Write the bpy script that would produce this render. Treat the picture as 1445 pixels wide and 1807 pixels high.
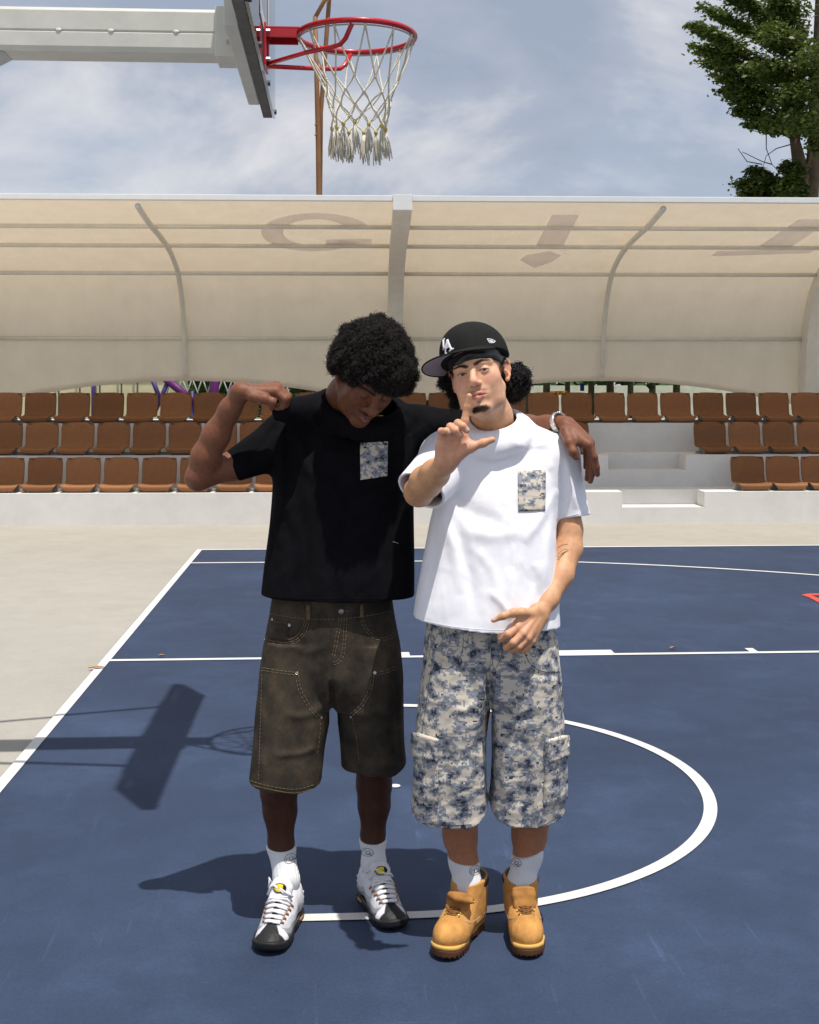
import bpy, bmesh, math, random
import numpy as np
from mathutils import Vector, Matrix
from mathutils.bvhtree import BVHTree
from concurrent.futures import ThreadPoolExecutor

random.seed(7)
RNG = np.random.default_rng(11)
scene = bpy.context.scene
for o in list(bpy.data.objects):
    bpy.data.objects.remove(o)

# ------------------------------------------------------------------ camera
CAM = (-0.2465, -5.1258, 1.605)
YAW = 0.0572                      # the camera looks along +Y, turned a little to the right
FPX, PX0, PY0 = 2241.8, 722.5, 683.9
cam_data = bpy.data.cameras.new("camera")
cam = bpy.data.objects.new("camera", cam_data)
scene.collection.objects.link(cam)
cam.location = CAM
cam.rotation_euler = (math.radians(90), 0, -YAW)
cam_data.sensor_fit = 'VERTICAL'
cam_data.sensor_height = 36.0
cam_data.lens = 36.0 * FPX / 1807.0
cam_data.shift_y = (PY0 - 903.5) / 1807.0
cam_data.clip_start = 0.05
cam_data.clip_end = 3000
scene.camera = cam

# ------------------------------------------------------------------ light
SUN_TO = Vector((0.14, -0.252, 1.0)).normalized()       # direction towards the sun
sun_data = bpy.data.lights.new("sun", 'SUN')
sun_data.energy = 4.7
sun_data.angle = math.radians(0.55)
sun_data.color = (1.0, 0.955, 0.89)
sun = bpy.data.objects.new("sun", sun_data)
scene.collection.objects.link(sun)
sun.rotation_euler = SUN_TO.to_track_quat('Z', 'Y').to_euler()
sun.location = (6, -10, 30)

world = bpy.data.worlds.new("World")
scene.world = world
world.use_nodes = True
wn, wl = world.node_tree.nodes, world.node_tree.links
wn.clear()
w_out = wn.new('ShaderNodeOutputWorld')
w_bg = wn.new('ShaderNodeBackground')
w_bg.inputs['Strength'].default_value = 0.145
sky = wn.new('ShaderNodeTexSky')
sky.sky_type = 'NISHITA'
sky.sun_disc = False
sky.sun_elevation = math.asin(SUN_TO.z)
sky.sun_rotation = math.atan2(SUN_TO.x, SUN_TO.y)
sky.altitude = 10
sky.air_density = 1.0
sky.dust_density = 1.6
sky.ozone_density = 1.0
# clouds: broken cumulus everywhere over the dome, from the direction only
tc = wn.new('ShaderNodeTexCoord')
mp = wn.new('ShaderNodeMapping')
mp.inputs['Location'].default_value = (0.9, 2.3, 1.4)
mp.inputs['Scale'].default_value = (1.0, 1.0, 1.9)
wl.new(tc.outputs['Generated'], mp.inputs['Vector'])
n1 = wn.new('ShaderNodeTexNoise')
n1.inputs['Scale'].default_value = 2.6
n1.inputs['Detail'].default_value = 9
n1.inputs['Roughness'].default_value = 0.52
n1.inputs['Distortion'].default_value = 0.25
wl.new(mp.outputs['Vector'], n1.inputs['Vector'])
r1 = wn.new('ShaderNodeValToRGB')
r1.color_ramp.elements[0].position = 0.30
r1.color_ramp.elements[1].position = 0.58
r1.color_ramp.elements[0].color = (0.55, 0.55, 0.55, 1)
r1.color_ramp.elements[1].color = (0.97, 0.97, 0.97, 1)
wl.new(n1.outputs['Fac'], r1.inputs['Fac'])
n2 = wn.new('ShaderNodeTexNoise')
n2.inputs['Scale'].default_value = 3.4
n2.inputs['Detail'].default_value = 10
n2.inputs['Roughness'].default_value = 0.56
n2.inputs['Distortion'].default_value = 0.35
wl.new(mp.outputs['Vector'], n2.inputs['Vector'])
r2 = wn.new('ShaderNodeValToRGB')
r2.color_ramp.elements[0].position = 0.37
r2.color_ramp.elements[1].position = 0.64
r2.color_ramp.elements[0].color = (2.45, 2.85, 3.65, 1)
r2.color_ramp.elements[1].color = (5.7, 5.6, 5.65, 1)
e_ = r2.color_ramp.elements.new(0.47); e_.color = (2.95, 3.3, 4.0, 1)
e_ = r2.color_ramp.elements.new(0.535); e_.color = (4.1, 4.25, 4.7, 1)
wl.new(n2.outputs['Fac'], r2.inputs['Fac'])
w_mix = wn.new('ShaderNodeMixRGB')
wl.new(r1.outputs['Color'], w_mix.inputs['Fac'])
wl.new(sky.outputs['Color'], w_mix.inputs['Color1'])
wl.new(r2.outputs['Color'], w_mix.inputs['Color2'])
wl.new(w_mix.outputs['Color'], w_bg.inputs['Color'])
wl.new(w_bg.outputs['Background'], w_out.inputs['Surface'])

scene.view_settings.view_transform = 'Standard'
scene.view_settings.look = 'None'
scene.view_settings.exposure = 0.0
scene.view_settings.gamma = 1.0
scene.view_settings.use_curve_mapping = False
scene.render.engine = 'CYCLES'
scene.cycles.use_denoising = True
scene.cycles.max_bounces = 8
scene.cycles.transparent_max_bounces = 12
scene.cycles.sample_clamp_indirect = 6.0

# ------------------------------------------------------------------ helpers
COL = scene.collection


def srgb(r, g, b):
    f = lambda c: (c / 255 / 12.92) if c / 255 <= 0.04045 else ((c / 255 + 0.055) / 1.055) ** 2.4
    return (f(r), f(g), f(b))


def tag(o, label=None, cat=None, group=None, kind=None):
    if label: o['label'] = label
    if cat: o['category'] = cat
    if group: o['group'] = group
    if kind: o['kind'] = kind
    return o


def empty(name, loc=(0, 0, 0), rz=0.0):
    o = bpy.data.objects.new(name, None)
    o.location = loc
    o.rotation_euler = (0, 0, rz)
    o.empty_display_size = 0.1
    COL.objects.link(o)
    return o


def mesh_from(verts, faces, smooth=False):
    me = bpy.data.meshes.new("mesh")
    if isinstance(verts, np.ndarray):
        nv, nf = len(verts), len(faces)
        faces = np.asarray(faces)
        k = faces.shape[1]
        me.vertices.add(nv)
        me.vertices.foreach_set("co", np.ascontiguousarray(verts, dtype=np.float32).ravel())
        me.loops.add(nf * k)
        me.loops.foreach_set("vertex_index", faces.astype(np.int32).ravel())
        me.polygons.add(nf)
        me.polygons.foreach_set("loop_start", (np.arange(nf) * k).astype(np.int32))
        me.polygons.foreach_set("loop_total", np.full(nf, k, dtype=np.int32))
        me.update(calc_edges=True)
        me.validate()
    else:
        me.from_pydata([tuple(v) for v in verts], [], [tuple(f) for f in faces])
        me.update()
    if smooth:
        me.polygons.foreach_set("use_smooth", np.ones(len(me.polygons), dtype=bool))
    return me


def link(name, me, mat=None, parent=None):
    me.name = name
    o = bpy.data.objects.new(name, me)
    if mat is not None:
        me.materials.clear()
        me.materials.append(mat)
    COL.objects.link(o)
    if parent is not None:
        o.parent = parent
    return o


class MB:
    """collects simple solids into one mesh"""

    def __init__(self):
        self.v, self.f = [], []

    def add(self, v, f):
        n = len(self.v)
        self.v += [tuple(p) for p in v]
        self.f += [tuple(i + n for i in q) for q in f]
        return self

    def box(self, x0, x1, y0, y1, z0, z1):
        v = [(x0, y0, z0), (x1, y0, z0), (x1, y1, z0), (x0, y1, z0), (x0, y0, z1), (x1, y0, z1), (x1, y1, z1), (x0, y1, z1)]
        f = [(0, 3, 2, 1), (4, 5, 6, 7), (0, 1, 5, 4), (1, 2, 6, 5), (2, 3, 7, 6), (3, 0, 4, 7)]
        return self.add(v, f)

    def tube(self, pts, r, n=8, closed=False, cap=True):
        pts = [Vector(p) for p in pts]
        m = len(pts)
        rs = r if isinstance(r, (list, tuple)) else [r] * m
        V, F = [], []
        prev = None
        for i, p in enumerate(pts):
            if closed:
                t = pts[(i + 1) % m] - pts[i - 1]
            else:
                t = pts[min(i + 1, m - 1)] - pts[max(i - 1, 0)]
            if t.length < 1e-9: t = Vector((0, 0, 1))
            t.normalize()
            if prev is None:
                a = Vector((0, 0, 1)) if abs(t.z) < 0.9 else Vector((1, 0, 0))
                s = t.cross(a).normalized()
            else:
                s = prev - t * prev.dot(t)
                s = s.normalized() if s.length > 1e-6 else t.orthogonal().normalized()
            prev = s
            b = t.cross(s)
            for j in range(n):
                a_ = 2 * math.pi * j / n
                V.append(p + (s * math.cos(a_) + b * math.sin(a_)) * rs[i])
        for i in range(m if closed else m - 1):
            for j in range(n):
                a0, a1 = i * n + j, i * n + (j + 1) % n
                k = ((i + 1) % m) * n
                F.append((a0, a1, k + (j + 1) % n, k + j))
        if cap and not closed:
            F.append(tuple(range(n - 1, -1, -1)))
            F.append(tuple((m - 1) * n + j for j in range(n)))
        return self.add(V, F)

    def ball(self, c, r, n=8, m=6):
        V, F = [], []
        rx, ry, rz = r if isinstance(r, (list, tuple)) else (r, r, r)
        for i in range(m + 1):
            th = math.pi * i / m
            for j in range(n):
                ph = 2 * math.pi * j / n
                V.append((c[0] + rx * math.sin(th) * math.cos(ph), c[1] + ry * math.sin(th) * math.sin(ph), c[2] + rz * math.cos(th)))
        for i in range(m):
            for j in range(n):
                F.append((i * n + j, (i + 1) * n + j, (i + 1) * n + (j + 1) % n, i * n + (j + 1) % n))
        return self.add(V, F)

    def poly(self, pts2, z0, z1):
        """prism of a ccw polygon in XY"""
        n = len(pts2)
        v = [(p[0], p[1], z0) for p in pts2] + [(p[0], p[1], z1) for p in pts2]
        f = [tuple(range(n - 1, -1, -1)), tuple(range(n, 2 * n))] + [(i, (i + 1) % n, n + (i + 1) % n, n + i) for i in range(n)]
        return self.add(v, f)

    def mesh(self, smooth=False, bevel=0.0, seg=2):
        me = mesh_from(self.v, self.f, smooth)
        if bevel > 0:
            bm = bmesh.new()
            bm.from_mesh(me)
            bmesh.ops.remove_doubles(bm, verts=bm.verts, dist=1e-6)
            es = [e for e in bm.edges if len(e.link_faces) == 2 and e.calc_face_angle(0) > 0.5]
            bmesh.ops.bevel(bm, geom=es, offset=bevel, segments=seg, profile=0.6, affect='EDGES', clamp_overlap=True)
            bm.to_mesh(me)
            bm.free()
            me.update()
        return me

    def build(self, name, mat, parent=None, smooth=False, bevel=0.0):
        return link(name, self.mesh(smooth, bevel), mat, parent)


# ------------------------------------------------------------------ materials
def new_mat(name):
    m = bpy.data.materials.new(name)
    m.use_nodes = True
    nt = m.node_tree
    return m, nt.nodes, nt.links, nt.nodes['Principled BSDF']


def mat_basic(name, col, rough=0.6, metal=0.0, spec=0.3, var=0.12, scale=8.0, bump=0.0, bscale=60.0, coat=0.0):
    """one colour broken up by noise, with optional fine bump"""
    m, n, l, b = new_mat(name)
    t = n.new('ShaderNodeTexCoord')
    nz = n.new('ShaderNodeTexNoise')
    nz.inputs['Scale'].default_value = scale
    nz.inputs['Detail'].default_value = 6
    nz.inputs['Roughness'].default_value = 0.6
    l.new(t.outputs['Object'], nz.inputs['Vector'])
    r = n.new('ShaderNodeValToRGB')
    r.color_ramp.elements[0].position = 0.3
    r.color_ramp.elements[1].position = 0.7
    r.color_ramp.elements[0].color = tuple(c * (1 - var) for c in col) + (1,)
    r.color_ramp.elements[1].color = tuple(min(1, c * (1 + var)) for c in col) + (1,)
    l.new(nz.outputs['Fac'], r.inputs['Fac'])
    l.new(r.outputs['Color'], b.inputs['Base Color'])
    b.inputs['Roughness'].default_value = rough
    b.inputs['Metallic'].default_value = metal
    b.inputs['Specular IOR Level'].default_value = spec
    b.inputs['Coat Weight'].default_value = coat
    if bump > 0:
        n2 = n.new('ShaderNodeTexNoise')
        n2.inputs['Scale'].default_value = bscale
        n2.inputs['Detail'].default_value = 4
        l.new(t.outputs['Object'], n2.inputs['Vector'])
        bp = n.new('ShaderNodeBump')
        bp.inputs['Strength'].default_value = bump
        bp.inputs['Distance'].default_value = 0.01
        l.new(n2.outputs['Fac'], bp.inputs['Height'])
        l.new(bp.outputs['Normal'], b.inputs['Normal'])
    return m


def mat_attr(name, rough=0.6, spec=0.4, sss=0.0, bump=0.0, bscale=400.0, var=0.0, vscale=40.0, sheen=0.0, sss_col=(1.0, 0.35, 0.2)):
    """colour comes from the mesh's own colour attribute (hide, leather, dye)"""
    m, n, l, b = new_mat(name)
    a = n.new('ShaderNodeAttribute')
    a.attribute_name = 'dye'
    out = a.outputs['Color']
    t = n.new('ShaderNodeTexCoord')
    if var > 0:
        nz = n.new('ShaderNodeTexNoise')
        nz.inputs['Scale'].default_value = vscale
        nz.inputs['Detail'].default_value = 5
        l.new(t.outputs['Object'], nz.inputs['Vector'])
        mr = n.new('ShaderNodeMapRange')
        mr.inputs['From Min'].default_value = 0.3
        mr.inputs['From Max'].default_value = 0.7
        mr.inputs['To Min'].default_value = 1 - var
        mr.inputs['To Max'].default_value = 1 + var
        l.new(nz.outputs['Fac'], mr.inputs['Value'])
        vm = n.new('ShaderNodeVectorMath')
        vm.operation = 'SCALE'
        l.new(out, vm.inputs[0])
        l.new(mr.outputs['Result'], vm.inputs['Scale'])
        out = vm.outputs['Vector']
    l.new(out, b.inputs['Base Color'])
    b.inputs['Roughness'].default_value = rough
    b.inputs['Specular IOR Level'].default_value = spec
    b.inputs['Sheen Weight'].default_value = sheen
    if sss > 0:
        b.inputs['Subsurface Weight'].default_value = sss
        b.inputs['Subsurface Radius'].default_value = sss_col
        b.inputs['Subsurface Scale'].default_value = 0.006
    if bump > 0:
        n2 = n.new('ShaderNodeTexNoise')
        n2.inputs['Scale'].default_value = bscale
        n2.inputs['Detail'].default_value = 3
        l.new(t.outputs['Object'], n2.inputs['Vector'])
        bp = n.new('ShaderNodeBump')
        bp.inputs['Strength'].default_value = bump
        bp.inputs['Distance'].default_value = 0.002
        l.new(n2.outputs['Fac'], bp.inputs['Height'])
        l.new(bp.outputs['Normal'], b.inputs['Normal'])
    return m

# ------------------------------------------------------------------ places named by the photograph
CY, SY = math.cos(YAW), math.sin(YAW)


def V(px, py, d):
    """a point d metres in front of the camera, in the camera-levelled frame (x right, y ahead, z up from the court)"""
    return ((px - PX0) * d / FPX, d, CAM[2] - (py - PY0) * d / FPX)


def W(v):
    x, y, z = v
    return (CAM[0] + CY * x + SY * y, CAM[1] - SY * x + CY * y, z)


def at(px, py, d):
    return W(V(px, py, d))


VIEW = Matrix.Translation((CAM[0], CAM[1], 0)) @ Matrix.Rotation(-YAW, 4, 'Z')     # levelled frame -> world

# ------------------------------------------------------------------ ground, court, lines


def ground_mat(name, col, var, rough, grain, speck=0.0, streak=0.0, dust=0.0, spec=.3):
    m, n, l, b = new_mat(name)
    t = n.new('ShaderNodeTexCoord')

    def noise(sc, det=5, rg=0.6, vec=None, stretch=None):
        nz = n.new('ShaderNodeTexNoise')
        nz.inputs['Scale'].default_value = sc
        nz.inputs['Detail'].default_value = det
        nz.inputs['Roughness'].default_value = rg
        if stretch:
            mpn = n.new('ShaderNodeMapping')
            mpn.inputs['Scale'].default_value = stretch
            mpn.inputs['Rotation'].default_value = (0, 0, 0.5)
            l.new(t.outputs['Object'], mpn.inputs['Vector'])
            l.new(mpn.outputs['Vector'], nz.inputs['Vector'])
        else:
            l.new(t.outputs['Object'], nz.inputs['Vector'])
        return nz.outputs['Fac']

    def rng(v, lo, hi, a=0.3, c=0.7):
        mr = n.new('ShaderNodeMapRange')
        mr.inputs['From Min'].default_value = a
        mr.inputs['From Max'].default_value = c
        mr.inputs['To Min'].default_value = lo
        mr.inputs['To Max'].default_value = hi
        l.new(v, mr.inputs['Value'])
        return mr.outputs['Result']

    def mul(a, c):
        x = n.new('ShaderNodeMath')
        x.operation = 'MULTIPLY'
        l.new(a, x.inputs[0])
        l.new(c, x.inputs[1])
        return x.outputs[0]
    f = mul(rng(noise(0.7, 4), 1 - var, 1 + var), rng(noise(5, 6, 0.65), 1 - var * 0.7, 1 + var * 0.7))
    f = mul(f, rng(noise(350, 2), 1 - grain, 1 + grain, 0.25, 0.75))
    f = mul(f, rng(noise(90, 3), 1 - grain * 0.6, 1 + grain * 0.6))
    if streak:
        f = mul(f, rng(noise(1.0, 5, 0.7, stretch=(26, 1.6, 1)), 1.0, 1 + streak, 0.62, 0.78))
        f = mul(f, rng(noise(1.0, 5, 0.7, stretch=(2.0, 31, 1)), 1.0, 1 + streak * 0.7, 0.64, 0.8))
    if dust:
        f = mul(f, rng(noise(1.7, 8, 0.72), 1.0, 1 + dust * .35, 0.50, 0.72))
        f = mul(f, rng(noise(0.23, 6, 0.7), 1 - abs(dust) * .12, 1 + dust * .18, 0.35, 0.65))
        f = mul(f, rng(noise(14, 4, 0.8), 1.0, 1 + dust * .8, 0.66, 0.80))
    rgb = n.new('ShaderNodeRGB')
    rgb.outputs[0].default_value = tuple(col) + (1,)
    vm = n.new('ShaderNodeVectorMath')
    vm.operation = 'SCALE'
    l.new(rgb.outputs[0], vm.inputs[0])
    l.new(f, vm.inputs['Scale'])
    l.new(vm.outputs['Vector'], b.inputs['Base Color'])
    b.inputs['Roughness'].default_value = rough
    b.inputs['Specular IOR Level'].default_value = spec
    bp = n.new('ShaderNodeBump')
    bp.inputs['Strength'].default_value = 0.25
    bp.inputs['Distance'].default_value = 0.003
    l.new(noise(260, 3), bp.inputs['Height'])
    l.new(bp.outputs['Normal'], b.inputs['Normal'])
    return m


M = {}
M['court'] = ground_mat('blue_court_paint', (0.032, 0.048, 0.088), 0.12, 0.68, 0.18, streak=0.60, dust=0.95, spec=.16)
M['apron'] = ground_mat('beige_court_paint', (0.362, 0.339, 0.297), 0.06, 0.85, 0.07, streak=-.10, dust=-.20, spec=.2)
M['line'] = ground_mat('white_line_paint', (0.66, 0.65, 0.62), 0.05, 0.7, 0.10, dust=-.30, spec=.2)
M['redline'] = ground_mat('red_line_paint', (0.60, 0.075, 0.055), 0.05, 0.6, 0.05)
M['grass'] = ground_mat('lawn', (0.075, 0.14, 0.03), 0.3, 0.9, 0.4)


def sheet(name, x0, x1, y0, y1, z, mat, kind='structure', parent=None):
    me = mesh_from([(x0, y0, z), (x1, y0, z), (x1, y1, z), (x0, y1, z)], [(0, 1, 2, 3)])
    o = link(name, me, mat, parent)
    o['kind'] = kind
    return o


BX = -1.575                       # inner edge of the baseline; the hoop's centre is the origin
sheet('ground', -1500, 1500, -1500, 1500, -0.06, M['grass'])
sheet('apron', -45, 60, -40, 19.2, -0.006, M['apron'])
sheet('court', BX - 0.05, BX + 28.05, -7.55, 7.55, 0.0, M['court'])
LZ = 0.004


def flat_line(pts_in, pts_out, name='court_line', mat=None, z=LZ):
    n_ = len(pts_in)
    v = [(p[0], p[1], z) for p in pts_in] + [(p[0], p[1], z) for p in pts_out]
    f = [(i, i + 1, n_ + i + 1, n_ + i) for i in range(n_ - 1)]
    me = mesh_from(v, f)
    bm = bmesh.new(); bm.from_mesh(me)
    bmesh.ops.recalc_face_normals(bm, faces=bm.faces)
    if sum(fc.normal.z for fc in bm.faces) < 0:
        bmesh.ops.reverse_faces(bm, faces=bm.faces)
    bm.to_mesh(me); bm.free()
    o = link(name, me, mat or M['line'])
    o['kind'] = 'structure'
    return o


def bar(x0, x1, y0, y1, mat=None):
    return flat_line([(x0, y0), (x1, y0)], [(x0, y1), (x1, y1)], mat=mat)


def arc(cx, cy, r0, r1, a0, a1, n_=72):
    A = [a0 + (a1 - a0) * i / n_ for i in range(n_ + 1)]
    return [(cx + r0 * math.cos(a), cy + r0 * math.sin(a)) for a in A], [(cx + r1 * math.cos(a), cy + r1 * math.sin(a)) for a in A]


bar(BX - 0.05, BX, -7.55, 7.55)                                   # baseline
bar(BX, BX + 28, 7.5, 7.55)                                       # far sideline
bar(BX, BX + 28, -7.55, -7.5)
xa = math.sqrt(6.75 ** 2 - 6.6 ** 2)
p_in, p_out = arc(0, 0, 6.70, 6.75, math.asin(6.6 / 6.75), -math.asin(6.6 / 6.75), 90)
flat_line([(BX, 6.55), (p_in[0][0] - .02, 6.55)] + p_in[1:-1] + [(p_in[-1][0] - .02, -6.55), (BX, -6.55)],
          [(BX, 6.6), (p_out[0][0], 6.6)] + p_out[1:-1] + [(p_out[-1][0], -6.6), (BX, -6.6)])
bar(BX, BX + 5.8, 2.40, 2.45)                                     # lane
bar(BX, BX + 5.8, -2.45, -2.40)
bar(BX + 5.75, BX + 5.8, -2.40, 2.40)
for sgn in (1, -1):                                               # lane marks
    for x0, x1 in ((1.68, 1.765), (2.60, 3.0), (3.83, 3.88), (4.73, 4.78)):
        ya, yb = 2.45, 2.55
        bar(BX + x0, BX + x1, sgn * ya, sgn * yb)
p_in, p_out = arc(-.048, 0, 1.25, 1.30, math.pi / 2, -math.pi / 2, 80)
flat_line([(-0.375, 1.25)] + p_in + [(-0.375, -1.25)], [(-0.375, 1.30)] + p_out + [(-0.375, -1.30)])
# the corner of a red painted emblem at the right edge of the picture
def gpt(px, py):
    d = CAM[2] * FPX / (py - PY0)
    return at(px, py, d)[:2]
q = [gpt(1415.4, 1050), gpt(1428, 1048), gpt(1560, 1046), gpt(1560, 1105)]
flat_line([gpt(1415.0, 1050.2), gpt(1424, 1048.4), gpt(1580, 1046.0)], [gpt(1415.4, 1050.6), gpt(1433, 1051.4), gpt(1580, 1049.2)], mat=M['redline'])
flat_line([gpt(1415.2, 1050.9), gpt(1433, 1051.8), gpt(1520, 1090)], [gpt(1415.2, 1051.2), gpt(1427, 1055), gpt(1520, 1104)], mat=M['redline'], z=LZ + .001)
# small things lying on the court
M['drytan'] = mat_basic('dry_leaf', (0.42, 0.24, 0.13), 0.8)
M['chalk'] = mat_basic('paint_spot', (0.78, 0.77, 0.74), 0.7)


def litter(px, py, a, b, rot, label, name='dry_leaf', h=.012, mat=None):
    x, y = gpt(px, py)
    V_, F_ = [], []
    n_ = 9
    for i in range(n_):
        t_ = i / (n_ - 1) * 2 - 1
        w = b * (1 - t_ * t_) ** .7 + .0006
        for s_ in (-1, 0, 1):
            V_.append((a * t_, w * s_, h * (.35 + .65 * abs(s_)) * (1 - .5 * t_ * t_) + .002))
    for i in range(n_ - 1):
        for j in range(2):
            k = i * 3 + j
            F_.append((k, k + 3, k + 4, k + 1))
    o = link(name, mesh_from(V_, F_, True), mat or M['drytan'])
    o.location = (x, y, LZ)
    o.rotation_euler = (0, 0, rot)
    tag(o, label, 'leaf')


litter(170, 1181, .045, .016, .1, 'small curled dry leaf lying on the white baseline at the left')
litter(285, 1160, .02, .009, .2, 'tiny dry leaf beside the white lane line left of the dark shorts')
litter(1187, 1146.5, .02, .01, .2, 'tiny dry leaf beyond the lane line between the two white lane marks')
bar_dot = link('court_line', mesh_from([(0.022 * math.cos(i * .5236), 0.022 * math.sin(i * .5236), 0) for i in range(12)], [tuple(range(12))]), M['line'])
bar_dot.location = gpt(697, 1388) + (LZ,)
bar_dot['kind'] = 'structure'

# ------------------------------------------------------------------ basketball hoop
M['galv'] = mat_basic('white_coated_steel', (0.62, 0.62, 0.57), 0.45, var=0.10, scale=5, bump=.05)
M['galvg'] = mat_basic('grey_steel', (0.42, 0.43, 0.41), 0.5, var=0.12, scale=9)
M['darksteel'] = mat_basic('dark_board_edge', (0.10, 0.10, 0.09), 0.6, var=0.25, scale=12)
M['hoopred'] = mat_basic('red_enamel', (0.50, 0.018, 0.028), 0.28, var=0.08, scale=6, coat=.4)
M['bolt'] = mat_basic('zinc_bolt', (0.5, 0.5, 0.5), 0.35, metal=.9)
M['cord'] = mat_basic('net_cord', (0.66, 0.62, 0.52), 0.85, var=.18, scale=40)
M['knot'] = mat_basic('yellowed_knot', (0.55, 0.42, 0.12), 0.85, var=.25, scale=60)


def mat_glass():
    m, n, l, b = new_mat('clear_board')
    b.inputs['Base Color'].default_value = (0.93, 0.96, 0.98, 1)
    b.inputs['Roughness'].default_value = 0.03
    b.inputs['Transmission Weight'].default_value = 0.0
    tr = n.new('ShaderNodeBsdfTransparent')
    tr.inputs['Color'].default_value = (0.90, 0.93, 0.94, 1)
    mx = n.new('ShaderNodeMixShader')
    lw = n.new('ShaderNodeFresnel')
    lw.inputs['IOR'].default_value = 1.5
    gl = n.new('ShaderNodeBsdfGlossy')
    gl.inputs['Roughness'].default_value = 0.03
    l.new(lw.outputs['Fac'], mx.inputs['Fac'])
    l.new(tr.outputs[0], mx.inputs[1])
    l.new(gl.outputs[0], mx.inputs[2])
    l.new(mx.outputs[0], n['Material Output'].inputs['Surface'])
    return m


M['glass'] = mat_glass()
HX, HY, HZ = -0.168, -0.072, 3.0
hoop = empty('basketball_hoop', (-3.1, HY, 0))
tag(hoop, 'white steel basketball hoop with red ring and cord net reaching in from the left', 'basketball hoop')


def hp(x, y, z):                      # hoop coordinates: x from the ring centre, y across, z height
    return (HX + x + 3.1, y, z)


def hbox(mb, x0, x1, y0, y1, z0, z1):
    a, c = hp(x0, y0, z0), hp(x1, y1, z1)
    return mb.box(a[0], c[0], a[1], c[1], a[2], c[2])


BF = -0.375                            # face of the board
b_ = MB(); hbox(b_, -3.55, -2.55, -.45, .45, .0, .22); b_.build('base', M['galvg'], hoop, bevel=.02)
b_ = MB()
b_.add(*(lambda v: (v, [(0, 3, 2, 1), (4, 5, 6, 7), (0, 1, 5, 4), (1, 2, 6, 5), (2, 3, 7, 6), (3, 0, 4, 7)]))(
    [hp(-3.3, -.10, .22), hp(-3.06, -.10, .22), hp(-3.06, .10, .22), hp(-3.3, .10, .22), hp(-2.30, -.08, 3.14), hp(-2.08, -.08, 3.10), hp(-2.08, .08, 3.10), hp(-2.30, .08, 3.14)]))
b_.build('post', M['galv'], hoop, bevel=.012)
# arm: a pressed box beam with a shallow groove along the middle
prof = [(-.075, 2.905), (.075, 2.905), (.082, 2.925), (.082, 2.978), (.076, 2.984), (.082, 2.990), (.082, 3.062), (.075, 3.075), (-.075, 3.075), (-.082, 3.062), (-.082, 2.990), (-.076, 2.984), (-.082, 2.978), (-.082, 2.925)]
xs = [-2.28, -1.95, -1.335, -0.55]
drop = [0, 0, 0, 0]
V_, F_ = [], []
for x_, d_ in zip(xs, drop):
    V_ += [hp(x_, p[0], p[1] + d_) for p in prof]
n_ = len(prof)
for i in range(len(xs) - 1):
    F_ += [(i * n_ + j, i * n_ + (j + 1) % n_, (i + 1) * n_ + (j + 1) % n_, (i + 1) * n_ + j) for j in range(n_)]
F_ += [tuple(range(n_)), tuple((len(xs) - 1) * n_ + j for j in range(n_ - 1, -1, -1))]
arm = link('arm', mesh_from(V_, F_), M['galv'], hoop)
b_ = MB()
v_ = [hp(-1.36, -.07, 2.9045), hp(-1.36, .07, 2.9045), hp(-1.52, .07, 2.9045), hp(-1.52, -.07, 2.9045), hp(-2.28, -.07, 2.42), hp(-2.28, .07, 2.42), hp(-2.36, .07, 2.52), hp(-2.36, -.07, 2.52)]
b_.add(v_, [(0, 1, 2, 3), (4, 7, 6, 5), (0, 4, 5, 1), (1, 5, 6, 2), (2, 6, 7, 3), (3, 7, 4, 0)])
b_.build('strut', M['galv'], hoop, bevel=.006)
for xx in (-1.15, -.95, -.7):
    MB().ball(hp(xx, -.082, 2.985), (.012, .004, .008)).build('weld', M['galv'], arm, True)
# support panel behind the board, and its bolts
b_ = MB(); hbox(b_, -.47, BF - .05 + .004, -.62, .62, 2.86, 3.62); panel = b_.build('support_panel', M['galv'], hoop, bevel=.004)
for yy in (-.14, .14):
    for zz in (3.02, 2.94):
        t_ = MB(); t_.tube([hp(-.50, yy, zz), hp(-.47, yy, zz)], .016, 6)
        t_.build('bolt', M['bolt'], panel)
b_ = MB(); hbox(b_, -.55, -.47, -.095, .095, 2.890, 3.085); b_.build('bracket', M['galv'], hoop, bevel=.004)
# stays from the post to the board
for yy in (-.50, .50):
    t_ = MB(); t_.tube([hp(-2.15, yy * .25, 3.10), hp(-.46, yy, 3.55)], .017, 8)
    t_.build('stay', M['galv'], hoop, True)
# board: frame rails and a clear sheet
bz0, bz1 = 2.862, 3.912
board = empty('backboard'); board.parent = hoop
b_ = MB(); hbox(b_, BF - .046, BF - .004, -.90, .90, bz0, bz0 + .04); b_.build('frame_rail', M['darksteel'], board, bevel=.003)
b_ = MB(); hbox(b_, BF - .046, BF - .004, -.90, .90, bz1 - .04, bz1); b_.build('frame_rail', M['darksteel'], board, bevel=.003)
for s_ in (-1, 1):
    b_ = MB(); hbox(b_, BF - .046, BF - .004, *(sorted((s_ * .90, s_ * .86))), bz0 + .042, bz1 - .042); b_.build('frame_rail', M['darksteel'], board, bevel=.003)
b_ = MB(); hbox(b_, BF - .002, BF + .010, -.90, .90, bz0 - .002, bz1); b_.build('clear_sheet', M['glass'], board)
for yy in (-.86, -.3, .3, .86):
    t_ = MB(); t_.tube([hp(BF + .010, yy, bz0 + .02), hp(BF + .018, yy, bz0 + .02)], .012, 8); t_.build('bolt', M['darksteel'], board)
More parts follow.
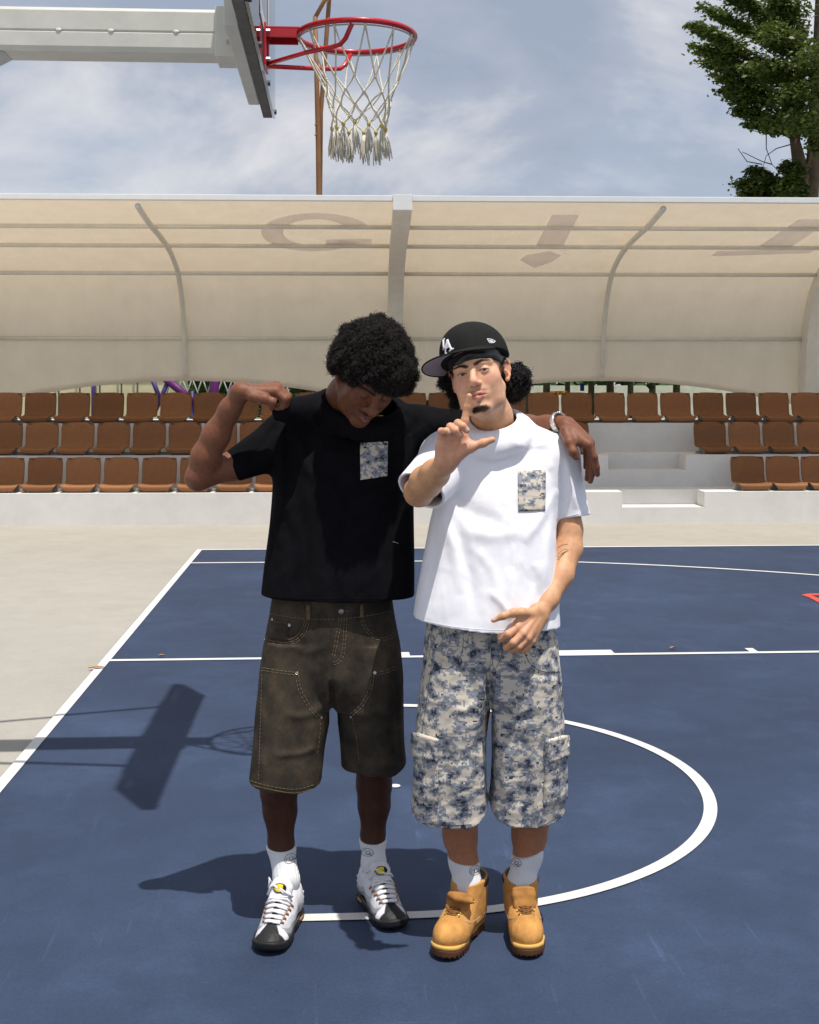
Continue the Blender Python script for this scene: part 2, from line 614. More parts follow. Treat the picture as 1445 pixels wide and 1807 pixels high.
# white target rectangle printed on the clear sheet
b_ = MB()
for y0, y1, z0, z1 in ((-.295, .295, 3.0, 3.05), (-.295, .295, 3.40, 3.45), (-.295, -.245, 3.05, 3.40), (.245, .295, 3.05, 3.40)):
    hbox(b_, BF + .0125, BF + .014, y0, y1, z0, z1)
b_.build('target_square', M['chalk'], board)
# ring
ring = empty('ring'); ring.parent = hoop
t_ = MB(); RR = .232
t_.tube([hp(RR * math.cos(a), RR * math.sin(a), HZ) for a in [i * 2 * math.pi / 64 for i in range(64)]], .0115, 12, closed=True)
t_.build('rim', M['hoopred'], ring, True)
t_ = MB(); t_.tube([hp((RR - .004) * math.cos(a), (RR - .004) * math.sin(a), HZ - .016) for a in [i * 2 * math.pi / 64 for i in range(64)]], .0032, 6, closed=True)
t_.build('net_wire', M['galvg'], ring, True)
b_ = MB(); hbox(b_, BF + .012, BF + .022, -.085, .085, 2.865, 3.03); b_.build('mount_plate', M['hoopred'], ring, bevel=.003)
b_ = MB(); hbox(b_, BF + .022, -.222, -.060, .060, 3.012, 3.020); hbox(b_, BF + .022, -.232, -.060, -.053, 2.978, 3.0115); hbox(b_, BF + .022, -.232, .053, .060, 2.978, 3.0115)
b_.build('neck_plate', M['hoopred'], ring, bevel=.002)
b_ = MB(); hbox(b_, BF + .022, BF + .030, -.02, .02, 2.87, 2.998); b_.build('gusset', M['hoopred'], ring, bevel=.002)
for s_ in (-1, 1):
    t_ = MB()
    t_.tube([hp(BF + .026, s_ * .02, 2.882), hp(-.20, s_ * .12, 2.902), hp(-.10, s_ * .168, 2.912), hp(-.065, s_ * .184, 2.918), hp(-.045, s_ * .200, 2.937), hp(-.02, s_ * .224, 2.988)], .0095, 8)
    t_.build('brace', M['hoopred'], ring, True)
for yy, zz in ((-.06, 2.89), (.06, 2.89), (-.06, 3.0), (.06, 3.0)):
    t_ = MB(); t_.tube([hp(BF + .022, yy, zz), hp(BF + .036, yy, zz)], .008, 6); t_.build('bolt', M['bolt'], ring)
# net
net = MB(); kn = MB(); rs = random.Random(4)
rows = [(HZ - .016, .229), (2.815, .150), (2.760, .130), (2.715, .118), (2.672, .110), (2.640, .104)]
N = 12
nodes = []
for k, (zz, r_) in enumerate(rows):
    row = []
    for i in range(N):
        a = (i + .5 * (k % 2)) * 2 * math.pi / N + .13
        j = .007 if k else 0
        row.append(Vector(hp(r_ * math.cos(a) + rs.uniform(-j, j) + .012 * (k > 0), r_ * math.sin(a) + rs.uniform(-j, j), zz + rs.uniform(-j, j))))
    nodes.append(row)
for k in range(len(rows) - 1):
    for i in range(N):
        for dj in ((0, -1) if k % 2 == 0 else (0, 1)):
            a, c = nodes[k][i], nodes[k + 1][(i + dj) % N]
            mid = (a + c) / 2 + Vector((rs.uniform(-.004, .004), rs.uniform(-.004, .004), -.006 if k == 0 else 0))
            net.tube([a, mid, c], .0036, 5, cap=False)
    if k:
        for i in range(N):
            kn.ball(nodes[k][i], .0066, 6, 4)
for i in range(N):
    a = i * 2 * math.pi / N + .13
    kn.ball(nodes[0][i], (.007, .007, .009), 6, 4)
netp = empty('net'); netp.parent = hoop
net.build('cords', M['cord'], netp, True)['kind'] = 'stuff'
kn.build('knots', M['cord'], netp, True)['kind'] = 'stuff'
for i in range(N):
    b0 = nodes[-1][i]
    tm = MB()
    lean = Vector((rs.uniform(-.01, .02), rs.uniform(-.015, .015), 0))
    L_ = rs.uniform(.105, .14)
    for s_ in range(16):
        a = rs.uniform(0, 6.28); r_ = rs.uniform(.003, .016)
        o_ = Vector((math.cos(a) * r_, math.sin(a) * r_, 0))
        l_ = L_ * rs.uniform(.8, 1.05)
        tm.tube([b0 + Vector((0, 0, -.006)), b0 + o_ * .7 + lean * .35 + Vector((rs.uniform(-.003, .003), 0, -l_ * .35)), b0 + o_ * 1.1 + lean * .7 + Vector((rs.uniform(-.004, .004), 0, -l_ * .7)), b0 + o_ * 1.35 + lean + Vector((0, 0, -l_))], [.0028, .0028, .0027, .0018], 4)
    te = tm.build('tassel', M['cord'], netp, True)
    MB().ball(b0 + Vector((0, 0, -.004)), (.0085, .0085, .011), 7, 5).build('tie', M['knot'], te, True)

# ------------------------------------------------------------------ grandstand
M['conc'] = ground_mat('painted_concrete', (0.73, 0.715, 0.68), 0.05, 0.85, 0.06, dust=-.25, spec=.1)
ST_Y, ST_R = 9.844, -0.02313
stand = empty('grandstand', (0, ST_Y, 0), ST_R)
tag(stand, 'white concrete spectator stand of three tiers with a cut in aisle of steps', 'grandstand')
S_INV = (Matrix.Translation((0, ST_Y, 0)) @ Matrix.Rotation(ST_R, 4, 'Z')).inverted()
CAM_S = S_INV @ Vector(CAM)


def s_ray(px, py):
    return (S_INV.to_3x3() @ (Vector(at(px, py, 1.0)) - Vector(CAM)))


def s_of(px, t):
    """place along the stand that the picture column px meets at depth t of the stand"""
    r = s_ray(px, PY0)
    return CAM_S.x + r.x * (t - CAM_S.y) / r.y


S0, S1 = -16.0, 18.0
TZ = [0.368, 0.765, 1.140]
na0, na1 = s_of(1098, 0.0), s_of(1243, 0.0)
nb0, nb1 = s_of(1073, 0.8), s_of(1210, 0.8)


def tier(t0, z0, z1, cut=None, step=0.0):
    """a solid bank from t0 to the back of the stand; cut = an opening with a half-height step"""
    mb = MB()
    TB = 17.9 - 9.8 + .0
    t_end = 3.9
    if cut is None:
        mb.box(S0, S1, t0, t_end, z0, z1)
    else:
        a, c = cut
        d = .36
        mb.box(S0, a, t0, t_end, z0, z1)
        mb.box(c, S1, t0, t_end, z0, z1)
        mb.box(a, c, t0 + d, t_end, z0, z1)
        mb.box(a, c, t0, t0 + d, z0, step)
    me = mb.mesh()
    bm = bmesh.new(); bm.from_mesh(me)
    bmesh.ops.remove_doubles(bm, verts=bm.verts, dist=1e-4)
    bm.to_mesh(me); bm.free()
    return link('tier', me, M['conc'], stand)


tier(0.0, -.05, TZ[0], (na0, na1), .185)
tier(0.8, TZ[0], TZ[1], (nb0, nb1), .575)
tier(1.6, TZ[1], TZ[2])

# seats ------------------------------------------------------------
M['seat'] = mat_basic('brown_plastic', (0.255, 0.115, 0.050), 0.5, spec=.12, var=.08, scale=14, bump=.12, bscale=420)
M['seatbr'] = mat_basic('seat_bracket_steel', (0.30, 0.29, 0.27), 0.5)


def seat_mesh():
    prof = [(.030, .400), (.024, .392), (.012, .33), (.002, .26), (-.006, .19), (-.02, .13), (-.045, .095), (-.09, .080), (-.16, .073), (-.25, .075), (-.32, .082), (-.352, .078), (-.366, .062), (-.360, .030), (-.345, .012)]
    half = [.168, .196, .206, .207, .204, .203, .203, .204, .205, .206, .204, .200, .192, .165, .14]
    NU = 12
    v, f = [], []
    for i, ((y, z), h) in enumerate(zip(prof, half)):
        for j in range(NU + 1):
            u = j / NU * 2 - 1
            e = abs(u) ** 3
            if i < 6:
                yy, zz = y - .022 * e, z + (-.0 if i > 0 else 0)
            else:
                yy, zz = y, z + .018 * e * (1 if i < 11 else .25)
            if i == 0: zz -= .020 * abs(u) ** 4
            v.append((u * h, yy, zz))
    for i in range(len(prof) - 1):
        for j in range(NU):
            a = i * (NU + 1) + j
            f.append((a, a + NU + 1, a + NU + 2, a + 1))
    me = mesh_from(v, f, True)
    bm = bmesh.new(); bm.from_mesh(me)
    bm.normal_update()
    nv = len(bm.verts)
    nrm = [q.normal.copy() for q in bm.verts]
    bm.free()
    sgn = 1 if nrm[5 * (NU + 1) + NU // 2].y > 0 else -1
    v2 = v + [tuple(Vector(p) + q * .009 * sgn) for p, q in zip(v, nrm)]
    f2 = f + [tuple(i + nv for i in reversed(q)) for q in f]
    R_ = len(prof)
    loop = [j for j in range(NU + 1)] + [i * (NU + 1) + NU for i in range(1, R_)] + [(R_ - 1) * (NU + 1) + j for j in range(NU - 1, -1, -1)] + [i * (NU + 1) for i in range(R_ - 2, 0, -1)]
    for i in range(len(loop)):
        a, c = loop[i], loop[(i + 1) % len(loop)]
        f2.append((a, c, c + nv, a + nv))
    me = mesh_from(v2, f2, True)
    bm = bmesh.new(); bm.from_mesh(me)
    bmesh.ops.recalc_face_normals(bm, faces=bm.faces[:])
    bm.to_mesh(me); bm.free()
    me.polygons.foreach_set("use_smooth", np.ones(len(me.polygons), dtype=bool))
    return me


seat_me = seat_mesh()
_n, _l = M['seat'].node_tree.nodes, M['seat'].node_tree.links          # every seat has faded a little differently
_oi = _n.new('ShaderNodeObjectInfo'); _mr = _n.new('ShaderNodeMapRange'); _vm = _n.new('ShaderNodeVectorMath'); _vm.operation = 'SCALE'
_mr.inputs['To Min'].default_value = .80; _mr.inputs['To Max'].default_value = 1.22
_l.new(_oi.outputs['Random'], _mr.inputs['Value'])
_b = _n['Principled BSDF']; _src = _b.inputs['Base Color'].links[0].from_socket
_l.new(_src, _vm.inputs[0]); _l.new(_mr.outputs['Result'], _vm.inputs['Scale']); _l.new(_vm.outputs['Vector'], _b.inputs['Base Color'])
seat_me.materials.append(M['seat'])
br = MB()
for s_ in (-.13, .13):
    br.box(s_ - .012, s_ + .012, -.30, .0, .002, .070)
br.box(-.225, .225, -.20, -.16, .004, .034)
br_me = br.mesh(bevel=.003)
br_me.materials.append(M['seatbr'])
ORD = ['first', 'second', 'third', 'fourth', 'fifth', 'sixth', 'seventh', 'eighth', 'ninth', 'tenth', 'eleventh', 'twelfth', 'thirteenth', 'fourteenth', 'fifteenth', 'sixteenth', 'seventeenth', 'eighteenth', 'nineteenth', 'twentieth', 'twenty first', 'twenty second', 'twenty third', 'twenty fourth', 'twenty fifth', 'twenty sixth', 'twenty seventh', 'twenty eighth', 'twenty ninth', 'thirtieth']


def seat(s, t, z, label, group):
    o = bpy.data.objects.new('stadium_seat', seat_me)
    COL.objects.link(o)
    p = stand.matrix_basis @ Vector((s, t, z))
    p = Matrix.Translation((0, ST_Y, 0)) @ Matrix.Rotation(ST_R, 4, 'Z') @ Vector((s, t, z))
    o.location = p
    o.rotation_euler = (rs.uniform(-.012, .012), 0, ST_R + rs.uniform(-.012, .012))
    tag(o, label, 'seat', group)
    c = bpy.data.objects.new('bracket', br_me)
    COL.objects.link(c)
    c.parent = o


rownames = ['front', 'middle', 'top']
TONE = ['pale brown', 'brown', 'dark brown']


def seat_row(row, px_first, px_last, n_, where):
    t = row * .8 + .415
    a, c = s_of(px_first, t), s_of(px_last, t)
    for i in range(n_):
        if where == 'left':
            lab = f'{TONE[row]} plastic seat, {ORD[i]} from the left edge in the {rownames[row]} row'
        elif where == 'right':
            lab = f'{TONE[row]} plastic seat, {ORD[i]} to the right of the aisle steps in the {rownames[row]} row'
        if row == 2 and i >= 13:
            lab = f'dark brown plastic seat, {ORD[n_ - 1 - i]} from the right edge in the top row'
        if row == 1 and where == 'left' and i == n_ - 1:
            lab = 'brown plastic seat in the middle row, showing just behind the hand hanging over the shoulder'
        seat(a + (c - a) * i / max(1, n_ - 1), t, TZ[row], lab, f'brown plastic seats in the {rownames[row]} row')


seat_row(0, 13.0, 13.0 + 66.5 * 14, 15, 'left')
seat_row(0, 1318, 1318 + 62 * 2, 3, 'right')
seat_row(1, 11.5, 11.5 + 62.4 * 16, 17, 'left')
seat_row(1, 1252, 1252 + 60.4 * 3, 4, 'right')
seat_row(2, 12.0, 1422, 25, 'left')

# canopy -----------------------------------------------------------
def mat_membrane(name, col, tr):
    m, n, l, b = new_mat(name)
    t = n.new('ShaderNodeTexCoord')
    nz = n.new('ShaderNodeTexNoise'); nz.inputs['Scale'].default_value = 3.0; nz.inputs['Detail'].default_value = 7
    l.new(t.outputs['Object'], nz.inputs['Vector'])
    nf = n.new('ShaderNodeTexNoise'); nf.inputs['Scale'].default_value = 130.0; nf.inputs['Detail'].default_value = 2
    l.new(t.outputs['Object'], nf.inputs['Vector'])
    mpn = n.new('ShaderNodeMapping'); mpn.inputs['Scale'].default_value = (2.4, .35, .35)
    l.new(t.outputs['Object'], mpn.inputs['Vector'])
    ns = n.new('ShaderNodeTexNoise'); ns.inputs['Scale'].default_value = 3.0; ns.inputs['Detail'].default_value = 6; ns.inputs['Roughness'].default_value = .7
    l.new(mpn.outputs['Vector'], ns.inputs['Vector'])
    bpn = n.new('ShaderNodeBump'); bpn.inputs['Strength'].default_value = .6; bpn.inputs['Distance'].default_value = .03
    l.new(ns.outputs['Fac'], bpn.inputs['Height'])
    am = n.new('ShaderNodeMath'); am.operation = 'MULTIPLY_ADD'; am.inputs[1].default_value = .55
    l.new(ns.outputs['Fac'], am.inputs[0]); l.new(nz.outputs['Fac'], am.inputs[2])
    ad = n.new('ShaderNodeMath'); ad.operation = 'MULTIPLY_ADD'; ad.inputs[1].default_value = .45
    l.new(nf.outputs['Fac'], ad.inputs[0]); l.new(am.outputs[0], ad.inputs[2])
    r = n.new('ShaderNodeMapRange')
    r.inputs['From Min'].default_value = .70; r.inputs['From Max'].default_value = 1.30
    r.inputs['To Min'].default_value = .95; r.inputs['To Max'].default_value = 1.05
    l.new(ad.outputs[0], r.inputs['Value'])
    out = []
    for c_ in (col, tr):
        vm = n.new('ShaderNodeVectorMath'); vm.operation = 'SCALE'
        vm.inputs[0].default_value = c_
        l.new(r.outputs['Result'], vm.inputs['Scale'])
        out.append(vm.outputs['Vector'])
    d = n.new('ShaderNodeBsdfDiffuse'); tl = n.new('ShaderNodeBsdfTranslucent'); ads = n.new('ShaderNodeAddShader')
    l.new(bpn.outputs['Normal'], d.inputs['Normal']); l.new(out[0], d.inputs['Color']); l.new(out[1], tl.inputs['Color'])
    l.new(d.outputs[0], ads.inputs[0]); l.new(tl.outputs[0], ads.inputs[1])
    l.new(ads.outputs[0], n['Material Output'].inputs['Surface'])
    return m


M['membrane'] = mat_membrane('canopy_fabric', (0.69, 0.65, 0.575), (0.184, 0.150, 0.106))
M['letter'] = mat_membrane('canopy_print', (0.2, 0.16, 0.2), (0.50, 0.47, 0.52))
M['rib'] = mat_basic('canopy_steel', (0.74, 0.715, 0.65), 0.5, var=.06)
M['white'] = mat_basic('white_trim', (0.80, 0.80, 0.79), 0.45, var=.03)

canopy = empty('stand_canopy', (0, ST_Y, 0), ST_R)
tag(canopy, 'cream fabric canopy curving over the stand on steel arches', 'canopy')
D0 = 15.0                                   # the stand's front lies this far from the camera
PROF = [(14.52, 3.735), (15.3, 3.635), (16.1, 3.575), (16.8, 3.49), (17.25, 3.385), (17.6, 3.255), (17.9, 3.02), (18.08, 2.78), (18.22, 2.50), (18.30, 2.20), (18.37, 1.85), (18.41, 1.45), (18.43, 1.0)]
PROF = [(d - D0, z) for d, z in PROF]


def smooth_prof(P, n_=5):
    out = []
    for i in range(len(P) - 1):
        p0, p1, p2, p3 = [Vector(P[max(0, min(len(P) - 1, i + k))]) for k in (-1, 0, 1, 2)]
        for j in range(n_):
            t = j / n_
            out.append(tuple(.5 * (2 * p1 + (p2 - p0) * t + (2 * p0 - 5 * p1 + 4 * p2 - p3) * t * t + (3 * p1 - p0 - 3 * p2 + p3) * t ** 3)))
    out.append(P[-1])
    return out


PR = smooth_prof(PROF)
TBACK = PROF[-1][0]
S_MAIN = s_of(697, 18.25 - D0)
S_LAST = S_MAIN + 6.0 * round((S1 - S_MAIN) / 6.0)
MAINS = [S_MAIN + 6.0 * k for k in range(-2, 3)]


def hem_z(s):
    u = ((s - S_MAIN) % 6.0) - 3.0
    return 1.70 - .043 * u * u


for k in range(4):
    sa, sb = MAINS[k] + .004, MAINS[k + 1] - .004
    NS = 48
    v, f = [], []
    for j in range(NS + 1):
        s_ = sa + (sb - sa) * j / NS
        u = ((j / NS) * 2) % 1.0
        sag = .020 * math.sin(math.pi * u) ** 2          # the fabric is drawn in a little between the ribs
        hz = hem_z(s_)
        for i, (t_, z_) in enumerate(PR):
            if z_ < hz:
                # stop at the cut hem
                z_ = hz
                t_ = TBACK - .06 * max(0, (hz - 1.0)) / .7
            w_ = math.sin(math.pi * min(1, i / (len(PR) * .8)))
            v.append((s_, t_ + .012 * sag / .02 * w_ * .5, z_ - sag * w_))
    n_ = len(PR)
    for j in range(NS):
        for i in range(n_ - 1):
            a = j * n_ + i
            if (Vector(v[a]) - Vector(v[a + 1])).length < 1e-4 and (Vector(v[a + n_]) - Vector(v[a + n_ + 1])).length < 1e-4: continue
            f.append((a, a + 1, a + n_ + 1, a + n_))
    o = link('membrane', mesh_from(v, f, True), M['membrane'], canopy)
    # doubled hem strip along the scalloped edge
    hm = MB()
    pts = []
    for j in range(NS + 1):
        s_ = sa + (sb - sa) * j / NS
        hz = hem_z(s_)
        pts.append((s_, TBACK - .06 * max(0, (hz - 1.0)) / .7 - .012, hz + .0))
    V_ = [p for p in pts] + [(p[0], p[1] - .002, p[2] + .075) for p in pts] + [(p[0], p[1] + .010, p[2]) for p in pts]
    m_ = NS + 1
    F_ = [(j, j + 1, m_ + j + 1, m_ + j) for j in range(NS)] + [(2 * m_ + j, 2 * m_ + j + 1, j + 1, j) for j in range(NS)]
    link('hem', mesh_from(V_, F_, True), M['membrane'], o)


def along(s_, off, i0=0, i1=None):
    """points of an arch just under the fabric"""
    out = []
    P = PR[i0:i1]
    for i in range(len(P)):
        a, c = Vector(P[max(0, i - 1)]), Vector(P[min(len(P) - 1, i + 1)])
        d = (c - a).normalized()
        nrm = Vector((d.y, -d.x))           # towards the seats
        if nrm.x > 0: nrm = -nrm
        if nrm.y > 0 and abs(nrm.y) > abs(nrm.x): nrm = -nrm
        p = Vector(P[i]) + nrm * off
        out.append(p)
    return out


def arch(name, s_, w, d0, d1, off, mat):
    mb = MB()
    inner, outer = [], []
    n_ = len(PR)
    A = along(s_, off)
    V_, F_ = [], []
    for i in range(n_):
        dep = d0 + (d1 - d0) * i / (n_ - 1)
        B = along(s_, off + dep)[i]
        wh = w / 2
        V_ += [(s_ - wh, A[i].x, A[i].y), (s_ + wh, A[i].x, A[i].y), (s_ + wh, B.x, B.y), (s_ - wh, B.x, B.y)]
    for i in range(n_ - 1):
        for j in range(4):
            F_.append((i * 4 + j, i * 4 + (j + 1) % 4, i * 4 + 4 + (j + 1) % 4, i * 4 + 4 + j))
    F_ += [(3, 2, 1, 0), tuple((n_ - 1) * 4 + j for j in range(4))]
    me = mesh_from(V_, F_)
    bm = bmesh.new(); bm.from_mesh(me); bmesh.ops.recalc_face_normals(bm, faces=bm.faces[:]); bm.to_mesh(me); bm.free()
    return link(name, me, mat, canopy)


for s_ in MAINS:
    arch('main_arch', s_, .215, .10, .34, .012, M['rib'])
    b_ = MB(); b_.box(s_ - .11, s_ + .11, PROF[0][0] - .075, PROF[0][0] + .03, 3.62, 3.80); b_.build('end_cap', M['white'], canopy, bevel=.004)
for k in range(4):
    t_ = MB(); t_.tube([(MAINS[k] + 3.0, p.x, p.y) for p in along(0, .075)][:-9], .036, 8); t_.build('rib', M['rib'], canopy, True)
PUR = [15.28 - D0, 16.92 - D0, None, None]


def prof_at_z(z):
    for (t0, z0), (t1, z1) in zip(PR, PR[1:]):
        if z1 <= z <= z0:
            u = (z0 - z) / max(1e-6, z0 - z1)
            return t0 + (t1 - t0) * u
    return PR[-1][0]


def prof_hit(px, py):
    """where the picture ray through (px, py) meets the canopy fabric, in stand coordinates"""
    r = s_ray(px, py)
    best = None
    for (t0, z0), (t1, z1) in zip(PR, PR[1:]):
        # along the ray: z = cz + m (t - ct)
        m_ = r.z / r.y
        den = (z1 - z0) - m_ * (t1 - t0)
        if abs(den) < 1e-9: continue
        u = (CAM_S.z + m_ * (t0 - CAM_S.y) - z0) / den
        if -1e-6 <= u <= 1 + 1e-6:
            t_ = t0 + (t1 - t0) * u
            z_ = z0 + (z1 - z0) * u
            s_ = CAM_S.x + r.x * (t_ - CAM_S.y) / r.y
            return Vector((s_, t_, z_))
    return None


for py in (394, 428, 477, 592):
    h_ = prof_hit(300, py)
    for k in range(4):
        b_ = MB()
        b_.tube([(MAINS[k] + .11, h_.y - .03, h_.z - .045), (MAINS[k + 1] - .11, h_.y - .03, h_.z - .042)], .027, 8)
        b_.build('purlin', M['rib'], canopy, True)
for k in range(4):
    b_ = MB(); b_.box(MAINS[k] + .112, MAINS[k + 1] - .112, PROF[0][0] - .055, PROF[0][0] + .015, 3.725, 3.79); b_.build('fascia', M['white'], canopy, bevel=.006)


def print_on_roof(name, quads, off=.012):
    """big letters printed on the outside of the fabric, seen through it"""
    v, f = [], []
    for P in quads:                     # P: 4 picture corners, split finely
        n_ = 6
        base = len(v)
        for i in range(n_ + 1):
            for j in range(n_ + 1):
                a, b2 = i / n_, j / n_
                x = (P[0][0] * (1 - a) + P[1][0] * a) * (1 - b2) + (P[3][0] * (1 - a) + P[2][0] * a) * b2
                y = (P[0][1] * (1 - a) + P[1][1] * a) * (1 - b2) + (P[3][1] * (1 - a) + P[2][1] * a) * b2
                h_ = prof_hit(x, y)
                v.append((h_.x, h_.y + off * .3, h_.z + off))
        for i in range(n_):
            for j in range(n_):
                k = base + i * (n_ + 1) + j
                f.append((k, k + 1, k + n_ + 2, k + n_ + 1))
    me = mesh_from(v, f)
    bm = bmesh.new(); bm.from_mesh(me); bmesh.ops.remove_doubles(bm, verts=bm.verts, dist=.002); bmesh.ops.recalc_face_normals(bm, faces=bm.faces[:]); bm.to_mesh(me); bm.free()
    return link(name, me, M['letter'], canopy)


qs = []
A = [math.radians(a) for a in np.linspace(-8, -322, 33)]
cx_, cy_ = 556, 408
for a0, a1 in zip(A, A[1:]):
    f0 = lambda a, rx, ry: (cx_ + rx * math.cos(a) * (1 if math.cos(a) > 0 else .97), cy_ + ry * math.sin(a))
    qs.append([f0(a0, 98, 33), f0(a1, 98, 33), f0(a1, 58, 22), f0(a0, 58, 22)])
qs.append([(575, 421), (656, 421), (656, 429), (575, 430)])
print_on_roof('letter', qs)
print_on_roof('letter', [[(975, 378), (1023, 378), (995, 431), (946, 431)], [(930, 447), (971, 441), (971, 452), (918, 456)], [(971, 441), (992, 449), (975, 460), (971, 452)], [(918, 456), (971, 452), (975, 460), (944, 470)]])
print_on_roof('letter', [[(1410, 386), (1470, 386), (1392, 438), (1332, 438)], [(1268, 440), (1445, 437), (1430, 446), (1254, 449)]])

# ------------------------------------------------------------------ beyond the stand
M['cream'] = mat_basic('cream_wall', (0.62, 0.55, 0.36), 0.7, var=.15, scale=1.5)
M['purple'] = mat_basic('purple_paint', (0.10, 0.012, 0.11), 0.5, var=.1)
M['violet'] = mat_basic('violet_paint', (0.055, 0.035, 0.16), 0.5, var=.1)
M['pale'] = mat_basic('pale_wall', (0.60, 0.56, 0.48), 0.8, var=.15, scale=2)
M['kerb'] = mat_basic('white_kerb', (0.62, 0.61, 0.58), 0.7, var=.08)
M['orange'] = mat_basic('orange_paint', (0.62, 0.27, 0.03), 0.5, var=.1)
M['rope'] = mat_basic('rope', (0.42, 0.42, 0.38), 0.8)
M['bark'] = mat_basic('bark', (0.115, 0.085, 0.062), 0.9, var=.35, scale=7, bump=.6, bscale=24)
M['bluep'] = mat_basic('blue_paint', (0.02, 0.06, 0.32), 0.5)
M['wood'] = mat_basic('rusty_brown_steel', (0.22, 0.105, 0.045), 0.6, var=.2, scale=3)


def leaf_mat(name, c0, c1, tr):
    m, n, l, b = new_mat(name)
    g = n.new('ShaderNodeNewGeometry')
    r = n.new('ShaderNodeValToRGB')
    r.color_ramp.elements[0].color = c0 + (1,)
    r.color_ramp.elements[1].color = c1 + (1,)
    l.new(g.outputs['Random Per Island'], r.inputs['Fac'])
    l.new(r.outputs['Color'], b.inputs['Base Color'])
    b.inputs['Roughness'].default_value = .5
    tl = n.new('ShaderNodeBsdfTranslucent')
    tl.inputs['Color'].default_value = tr + (1,)
    mx = n.new('ShaderNodeMixShader'); mx.inputs['Fac'].default_value = .22
    l.new(b.outputs[0], mx.inputs[1]); l.new(tl.outputs[0], mx.inputs[2])
    l.new(mx.outputs[0], n['Material Output'].inputs['Surface'])
    return m


M['leaf'] = leaf_mat('tree_leaves', (0.022, 0.046, 0.009), (0.120, 0.155, 0.030), (0.13, 0.17, 0.03))
M['leaf2'] = leaf_mat('park_leaves', (0.02, 0.05, 0.015), (0.06, 0.12, 0.035), (0.08, 0.15, 0.03))


def leaf_cards(pts, size, rng, flat=.5):
    """one folded leaf (two triangles pairs) at every point, randomly turned"""
    n_ = len(pts)
    a = rng.uniform(0, 2 * np.pi, n_)
    tilt = rng.normal(0, flat, (n_, 2))
    d = np.stack([np.cos(a), np.sin(a), tilt[:, 0]], 1)
    d /= np.linalg.norm(d, axis=1)[:, None]
    up = np.stack([rng.normal(0, flat, n_), rng.normal(0, flat, n_), np.ones(n_)], 1)
    s = np.cross(d, up); s /= np.linalg.norm(s, axis=1)[:, None]
    nn = np.cross(s, d)
    L = size * rng.uniform(.65, 1.3, n_)[:, None]
    w = L * .30
    p0 = pts - d * L * .5
    p1 = pts + s * w + nn * L * .08
    p2 = pts + d * L * .5
    p3 = pts - s * w + nn * L * .08
    v = np.stack([p0, p1, p2, p3], 1).reshape(-1, 3)
    f = np.arange(n_ * 4).reshape(-1, 4)
    return v, f


def spray_points(a, b, n_, w0, w1, th, rng, droop=0.0):
    """points filling a flattened spray that widens along a branch from a to b"""
    a, b = np.array(a), np.array(b)
    u = rng.uniform(0, 1, n_) ** .7
    ax = b - a
    L = np.linalg.norm(ax); ax = ax / L
    side = np.cross(ax, [0, 0, 1]); side /= np.linalg.norm(side)
    up = np.cross(side, ax)
    w = w0 + (w1 - w0) * np.sin(np.pi * np.clip(u * .9 + .05, 0, 1))
    r = rng.normal(0, .5, n_)
    h = rng.normal(0, .5, n_)
    p = a + ax * (u * L)[:, None] + side * (r * w)[:, None] + up * (h * th)[:, None]
    # clumping: pull towards random twig centres
    k = max(6, n_ // 45)
    c = p[rng.integers(0, n_, k)]
    idx = rng.integers(0, k, n_)
    p = p * .40 + c[idx] * .60 + rng.normal(0, .05, (n_, 3)) * np.array([1.2, 1.2, .6])
    p[:, 2] -= droop * u ** 2
    return p


# the big tree at the right -------------------------------------------------
DT = 27.5
big = empty('tree', at(1425, 684 + 1.605 * FPX / DT, DT))
tag(big, 'large leafy tree with dark layered branches rising behind the canopy at the right', 'tree')
bi = big.matrix_basis.inverted()


def tp(px, py, dd=0.0):
    return tuple(Vector(at(px, py, DT + dd)) - big.location)


rngt = np.random.default_rng(3)
tm = MB()
tm.tube([tp(1424, 815), tp(1424, 500), tp(1421, 350), tp(1413, 300), tp(1404, 255), tp(1399, 235)], [.27, .22, .205, .165, .115, .09], 10)
tm.tube([tp(1424, 420), tp(1431, 330), tp(1438, 250), tp(1441, 150), tp(1446, 0), tp(1452, -260)], [.20, .17, .14, .12, .09, .05], 10)
tm.tube([tp(1403, 250), tp(1412, 190), tp(1416, 120), tp(1409, 40), tp(1404, -120)], [.11, .09, .07, .05, .03], 8)
tm.tube([tp(1401, 245), tp(1390, 240), tp(1378, 232)], [.05, .035, .02], 6)
for tw in ([(1378, 238), (1350, 236), (1320, 228)], [(1395, 255), (1370, 262), (1352, 275), (1345, 300)], [(1352, 232), (1352, 262), (1362, 290), (1376, 305)], [(1362, 290), (1345, 285), (1310, 268)], [(1376, 305), (1358, 318)], [(1345, 290), (1318, 285), (1302, 262)]):
    tm.tube([tp(*q) for q in tw], [.014, .011, .008, .006][:len(tw)], 5)
